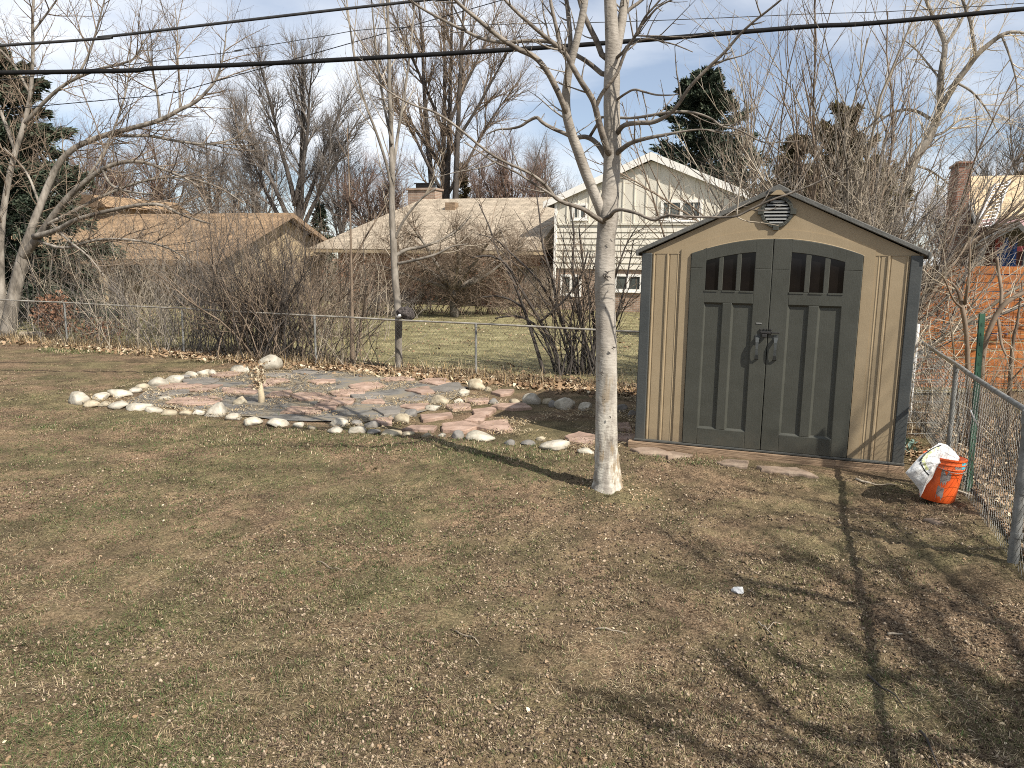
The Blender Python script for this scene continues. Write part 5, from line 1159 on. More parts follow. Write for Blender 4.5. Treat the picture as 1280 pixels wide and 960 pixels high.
bare_tree('old_tree', 'leaning old pale-barked tree with long arching limbs at the far left behind the fence', L0, tr, [dict(n=4.6, ang=(28, 65), len=(.6, 2.2), r=.015, seg=6, wander=.13, up=.35, sides=4, fall=.35), dict(n=6.0, ang=(25, 60), len=(.25, 1.0), r=.0075, seg=4, wander=.15, up=.3, sides=3, fall=.4), dict(n=6.5, ang=(25, 55), len=(.1, .45), r=.005, seg=3, wander=.15, up=.2)], 'bark_tan', 'bark_mid', 35, t0=.22)

# cottonwood at the right
Y = 30; L0 = Vector((at(1098, 380, Y).x, Y, 0))
CT = [[(1098, 385, 0, 28), (1112, 300, 0, 24), (1128, 245, 0, 21), (1140, 206, 0, 18), (1152, 186, 0, 16), (1162, 170, 0, 15), (1174, 137, 0, 12), (1176, 96, 0, 11), (1181, 58, 0, 9), (1174, 36, .2, 8), (1167, 22, .3, 7), (1157, -2, .4, 5.4), (1148, -40, .5, 3)],
 [(1168, 152, 0, 13), (1182, 125, -.3, 11.5), (1195, 103, -.6, 11), (1208, 86, -.8, 10), (1220, 70, -1, 9.4), (1234, 57, -1.1, 8.4), (1252, 44, -1.3, 7), (1268, 40, -1.4, 5.4), (1290, 44, -1.6, 3.6), (1310, 55, -1.8, 2)],
 [(1220, 70, -1, 7), (1216, 48, -1, 6.4), (1213, 28, -.9, 5.6), (1206, 8, -.8, 5), (1196, -20, -.7, 3.4)],
 [(1162, 148, .1, 6.4), (1148, 140, .3, 5.6), (1132, 137, .5, 5), (1118, 140, .7, 4), (1103, 149, .9, 3), (1090, 160, 1, 2)],
 [(1182, 56, 0, 5.4), (1196, 36, .3, 4.8), (1206, 16, .4, 4.2), (1216, -10, .5, 3)],
 [(1160, 172, 0, 5), (1180, 165, .5, 4.4), (1200, 150, .8, 3.4), (1225, 145, 1, 2)],
 [(1176, 100, 0, 4), (1160, 80, .4, 3.4), (1145, 62, .6, 2.6), (1130, 50, .8, 1.6)],
 [(1252, 44, -1.3, 4), (1262, 70, -1.4, 3.4), (1270, 100, -1.5, 2.6), (1272, 130, -1.5, 1.6)],
 [(1195, 103, -.6, 4.4), (1215, 115, -.8, 3.8), (1232, 135, -1, 3), (1245, 160, -1.1, 1.8)],
 [(1140, 206, 0, 5), (1160, 212, .3, 4), (1180, 225, .5, 3), (1200, 245, .6, 2)]]
tr = [tpath([(x, y, d_, w_ * .68) for x, y, d_, w_ in P], Y) for P in CT]
bare_tree('cottonwood_tree', 'tall forked tree with pale dry catkins rising behind the shed at the right', L0, tr, [dict(n=3.4, ang=(30, 65), len=(.7, 2.2), r=.022, seg=6, wander=.14, up=.15, sides=4, fall=.3), dict(n=4.0, ang=(25, 60), len=(.4, 1.2), r=.011, seg=4, wander=.16, up=-.1, sides=3, fall=.4), dict(n=11.0, ang=(25, 65), len=(.12, .45), r=.011, seg=2, wander=.2, up=-.3)], 'bark_tan', 'fluff', 36, t0=.3)
# bare trees and tree line far behind
def far_tree(px, py0, ptop, Y, seed, mc, label, group, spread=.45, dens=1.0, rb=.16):
    L0 = at(px, 380, Y); L0.z = 0; H_ = at(px, ptop, Y).z; rr = random.Random(seed)
    tr = [path(H_ * .9, rb, (rr.uniform(-.06, .06), 0), 10, .05, seed)] + [path(H_ * rr.uniform(.4, .62), rb * .5, (rr.uniform(-1, 1) * spread * 1.5, rr.uniform(-.3, .3)), 8, .08, seed * 9 + k, (0, 0, H_ * rr.uniform(.12, .42))) for k in range(7)]
    return bare_tree('bare_tree', label, L0, tr, crown_levels((int(13 * dens), (22, 50), (1.0, 2.8), .05, .35), (9, (22, 50), (.6, 1.7), .022, .3), (7, (25, 55), (.3, .9), .012, .2)), 'bark_dark', mc, seed, group, t0=.15)
GT = 'bare trees of the hazy row behind the roofs'
FT = [(60, 110, 44, 201, 'bark_grey', 'grey bare tree furthest left, behind the dark spruce'), (150, 165, 46, 202, 'bark_red', 'reddish-grey bare tree above the left part of the brown roof'), (215, 150, 50, 203, 'bark_red', 'rounded reddish bare tree above the middle of the brown roof'), (275, 140, 48, 204, 'bark_grey', 'grey bare tree just left of the egg-shaped tree'), (325, 130, 52, 213, 'bark_grey', 'faint bare tree behind the left side of the egg-shaped tree'), (430, 160, 50, 205, 'bark_grey', 'grey bare tree between the egg-shaped tree and the slim young tree'), (468, 190, 46, 214, 'bark_red', 'low bare tree left of the chimney'), (640, 165, 48, 206, 'bark_red', 'bare reddish tree over the right end of the tan roof'), (690, 170, 50, 207, 'bark_grey', 'bare tree right beside the cream gable, behind the pale trunk'), (600, 190, 52, 208, 'bark_red', 'small bare tree right of the small evergreen behind the roof'), (985, 170, 46, 209, 'bark_grey', 'bare tree behind the shed roof peak'), (1095, 190, 50, 210, 'bark_grey', 'bare tree low behind the shed roof slope'), (1272, 125, 40, 211, 'bark_grey', 'dark bare tree at the right edge above the straw roof'), (1190, 215, 52, 212, 'bark_red', 'distant bare tree left of the red chimney')]
for px, top, Y, sd, mc, lb in FT: far_tree(px, 0, top, Y, sd, mc, lb, GT)

# --- conifers
def conifer(name, label, L0, H_, Rb, mt, seed, n=9000, z0=.04, droop=.25, shape=1.0, notch=.25, ls=.22):
    root = thing(name, label, 'tree', L0); rr = np.random.default_rng(seed); prr = random.Random(seed)
    m = MB(); m.tube([Vector((0, 0, 0)), Vector((0, 0, H_ * .5)), Vector((0, 0, H_ * .97))], [Rb * .09, Rb * .055, .01], 7); m.build('trunk', 'bark_dark', root, smooth=True)
    # boughs: each bough carries a flat spray of needle tufts
    nb = int(H_ * 26); V = []; 
    P_ = []; Dv = []
    bm_ = MB()
    for b in range(nb):
        t = prr.random() ** .85; z = H_ * (z0 + (1 - z0) * t); rad_ = Rb * (1 - t) ** shape * (1 - notch * prr.random()) + .08
        az = prr.uniform(0, 2 * PI); d = Vector((math.cos(az), math.sin(az), .35 * t - droop + prr.gauss(0, .12))).normalized()
        p0 = Vector((0, 0, z)); tip = p0 + d * rad_; tip.z += .12 * rad_
        bm_.tube([p0, p0.lerp(tip, .5) + Vector((0, 0, -.03 * rad_)), tip], [.02, .012, .004], 3, cap=False)
        k = max(6, int(n / nb * (rad_ / Rb + .25) * 1.4)); s = rr.random(k) ** .6; wv = (.10 + .26 * rad_) * (1 - s * .75)
        side = np.array((-d.y, d.x, 0)); base = np.array(p0)[None] + np.array(tip - p0)[None] * s[:, None] + side[None] * (rr.normal(0, .55, k) * wv)[:, None] + np.array((0, 0, 1))[None] * (rr.normal(-.05, .4, k) * wv * .8)[:, None]
        P_.append(base); dd = np.array(d)[None] + rr.normal(0, .45, (k, 3)); Dv.append(dd / np.linalg.norm(dd, axis=1)[:, None])
    bm_.build('boughs', 'bark_dark', root)
    P_ = np.concatenate(P_); Dv = np.concatenate(Dv); k = len(P_); L = ls * (.5 + rr.random(k)); s = np.cross(Dv, rr.normal(0, 1, (k, 3))); s /= np.linalg.norm(s, axis=1)[:, None] + 1e-9
    Wd = L * .16
    V = np.empty((k, 4, 3)); V[:, 0] = P_; V[:, 1] = P_ + Dv * (L * .5)[:, None] - s * Wd[:, None]; V[:, 2] = P_ + Dv * L[:, None]; V[:, 3] = P_ + Dv * (L * .5)[:, None] + s * Wd[:, None]
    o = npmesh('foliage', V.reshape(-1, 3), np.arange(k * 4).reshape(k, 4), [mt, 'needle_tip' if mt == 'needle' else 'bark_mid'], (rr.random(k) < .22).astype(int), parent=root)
    return root
def con(px, base, top, Y, Rpx, name, label, mt, seed, **k):
    L0 = at(px, 380, Y); L0.z = 0
    return conifer(name, label, L0, at(px, top, Y).z, Rpx * Y / F, mt, seed, **k)
con(868, 0, 88, 36, 122, 'spruce_tree', 'dark green spruce rising behind the cream house gable', 'needle', 5, n=90000, shape=.6, notch=.4, ls=.2, droop=.15)
con(905, 0, 175, 37, 40, 'spruce_tree', 'low shoulder spruce to the right of the dark one behind the gable', 'needle', 15, n=18000, shape=.7, ls=.2)
con(8, 0, 60, 24, 160, 'spruce_tree', 'big dark spruce at the left edge behind the leaning old tree', 'needle', 6, n=110000, shape=.5, notch=.5, ls=.17)
con(1042, 0, 140, 17.5, 125, 'juniper_tree', 'brownish juniper half hidden in the thicket behind the shed', 'needle_br', 7, n=60000, shape=.62, notch=.75, ls=.13, droop=-.5)
con(985, 0, 178, 18.5, 95, 'juniper_tree', 'smaller dark juniper left of the brownish one behind the shed', 'needle_br', 17, n=36000, shape=.65, notch=.7, ls=.13, droop=-.4)
con(578, 0, 205, 50, 24, 'spruce_tree', 'small evergreen at the foot of the tall dark tree behind the tan roof', 'needle_br', 8, n=8000, ls=.22)
con(402, 0, 258, 40, 30, 'spruce_tree', 'small dark evergreen behind the brown gable', 'needle', 9, n=8000, ls=.22)
con(1268, 0, 188, 34, 14, 'spruce_tree', 'pointed brown evergreen tip above the straw-coloured roof', 'needle_br', 10, n=2500, ls=.34)

# --- shrubs (bare, many stems)
def shrub(name, label, base, stems, levels, mt, seed, spread=.3, group=None, cat='shrub'):
    """stems: list of (height, lean x, lean y, radius)"""
    root = thing(name, label, cat, base, 0, group); rr = random.Random(seed); m = MB(); c = MB()
    alt = {'bark_mid': 'bark_pale', 'bark_grey': 'bark_tan', 'bark_pale': 'bark_grey', 'bark_red': 'bark_mid', 'vine': 'bark_pale'}.get(mt, mt)
    if seed in (41, 42, 145, 147): alt = 'bark_dark'
    for (h, lx, ly, r) in stems:
        b0 = Vector((rr.gauss(0, spread), rr.gauss(0, spread * .6), -.03))
        pts = walk(b0, Vector((lx * 1.25, ly, 1)), h, 9, .21, Vector((rr.gauss(0, .25), 0, .05)), rr); rd = [r * (1 - .75 * i / 9) for i in range(10)]
        k = int(rr.random() < .42); n0 = len(c.f)
        m.tube(pts, rd, 5, k, cap=False); sprout(c, pts, rd, 0, levels, rr, .2)
        if k: c.m[n0:] = [1] * (len(c.f) - n0)
    m.build('stems', [mt, alt], root, smooth=True); c.build('twigs', [mt, alt], root); return root
SL = lambda a, b, ln1, ln2, up=.25, r1=.0075: [dict(n=a * .85, ang=(18, 60), len=ln1, r=r1, seg=6, wander=.24, up=up, sides=3, fall=.3), dict(n=b * .85, ang=(22, 65), len=ln2, r=.0045, seg=4, wander=.28, up=.1)]
def stemset(rr, n, h, sx, sy, r): return [(rr.uniform(*h), rr.gauss(sx[0], sx[1]), rr.gauss(sy, .12), r * rr.uniform(.6, 1.3)) for _ in range(n)]
rr = random.Random(3)
def base_at(px, py, dy=0): 
    c = gp(px, py); c.y += dy; return Vector((c.x * (c.y / (c.y - dy)) if dy else c.x, c.y, 0))
shrub('bare_shrub', 'dense bare shrub with many pale stems behind the big white boulder at the fence', base_at(325, 451, .5), stemset(rr, 100, (1.5, 3.3), (.0, .30), 0, .017), SL(5.0, 6.0, (.3, .9), (.15, .4)), 'bark_mid', 41, .45)
shrub('bare_shrub', 'second dense twiggy shrub right beside the boulder, leaning to the right', base_at(375, 456, .5), stemset(rr, 64, (1.5, 3.3), (.14, .28), 0, .012), SL(4.0, 5.0, (.3, .9), (.15, .4)), 'bark_mid', 42, .4)
shrub('bare_shrub', 'pale thin-stemmed shrub around the fence post at the left', base_at(190, 437, .4), stemset(rr, 60, (1.0, 2.8), (.0, .2), 0, .008), SL(3.6, 5.0, (.3, .8), (.15, .4)), 'bark_pale', 43, .5)
shrub('bare_shrub', 'grey twiggy shrub between the pale shrub and the dense one', base_at(255, 444, .6), stemset(rr, 60, (1.3, 3.1), (.0, .25), 0, .010), SL(4.0, 5.0, (.3, .9), (.15, .4)), 'bark_grey', 44, .5)
shrub('bare_shrub', 'low dark shrub around the fence post right of the boulder', base_at(425, 460, .4), stemset(rr, 34, (.6, 1.7), (.0, .3), 0, .008), SL(4.0, 5.0, (.2, .6), (.1, .3)), 'bark_mid', 45, .4)
shrub('bare_shrub', 'tangle of bare stems behind the fence, left of the sapling', base_at(415, 440, 3.4), stemset(rr, 44, (1.4, 3.0), (.1, .3), 0, .012), SL(3.6, 4.5, (.4, 1.0), (.2, .5)), 'bark_mid', 46, .7)
shrub('bare_shrub', 'straggly bare shrub along the fence at the far left', base_at(115, 430, .5), stemset(rr, 40, (.8, 2.4), (.0, .25), 0, .009), SL(3.6, 5.0, (.3, .8), (.15, .4)), 'bark_grey', 47, .6)
shrub('bare_shrub', 'low pale scrub at the foot of the leaning old tree', base_at(25, 421, .5), stemset(rr, 26, (.7, 1.8), (.1, .45), 0, .008), SL(3.4, 4.5, (.3, .8), (.15, .4)), 'bark_pale', 48, .6)
# taller scrub beyond the fence, in front of the brown house
for (px, Yq, n_, h, lean_, mt, lb, sd) in [(60, 21, 30, (2.0, 3.8), .25, 'bark_grey', 'grey scrub in front of the left end of the brown house', 141), (120, 20, 34, (2.0, 3.6), .22, 'bark_mid', 'brown scrub under the eave of the brown house, left part', 142), (165, 19, 34, (2.2, 4.0), .22, 'bark_pale', 'pale upright scrub in front of the brown house window', 143), (215, 20.5, 36, (2.2, 4.2), .2, 'bark_mid', 'brown scrub before the middle of the brown house', 144), (262, 18.5, 36, (2.2, 3.9), .22, 'bark_mid', 'tall dark scrub left of the brown gable', 145), (310, 19, 40, (2.2, 4.0), .22, 'bark_grey', 'tall grey scrub in front of the brown gable', 146), (355, 18, 40, (2.2, 4.0), .22, 'bark_mid', 'tall twiggy scrub at the right foot of the brown gable', 147), (400, 19, 34, (2.0, 3.4), .25, 'bark_mid', 'brown scrub between the brown house and the tan-roofed one', 148)]:
    L0 = at(px, 400, Yq); L0.z = 0
    shrub('bare_scrub', lb, L0, stemset(random.Random(sd), int(n_ * .62), h, (0, lean_), 0, .013), [dict(n=2.6, ang=(20, 55), len=(.4, 1.4), r=.011, seg=6, wander=.26, up=.1, sides=3, fall=.3), dict(n=3.6, ang=(25, 70), len=(.2, .9), r=.006, seg=4, wander=.3, up=-.1)], mt, sd, .8)
# lilac-like shrub with strong dark stems behind the tree trunk
Yl = 13.4; L0 = Vector((at(712, 470, Yl).x, Yl, 0)); root = thing('bare_shrub', 'spreading bare shrub of thick dark stems left of the pale trunk, behind the fence', 'shrub', L0); rr = random.Random(12); m = MB(); c = MB()
for P in [[(680, 468, 0, 9), (668, 425, 0, 7.5), (655, 385, .1, 6.5), (640, 350, .1, 5.4), (622, 318, .2, 4.4), (612, 285, .2, 3.4), (600, 255, .3, 2)], [(702, 466, 0, 10), (690, 430, 0, 8.5), (672, 395, -.1, 7), (650, 360, -.2, 6), (632, 330, -.3, 5), (612, 320, -.4, 4), (590, 322, -.4, 2.4)], [(720, 468, .1, 10), (712, 430, .1, 8.5), (700, 395, .2, 7.4), (690, 350, .2, 6), (680, 310, .3, 4.6), (674, 270, .3, 3.4), (668, 230, .3, 2)], [(726, 470, 0, 9), (728, 420, 0, 8), (722, 380, 0, 7), (715, 335, .1, 5.6), (716, 290, .1, 4), (712, 250, .2, 2.4)], [(738, 470, .2, 8), (742, 420, .3, 7), (738, 375, .3, 5.6), (728, 330, .4, 4.4), (722, 285, .4, 3)], [(676, 402, -.1, 5), (696, 385, -.2, 4.6), (710, 370, -.3, 4.4), (725, 345, -.4, 3.8), (735, 315, -.4, 3)], [(655, 385, .1, 4.4), (640, 375, .3, 3.8), (620, 370, .4, 3), (600, 372, .4, 2)], [(700, 395, .2, 5), (672, 350, .4, 4.4), (640, 318, .5, 3.6), (620, 300, .6, 2.6), (596, 292, .6, 1.6)], [(745, 470, .1, 6), (760, 420, .1, 5), (775, 380, .1, 4), (785, 340, .2, 3), (792, 300, .2, 2)], [(733, 470, .1, 7), (750, 400, .1, 5), (768, 350, .1, 4), (782, 310, .2, 3), (795, 285, .2, 2)], [(695, 468, .3, 7), (680, 420, .4, 6), (660, 400, .5, 5), (640, 395, .6, 4), (618, 398, .6, 2.4)]]:
    pts, rad = traced([(x + 3 * mnoise.noise(Vector((y * .03, x * .01, 3))), y, d_, w_ * .66) for x, y, d_, w_ in P], Yl, 3); pts = [p - L0 for p in pts]; m.tube(pts, rad, 6); sprout(c, pts, rad, 0, [dict(n=4.6, ang=(28, 65), len=(.3, 1.2), r=.009, seg=6, wander=.2, up=.25, sides=3, fall=.3), dict(n=5.5, ang=(25, 60), len=(.15, .5), r=.005, seg=3, wander=.15, up=.2), dict(n=3.0, ang=(25, 60), len=(.06, .2), r=.0035, seg=2)], rr, .3)
for k in range(40):
    b0 = Vector((rr.uniform(-.2, .6), rr.gauss(.1, .2), 0)); pts = walk(b0, Vector((rr.gauss(-.12, .4), rr.gauss(0, .2), 1)), rr.uniform(1.3, 3.2), 9, .16, Vector((rr.gauss(0, .3), 0, .1)), rr); r0 = rr.uniform(.010, .022); rd = [r0 * (1 - .75 * i / 9) for i in range(10)]
    m.tube(pts, rd, 5, cap=False); sprout(c, pts, rd, 0, [dict(n=3.6, ang=(28, 65), len=(.3, 1.0), r=.008, seg=6, wander=.22, up=.2, sides=3, fall=.3), dict(n=5.0, ang=(25, 60), len=(.12, .45), r=.0045, seg=3, wander=.2, up=.1)], rr, .3)
m.build('stems', 'bark_dark', root, smooth=True); c.build('twigs', 'bark_mid', root)
# crabapple-like dome in front of the tan-roofed house, and russet shrubs
def leafy(root, n, cx, cz, rx, rz, mt, seed, size=.05, ry=None):
    g = np.random.default_rng(seed); a = g.normal(0, 1, (n, 3)); a /= np.linalg.norm(a, axis=1)[:, None]; a *= (g.random(n) ** .45)[:, None]
    p = a * np.array([rx, ry or rx, rz]) + np.array([cx, 0, cz]); k = p[:, 2] > .05; p = p[k]; n = len(p)
    d = g.normal(0, 1, (n, 3)); d /= np.linalg.norm(d, axis=1)[:, None]; s = np.cross(d, g.normal(0, 1, (n, 3))); s /= np.linalg.norm(s, axis=1)[:, None]; L = size * (.6 + .8 * g.random(n))
    V = np.empty((n, 4, 3)); V[:, 0] = p - d * L[:, None]; V[:, 1] = p - s * (L * .5)[:, None]; V[:, 2] = p + d * L[:, None]; V[:, 3] = p + s * (L * .5)[:, None]
    return npmesh('leaves', V.reshape(-1, 3), np.arange(n * 4).reshape(n, 4), [mt], parent=root)
Y = 26.5; L0 = at(568, 390, Y); L0.z = 0
tr = [path(1.0, .16, (0, 0), 4, .03, 5, taper=.2)] + [path(3.2 * s, .09, (l, q), 8, .1, 90 + k, (0, 0, .9)) for k, (l, q, s) in enumerate([(1.3, .3, 1), (-1.3, .2, 1), (.7, -.6, 1), (-.7, -.5, 1), (.2, .6, .8), (2.4, -.2, .95), (-2.2, -.3, .95), (.1, -.9, .9)])]
crab = bare_tree('crabapple_tree', 'low wide-domed bare tree in front of the tan-roofed house', L0, tr, crown_levels((16, (30, 75), (.5, 1.5), .026, .1), (10, (30, 70), (.3, 1.0), .012, .0), (7, (30, 65), (.15, .6), .007, -.1)), 'bark_tan', 'bark_mid', 61, t0=.2)
for (px, Y, n_, h, sx, lb, mt, lf, sd) in [(445, 27, 60, (1.2, 2.4), .35, 'russet-twigged shrub at the left corner of the tan-roofed house', 'bark_red', 'leaf_red', 62), (520, 28, 60, (1.2, 2.3), .4, 'rusty-leaved shrub under the eave, right of the slim young tree', 'bark_red', 'leaf_red', 63), (610, 28, 50, (1.0, 2.2), .4, 'reddish shrub under the right part of the eave', 'bark_red', 'leaf_red', 64), (665, 27.5, 50, (1.0, 2.0), .4, 'tangled brown shrub at the corner of the cream house', 'bark_mid', None, 65), (480, 26, 34, (.7, 1.3), .4, 'low grey shrub below the rusty one at the lawn edge', 'bark_grey', None, 66)]:
    L0 = at(px, 390, Y); L0.z = 0
    s_ = shrub('bare_shrub', lb, L0, stemset(random.Random(sd), n_, h, (0, .45), 0, .016), [dict(n=4.5, ang=(20, 60), len=(.4, 1.1), r=.011, seg=4, wander=.18, up=.15, sides=3), dict(n=6, ang=(25, 65), len=(.2, .6), r=.007, seg=3, wander=.22, up=.05)], mt, sd, .75)
    if lf: leafy(s_, 900, 0, 1.2, 1.3, .9, lf, sd, .05)
# russet-leaved bush at the left fence
L0 = base_at(72, 426, .35); s_ = shrub('leafy_bush', 'small bush holding russet-brown dead leaves behind the left fence', L0, stemset(random.Random(71), 22, (.5, 1.15), (0, .4), 0, .008), SL(3.5, 4, (.2, .5), (.1, .3)), 'bark_mid', 71, .18)
leafy(s_, 800, 0, .6, .5, .55, 'leaf_red', 71, .045)
L0 = base_at(125, 431, .3); s_ = shrub('leafy_bush', 'low bramble with a few brown leaves right of the russet bush', L0, stemset(random.Random(72), 20, (.3, .8), (.2, .5), 0, .006), SL(3.5, 4, (.2, .4), (.1, .25)), 'bark_mid', 72, .3)
leafy(s_, 260, 0, .3, .6, .3, 'leaf_red', 72, .04)

# thicket of suckers behind the shed
rr = random.Random(21)
TH = [(978, 12.4, 18, 'upright bare saplings directly behind the shed peak, leftmost clump', (3.8, 6.6), (.0, .15), 'bark_mid', 81), (1035, 12.0, 28, 'clump of tall bare stems behind the right slope of the shed roof', (3.6, 6.8), (.04, .22), 'bark_mid', 82), (1080, 11.6, 15, 'fanning bare stems at the right of the thicket behind the shed', (3.2, 5.6), (.28, .26), 'bark_grey', 83), (1090, 11.2, 5, 'low arching bare branches reaching right above the orange fence', (2.8, 5.0), (.6, .28), 'bark_mid', 84)]
for px, Y, n_, lb, h, sx, mt, sd in TH:
    L0 = at(px, 420, Y); L0.z = 0
    shrub('bare_thicket', lb, L0, stemset(random.Random(sd), n_, h, sx, 0, .030), [dict(n=3.0, ang=(18, 42), len=(.5, 1.8), r=.011, seg=5, wander=.10, up=.45, sides=4, fall=.3), dict(n=3.6, ang=(20, 50), len=(.2, .8), r=.006, seg=3, wander=.12, up=.35, sides=3, fall=.4), dict(n=2.0, ang=(25, 55), len=(.08, .3), r=.004, seg=2)], mt, sd, .30)
# dense low bramble mass behind the shed roof
for px, Y, lb, sd, n_ in [(1010, 11.8, 'tangled pale brush showing just above the left of the shed roof slope', 85, 60), (1055, 11.4, 'tangled pale brush in the notch between shed roof and thicket', 86, 70)]:
    L0 = at(px, 420, Y); L0.z = 0
    shrub('brush_tangle', lb, L0, stemset(random.Random(sd), n_, (2.4, 4.3), (.05, .34), 0, .012), [dict(n=5.5, ang=(30, 80), len=(.4, 1.4), r=.007, seg=6, wander=.28, up=-.1, sides=3), dict(n=5.0, ang=(30, 70), len=(.2, .6), r=.004, seg=3, wander=.3, up=-.1)], 'bark_pale', sd, .55)
# pruned shrub behind the right fence
Yp = 8.4; L0 = Vector((at(1206, 520, Yp).x, Yp, 0)); root = thing('pruned_shrub', 'pruned shrub with knotty pale stems behind the green post', 'shrub', L0); rr = random.Random(19); m = MB(); c = MB()
for P in [[(1212, 560, 0, 15), (1210, 470, 0, 13), (1208, 420, 0, 11), (1203, 385, 0, 12), (1198, 365, .1, 8), (1188, 352, .2, 5)], [(1206, 380, 0, 9), (1210, 355, -.1, 7.5), (1212, 335, -.1, 6), (1212, 300, -.1, 3)], [(1222, 560, .2, 16), (1228, 450, .2, 14), (1240, 405, .2, 13), (1256, 380, .2, 12), (1280, 366, .2, 10), (1310, 355, .2, 8)], [(1250, 392, .2, 9), (1252, 365, .3, 8), (1248, 340, .4, 8), (1246, 322, .4, 7)], [(1248, 400, .2, 8), (1252, 430, 0, 7), (1258, 445, -.1, 4)], [(1258, 560, .3, 14), (1262, 490, .3, 12), (1266, 430, .3, 9), (1272, 400, .3, 6), (1278, 350, .3, 3)], [(1203, 385, 0, 6), (1192, 375, -.1, 5), (1182, 352, -.2, 4), (1178, 345, -.2, 3)], [(1262, 478, .3, 5), (1276, 462, .2, 4), (1290, 450, .1, 3)], [(1198, 560, .1, 8), (1196, 480, .1, 6), (1190, 420, .2, 4), (1184, 380, .3, 2)]]:
    pts, rad = traced([(x, y, d_, w_ * .5) for x, y, d_, w_ in P], Yp, 3); pts = [p - L0 for p in pts]; m.tube(pts, rad, 8); sprout(c, pts, rad, 0, [dict(n=5.5, ang=(25, 75), len=(.25, .95), r=.0045, seg=5, wander=.16, up=.35, sides=4, fall=.2), dict(n=5.0, ang=(25, 60), len=(.1, .35), r=.0035, seg=3, wander=.2, up=.1)], rr, .15)
m.build('stems', 'bark_mid', root, smooth=True); c.build('twigs', 'vine', root)
shrub('bare_shrub', 'thin dry stems tangled through the right chain-link fence', Vector((at(1275, 560, 6.6).x + .6, 6.6, 0)), stemset(random.Random(88), 34, (.6, 1.4), (.1, .25), 0, .006), SL(4, 5, (.2, .6), (.1, .3)), 'vine', 88, .35)
for k, (xo, yq, n_, h, mt, lb) in enumerate([(1.0, 5.5, 42, (.35, 1.0), 'bark_mid', 'low dark brush pressed against the near span of the right fence'), (1.05, 6.7, 48, (.4, 1.1), 'bark_dark', 'dark dead brush behind the right fence next to the green post'), (1.05, 7.9, 48, (.4, 1.2), 'bark_mid', 'brown dead brush behind the right fence between the two grey posts'), (1.9, 7.2, 60, (.5, 1.4), 'bark_dark', 'thick dark brush under the pruned shrub at the right'), (.9, 9.2, 50, (.5, 1.3), 'bark_mid', 'brown brush at the foot of the orange fence near the shed')]):
    xf_ = float(np.interp(yq, [p[1] for p in FR], [p[0] for p in FR])); shrub('dead_brush', lb, Vector((xf_ + xo, yq, 0)), stemset(random.Random(150 + k), n_, h, (.08, .3), 0, .007), SL(5, 5, (.2, .7), (.1, .35)), mt, 150 + k, .42)
# vine-covered wire cage in the corner behind the shed
Yc = 8.9; L0 = Vector((at(1152, 520, Yc).x, Yc, 0)); root = thing('vine_cage', 'wire cage overgrown with dead straw-coloured vines at the right rear of the shed', 'trellis', L0); rr = random.Random(23); m = MB()
for i in range(8):
    for k in range(2):
        x0 = -.3 + i * .09; m.tube([Vector((x0, -.3 + .6 * k, 0)), Vector((x0, -.3 + .6 * k, .98))], .003, 4, cap=False)
for j in range(8):
    for k in range(2): m.tube([Vector((-.3, -.3 + .6 * k, .1 + j * .125)), Vector((.34, -.3 + .6 * k, .1 + j * .125))], .003, 4, cap=False)
m.build('wire_cage', 'galv', root)
m = MB()
for k in range(150):
    p = Vector((rr.uniform(-.38, .38), rr.uniform(-.4, .35), rr.uniform(.0, .9))); c = walk(p, Vector((rr.gauss(0, .6), rr.gauss(0, .5), rr.choice([1, 1, -.6]))), rr.uniform(.3, .9), 7, .3, Vector((0, 0, -.1)), rr); m.tube(c, rr.uniform(.002, .0045), 3, cap=False)
m.build('dead_vines', 'vine', root)
# ------------------------------------------------------------------ houses
class Local:
    """front plane through a ground anchor, turned with the lots; lx(px,py) -> local (x,z) on the plane, d back"""
    def __init__(s, px, Y, yaw=YAW):
        s.o = at(px, 380, Y); s.o.z = 0; s.yaw = yaw; s.u = Vector((math.cos(yaw), math.sin(yaw), 0)); s.n = Vector((-math.sin(yaw), math.cos(yaw), 0))
    def __call__(s, px, py, back=0.0):
        d = Vector(ray(px, py)); o = s.o + s.n * back; t = o.dot(s.n) / d.dot(s.n); P = d * t
        return ((P - s.o).dot(s.u), CH + P.z)
def window(parent, x0, x1, z0, z1, y=0.0, fr='creamw', nm=1, horiz=False, fw=.07):
    m = MB(); m.box(x0 - fw, x1 + fw, y - .05, y + .01, z0 - fw, z0); m.box(x0 - fw, x1 + fw, y - .05, y + .01, z1, z1 + fw); m.box(x0 - fw, x0, y - .05, y + .01, z0, z1); m.box(x1, x1 + fw, y - .05, y + .01, z0, z1)
    for k in range(nm): xc = x0 + (x1 - x0) * (k + 1) / (nm + 1); m.box(xc - fw / 2, xc + fw / 2, y - .045, y + .01, z0, z1)
    f = m.build('window', fr, parent)
    m = MB(); m.poly([(x0, y - .008, z0), (x1, y - .008, z0), (x1, y - .008, z1), (x0, y - .008, z1)]); m.build('pane', 'glass', f)
    m = MB(); m.box(x0 - fw - .04, x1 + fw + .04, y - .09, y - .052, z0 - fw - .05, z0 - fw); m.build('sill', fr, f)
    return f
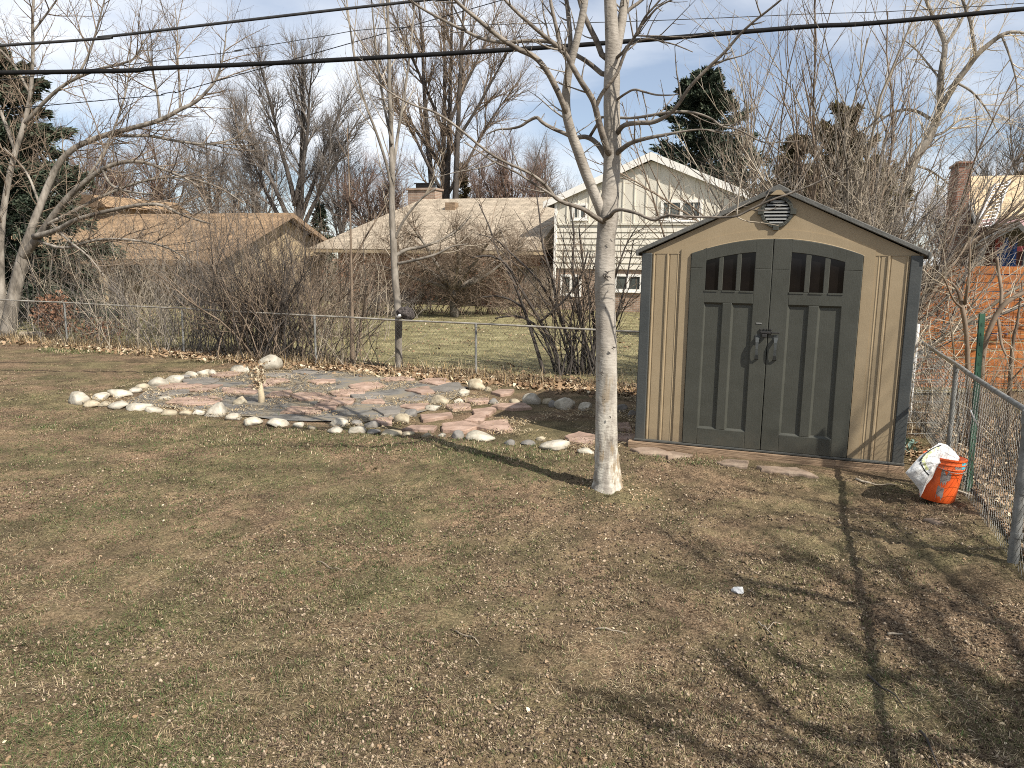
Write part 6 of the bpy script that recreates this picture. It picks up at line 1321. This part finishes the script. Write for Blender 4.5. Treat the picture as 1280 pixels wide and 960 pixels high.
# cream two-storey house
hw = Local(693, 31.5)
house = thing('cream_house', 'cream two-storey house with white-edged gable behind the pale tree', 'house', hw.o, hw.yaw)
xl = 0.0; apx, apz = hw(815, 197); 
xr = apx * 2; ez = hw(693, 251)[1]; zb1 = hw(740, 281)[1]; zb2 = hw(740, 336)[1]; D_ = 9.0
m = MB(); m.prism([(0, zb1), (xr, zb1), (xr, ez), (apx, apz - .12), (0, ez)], 'y', 0, .15); m.box(0, .15, .15, D_, 0, ez); m.box(xr - .15, xr, .15, D_, 0, ez); m.box(.15, xr - .15, D_ - .15, D_, 0, ez)
k = 0; x = .45
while x < xr - .2:                                   # battens over the board joints
    zt = ez + (apz - .12 - ez) * (1 - abs(x - apx) / apx); m.box(x - .022, x + .022, -.03, 0, zb1 + .06, zt - .02); x += .45
m.build('gable_wall', 'cream', house)
m = MB(); z = zb2; 
while z < zb1 - .05:                                 # lapped boards
    z1 = min(z + .24, zb1 - .02); m.poly([(0, -.045, z), (xr, -.045, z), (xr, -.012, z1), (0, -.012, z1)]); m.poly([(0, -.008, z - .001), (xr, -.008, z - .001), (xr, -.045, z), (0, -.045, z)]); z = z1
m.box(0, xr, 0, .15, zb2, zb1 - .001); m.box(0, xr, -.07, -.002, zb1 - .02, zb1 + .05)
m.build('lap_siding', 'cream', house)
m = MB(); m.box(0, xr, .03, .15, 0, zb2); m.build('brick_base', 'brickc', house)
m = MB(); ov = .5
sl = (apz - ez) / apx
for s in (-1, 1):
    xe = apx + s * (apx + ov); ze = apz - sl * (apx + ov)
    a = [(apx, apz), (xe, ze), (xe, ze + .16), (apx, apz + .18)]; m.prism(a if s > 0 else a[::-1], 'y', -.16, D_ + .3)
m.build('roof', 'roofg', house)
m = MB()
for s in (-1, 1):
    xe = apx + s * (apx + ov); ze = apz - sl * (apx + ov)
    a = [(apx, apz - .1), (xe, ze - .1), (xe, ze + .165), (apx, apz + .185)]; m.prism(a if s > 0 else a[::-1], 'y', -.22, -.162)
m.build('fascia', 'creamw', house)
a = hw(829, 273); b = hw(875, 253); window(house, a[0], b[0], a[1], b[1], 0, nm=1, fw=.1)
a = hw(718, 272); b = hw(732, 257); window(house, a[0], b[0], a[1], b[1], 0, nm=1, fw=.08)
a = hw(770, 361); b = hw(800, 346); window(house, a[0], b[0], a[1], b[1], .03, nm=1, fw=.09)
a = hw(703, 366); b = hw(724, 346); window(house, a[0], b[0], a[1], b[1], .03, nm=1, fw=.09)
m = MB(); m.box(-.06, .04, -.07, -.05 + .04, 0, ez - .1); m.build('downspout', 'creamw', house)

# tan-roofed low house
hb = Local(424, 35.8)
bun = thing('low_house', 'low house with a tan hipped shingle roof and brick chimney behind the slim young tree', 'house', hb.o, hb.yaw)
W_ = hb(687, 300)[0] - .4; ezb = hb(500, 305)[1]; 
e0 = hb(420, 304, -.6)[0]; BD = 8.0
r0 = hb(527, 249, 4.0); rx0, rz = r0[0], r0[1]; rx1 = W_ + .3
m = MB(); m.box(0, W_, 0, .2, 0, ezb); m.box(0, .2, .2, BD, 0, ezb); m.box(W_ - .2, W_, .2, BD, 0, ezb); m.box(.2, W_ - .2, BD - .2, BD, 0, ezb); m.build('wall', 'brick', bun)
m = MB(); e = .6
ef = 1.5; ezf = ezb - .25
P = dict(a=(-e, -ef, ezf), b=(W_ + .3, -ef, ezf), c=(W_ + .3, BD + e, ezb), d=(-e, BD + e, ezb), r0=(rx0, BD / 2, rz), r1=(rx1, BD / 2, rz))
m.poly([P['a'], P['b'], P['r1'], P['r0']]); m.poly([P['d'], P['a'], P['r0']]); m.poly([P['b'], P['c'], P['r1']]); m.poly([P['c'], P['d'], P['r0'], P['r1']])
rf = m.build('roof', 'shingle_t', bun)
m = MB(); m.box(-e + .02, W_ + .25, -ef + .02, -.01, ezf - .16, ezf - .01); m.build('eaves', 'tanwall', bun)
m = MB(); cx0 = hb(512, 240, 4.5)[0]; cx1 = hb(546, 240, 4.5)[0]; czt = hb(528, 238, 4.5)[1]
m.box(cx0, cx1, 4.3, 5.1, rz - .7, czt); m.box(cx0 - .06, cx1 + .06, 4.24, 5.16, czt, czt + .1); ch = m.build('chimney', 'brickc', bun)
m = MB(); m.box(cx0 + .35, cx1 - .25, 4.5, 4.9, czt + .1, czt + .32); m.box(cx0 + .28, cx1 - .18, 4.42, 4.98, czt + .32, czt + .36); m.build('chimney_cap', 'blackm', ch)
vx, vz = hb(567, 255, 3.0); m = MB(); m.box(vx - .25, vx + .25, 2.6, 3.0, vz - .35, vz + .05); m.build('roof_vent', 'wood', bun)
for p0, p1, nm_ in (((455, 374), (478, 335), 0), ((524, 383), (600, 332), 2), ((632, 374), (672, 335), 1)):
    a = hb(*p0); b = hb(*p1); window(bun, a[0], b[0], max(a[1], .1), b[1], 0, nm=nm_, fr='tanwall')

# brown-roofed house on the left: its right gable end faces the lawn
hl = Local(292, 30.5)
lh = thing('brown_house', 'low tan brick house with brown shingle roof and open gable at the left', 'house', hl.o, hl.yaw)
el = hl(292, 303)[1]; BDl = 8.0; Wl = 17.0
def prj(x, y, z):
    P = hl.o + hl.u * x + hl.n * y; P.z = z; d = P - Vector((0, 0, CH)); return d
rzl = None
# ridge height from the gable apex in the photograph at (352, 266), halfway along the gable end
best = min(((abs((lambda q: q)(at(352, 266, (hl.o + hl.n * t).y).x - (hl.o + hl.n * t).x)), t) for t in [i * .1 for i in range(10, 80)]))
hd = best[1]; BDl = hd * 2; rzl = at(352, 266, (hl.o + hl.n * hd).y).z
m = MB(); m.box(-Wl, 0, 0, .2, 0, el); m.box(-Wl, 0, BDl - .2, BDl, 0, el); m.prism([(0.2, 0), (BDl - .2, 0), (BDl - .2, el), (BDl / 2, rzl - .15), (.2, el)], 'x', -.2, 0); m.prism([(0.2, 0), (BDl - .2, 0), (BDl - .2, el), (BDl / 2, rzl - .15), (.2, el)], 'x', -Wl, -Wl + .2); m.build('wall', 'tanwall', lh)
m = MB(); e = .6; ef = 1.7
for s in (0, 1):
    y0, y1 = (-ef, hd) if s == 0 else (BDl + e, hd); ez_ = el - (rzl - el) / hd * (ef if s == 0 else e)
    q = [(-Wl - .4, y0, ez_), (.6, y0, ez_), (.6, y1, rzl), (-Wl - .4, y1, rzl)]; m.poly(q if s == 0 else q[::-1])
m.build('roof', 'shingle_b', lh)
m = MB()
for s in (0, 1):
    y0, y1 = (-ef, hd) if s == 0 else (BDl + e, hd); ez_ = el - (rzl - el) / hd * (ef if s == 0 else e)
    q = [(y0, ez_ - .2), (y0, ez_ - .01), (y1, rzl - .01), (y1, rzl - .2)]
    m.prism(q if s else q[::-1], 'x', .5, .6); 
ez_ = el - (rzl - el) / hd * ef; m.box(-Wl - .4, .49, -ef, -ef + .06, ez_ - .2, ez_ - .01)
m.build('fascia', 'wood', lh)
for x0 in (-12.5, -9.2, -6, -2.8): window(lh, x0, x0 + 1.5, .9, 1.9, 0, fr='wood')
m = MB(); m.box(-5.2, -5.0, -1.6, -1.4, 0, ez_ - .03); m.box(-8.6, -8.4, -1.6, -1.4, 0, ez_ - .03); m.build('porch_post', 'tanwall', lh)
m = MB(); m.box(-14, -9.5, 3, 7, el, rzl + .35); m.build('upper_storey', 'tanwall', lh)
m = MB(); m.prism([(-14.6, rzl + .3), (-9, rzl + .3), (-9.9, rzl + .85), (-13.7, rzl + .85)], 'y', 2.4, 7.6); m.build('upper_roof', 'shingle_b', lh)

# red house at the right
hr = Local(1221, 24.0)
rh = thing('red_house', 'dark red house with straw-coloured shingle roof and tall brick chimney at the right edge', 'house', hr.o, hr.yaw)
er = hr(1232, 268)[1]; RB = 6.5; rrz = hr(1225, 220, RB / 2)[1]; Wr = 11
m = MB(); m.box(0, Wr, 0, .2, 0, er); m.prism([(0.2, 0), (RB - .2, 0), (RB - .2, er), (RB / 2, rrz - .1), (.2, er)], 'x', 0, .2); m.box(0, Wr, RB - .2, RB, 0, er); m.prism([(0.2, 0), (RB - .2, 0), (RB - .2, er), (RB / 2, rrz - .1), (.2, er)], 'x', Wr - .2, Wr); m.build('wall', 'redwall', rh)
m = MB(); e = .45; ez_ = er - (rrz - er) / (RB / 2) * e
m.poly([(-.3, -e, ez_), (Wr + .4, -e, ez_), (Wr + .4, RB / 2, rrz), (-.3, RB / 2, rrz)]); m.poly([(Wr + .4, RB + e, ez_), (-.3, RB + e, ez_), (-.3, RB / 2, rrz), (Wr + .4, RB / 2, rrz)]); m.build('roof', 'shingle_y', rh)
m = MB(); m.box(-.3, Wr + .4, -e - .05, -e, ez_ - .18, ez_ + .03); m.build('eave_board', 'pinktrim', rh)
m = MB(); q = [(-e, ez_ - .16), (RB / 2, rrz - .16), (RB / 2, rrz - .01), (-e, ez_ - .01)]; m.prism(q[::-1], 'x', -.36, -.302); q = [(RB + e, ez_ - .16), (RB / 2, rrz - .16), (RB / 2, rrz - .01), (RB + e, ez_ - .01)]; m.prism(q, 'x', -.36, -.302); m.build('rake_board', 'lgrey', rh)
m = MB(); a = hr(1247, 276); m.box(a[0], Wr - .01, -.06, -.002, er - 1.1, er - .05); m.build('gable_band', 'redpaint', rh)
a = hr(1252, 298); b = hr(1277, 281); window(rh, a[0], b[0], a[1], b[1], -.06, fr='pinktrim', nm=0)
m = MB(); czt = at(1212, 207, (hr.o + hr.n * 1.8).y).z; m.box(-.72, -.37, .9, 2.8, 0, czt - .25); m.box(-.72, -.37, 1.0, 2.6, czt - .248, czt); m.box(-.78, -.32, .94, 2.66, czt, czt + .07); m.build('chimney', 'brick', rh)
m = MB(); p0 = hr(1240, 285, -2.5); p1 = hr(1272, 297, -2.5); pz = p0[1] + .1
m.prism([(p0[0] - .3, p0[1] - .55), (p0[0] + .6, p0[1] + .02), (p1[0] + .4, p1[1] - .2), (p1[0] + .4, p1[1] - .05), (p0[0] + .6, p0[1] + .2), (p0[0] - .3, p0[1] - .4)], 'y', -2.6, -.1); m.box(p0[0] - .25, p0[0] - .1, -2.5, -2.35, 0, p0[1] - .5); m.box(p1[0] + .2, p1[0] + .35, -2.5, -2.35, 0, p1[1] - .2); m.build('porch', 'roofg', rh)
# blue tarp under the porch
a = hr(1243, 325, -2.0); b = hr(1272, 304, -2.0); o0 = hr.o + hr.u * a[0] + hr.n * -2.0
tarp = MB(); Wt = b[0] - a[0]
for i in range(13):
    for j in range(7):
        x = Wt * i / 12; z = b[1] * j / 6; tarp.v.append((x, -.18 + .14 * math.sin(i * 1.1) + .08 * math.sin(j + i * .7), z * (1 - .06 * math.sin(i))))
for i in range(12):
    for j in range(6): tarp.f.append((i * 7 + j, (i + 1) * 7 + j, (i + 1) * 7 + j + 1, i * 7 + j + 1)); tarp.m.append(0)
o = tarp.build('tarp', 'tarp', smooth=True); o.location = o0; o.rotation_euler = (0, 0, hr.yaw); tag(o, 'blue tarp hanging under the porch of the red house', 'tarp')
# ladder leaning on its roof
lad = thing('ladder', 'aluminium ladder leaning against the straw-coloured roof of the red house', 'ladder', hr.o, 0)
rt = lambda px, py: None
def roofpt(px, py, lift=.08):
    d = Vector(ray(px, py)); n0 = Vector((0, -(rrz - er), RB / 2)).normalized(); n_ = hr.u * n0.x + hr.n * n0.y + Vector((0, 0, n0.z)); o = hr.o + Vector((0, 0, er)); t = (o - Vector((0, 0, CH))).dot(n_) / d.dot(n_); return Vector((0, 0, CH)) + d * t + n_ * lift
tA, tB = roofpt(1243, 233), roofpt(1262, 228)
dirn = (hr.n * -.42 + Vector((0, 0, -1))).normalized()
eA, eB = roofpt(1233, 256, .1), roofpt(1252, 254, .1)
lA, lB = eA + (eA - tA).normalized() * 4.2, eB + (eB - tB).normalized() * 4.2
m = MB()
for p, q in ((tA, lA), (tB, lB)): m.tube([p - hr.o, q - hr.o], .035, 4)
lad_r = m.build('rail', 'alu', lad)
for k in range(14):
    t = .02 + k * .3 / (lA - tA).length
    if t < .98: m = MB(); m.tube([tA.lerp(lA, t) - hr.o, tB.lerp(lB, t) - hr.o], .018, 5); m.build('rung', 'alu', lad)

# orange cedar fence at the right
cA = at(1140, 331, 12.6); 
cf = thing('board_fence', 'orange stained cedar fence of horizontal boards behind the shed at the right', 'fence', (cA.x, cA.y, 0), R(-4))
m = MB(); zt = cA.z; z = zt; i = 0
while z > .05:
    for k in range(3): m.box(-.2 + k * 2.44, 2.22 + k * 2.44, -.012 + .004 * random.random(), .012 + .004 * random.random(), z - .128, z - .006)
    z -= .136; i += 1
m.build('boards', 'cedar', cf, bevel=.004)
for k in range(4): m = MB(); m.box(-.25 + k * 2.44, -.16 + k * 2.44, .02, .11, 0, zt - .02); m.build('post', 'cedar', cf)
m = MB(); m.box(-.33, -.2, -.03, .09, zt - .32, zt - .02); m.build('end_bracket', 'blackm', cf)
# welded wire screen in front of it
ws = thing('wire_screen', 'rusty square-mesh wire screen standing before the orange fence', 'trellis', (cA.x, cA.y - .25, 0), R(-4)); m = MB()
for k in range(46): m.tube([Vector((-.2 + k * .15, 0, 0)), Vector((-.2 + k * .15, 0, zt - .15))], .003, 3, cap=False)
for k in range(11): m.tube([Vector((-.2, 0, .1 + k * .15)), Vector((6.6, 0, .1 + k * .15))], .003, 3, cap=False)
m.build('mesh_panel', 'wire', ws)
a = at(1141, 440, 9.6); m = MB(); m.tube([Vector((0, 0, 0)), Vector((0, 0, at(1147, 405, 9.6).z))], .03, 10); o = m.build('pipe_post', 'white', smooth=True, sharp=40); o.location = (at(1147, 405, 9.6).x, 9.6, 0); tag(o, 'white plastic pipe post behind the right edge of the shed', 'post')

# small things in the neighbour's garden
a = base_at(48, 424, .4); m = MB(); m.tube([Vector((-.42, 0, .07)), Vector((0, .03, .08)), Vector((.42, 0, .07))], [.065, .06, .055], 10); o = m.build('log', 'bark_pale', smooth=True, sharp=50); o.location = a; tag(o, 'pale log lying behind the left fence beside the russet bush', 'log')
Yd = 15.2; c = at(508, 392, Yd); bm = bmesh.new(); bmesh.ops.create_icosphere(bm, subdivisions=4, radius=.145)
for v in bm.verts:
    p = v.co.copy(); k = 1 + .22 * mnoise.noise(p * 7) + .10 * mnoise.noise(p * 19); p *= k; p.x *= 1.0; p.z *= .92
    if p.x < 0: p.x *= 1.25; p.z = p.z * .8 + .01
    v.co = p
me = bpy.data.meshes.new('debris_ball'); bm.to_mesh(me); bm.free(); me.materials.append(MT['fur']); me.polygons.foreach_set('use_smooth', [True] * len(me.polygons))
Yd = 13.62; c = at(508, 392, Yd)
deb = bpy.data.objects.new('dark_bundle', me); COL.objects.link(deb); deb.location = c; tag(deb, 'dark mottled bundle with a white tip above the fence rail beside the slim tree', 'bundle')
w_ = at(500, 394.5, Yd - .1); m = MB(); m.tube([Vector((-.05, 0, -.03)), Vector((0, 0, 0)), Vector((.05, 0, .03))], [.015, .035, .02], 8); m.xf(Matrix.Translation(w_ - c)); m.build('white_tip', 'white', deb, smooth=True)
# tree behind the camera, out of the picture, whose limbs throw the long shadows across the dirt
def overhead(px, py, h):
    h = h + .2; g = gp(px, py); return g + Vector((SUNV.x / SUNV.z * h, SUNV.y / SUNV.z * h, h))
SH = [[(1400, 1060, 5.4, 20), (1340, 1000, 5.5, 17), (1280, 955, 5.6, 15), (1215, 880, 5.8, 13.5), (1140, 800, 6.0, 12), (1065, 755, 6.3, 10.5), (985, 735, 6.6, 9), (900, 712, 7.0, 7), (830, 660, 7.4, 4)],
 [(1340, 1000, 5.5, 12), (1325, 830, 5.2, 11), (1280, 680, 5.0, 10), (1200, 640, 5.1, 9), (1140, 610, 5.2, 8), (1060, 585, 5.4, 6), (980, 575, 5.6, 3)],
 [(1280, 955, 5.6, 10), (1290, 870, 5.4, 9.5), (1270, 800, 5.3, 9), (1215, 765, 5.3, 8), (1140, 730, 5.5, 7.5), (1080, 700, 5.7, 6.5), (1020, 668, 6, 5.5), (960, 655, 6.3, 4)],
 [(1300, 700, 4.9, 9), (1250, 690, 5, 8.5), (1190, 690, 5.1, 8), (1115, 670, 5.3, 7), (1040, 650, 5.5, 6), (970, 640, 5.8, 4)],
 [(1280, 955, 5.6, 9), (1180, 930, 5.9, 9), (1065, 925, 6.2, 8), (990, 890, 6.5, 8), (925, 840, 6.8, 5.5), (890, 800, 7, 3)],
 [(1200, 990, 5.9, 10), (1080, 985, 6.2, 9), (960, 960, 6.5, 8), (890, 935, 6.8, 7.5), (830, 905, 7, 6.5), (775, 880, 7.2, 4)],
 [(1140, 800, 6, 8), (1120, 770, 5.7, 7), (1075, 740, 5.5, 6.5), (1020, 700, 5.4, 6), (960, 700, 5.5, 4)],
 [(1215, 880, 5.8, 8), (1190, 850, 5.6, 7.5), (1130, 840, 5.6, 7), (1060, 845, 5.8, 6), (1000, 830, 6, 5), (950, 800, 6.3, 3)],
 [(1280, 790, 5.2, 8), (1210, 740, 5.3, 7), (1150, 690, 5.3, 6.5), (1100, 640, 5.4, 5), (1040, 600, 5.6, 3)]]
SH += [[(1300, 1000, 6, 8), (1180, 880, 6.2, 7.5), (1100, 830, 6.4, 7), (1030, 770, 6.6, 6), (960, 745, 6.8, 4.5), (880, 730, 7, 3)],
 [(1290, 900, 5.4, 8), (1200, 830, 5.5, 7.5), (1110, 780, 5.6, 7), (1050, 720, 5.8, 6), (1000, 690, 6, 4.5), (940, 680, 6.2, 3)],
 [(1280, 720, 5, 7), (1180, 660, 5.1, 6.5), (1090, 640, 5.2, 6), (1010, 625, 5.4, 4.5), (930, 610, 5.6, 3)],
 [(1200, 1010, 6, 9), (1120, 990, 6.1, 8.5), (1040, 950, 6.3, 8), (960, 900, 6.5, 6.5), (900, 870, 6.7, 5), (860, 830, 6.9, 3)],
 [(1290, 860, 5.5, 8), (1230, 850, 5.5, 7.5), (1160, 760, 5.6, 7), (1120, 710, 5.7, 6), (1080, 660, 5.9, 4)]]
b0 = overhead(1400, 1060, 5.4); base = Vector((b0.x + 1.5, b0.y - 1.4, 0))
big = thing('spreading_tree', 'bare spreading tree behind the viewer whose limbs shade the dirt', 'tree', base); m = MB(); c = MB(); rr = random.Random(55)
P0 = b0 - base; m.tube([Vector((0, 0, -.1)), Vector((-.1, .1, 1.5)), Vector((-.6, .6, 3.4)), P0 + Vector((.25, -.25, -.5)), P0], [.24, .19, .16, .13, .11], 12)
lev = [dict(n=2.4, ang=(25, 55), len=(.5, 1.6), r=.022, seg=5, wander=.15, up=.1, sides=4, fall=.3), dict(n=3.0, ang=(25, 55), len=(.25, .7), r=.010, seg=3, wander=.15, up=.1), dict(n=2.0, ang=(25, 55), len=(.1, .35), r=.006, seg=2)]
for P in SH:
    D = smooth_path(P, 3); pts = [overhead(x, y, h) - base for x, y, h, w2 in D]; rad = [max(w2, 1) * .0042 for x, y, h, w2 in D]
    m.tube(pts, rad, 8); sprout(c, pts, rad, 0, lev, rr, .2)
m.build('trunk', 'bark_tan', big, smooth=True); c.build('crown', 'bark_mid', big)
print('objects', len(scene.objects), 'faces', sum(len(o.data.polygons) for o in scene.objects if o.type == 'MESH'))
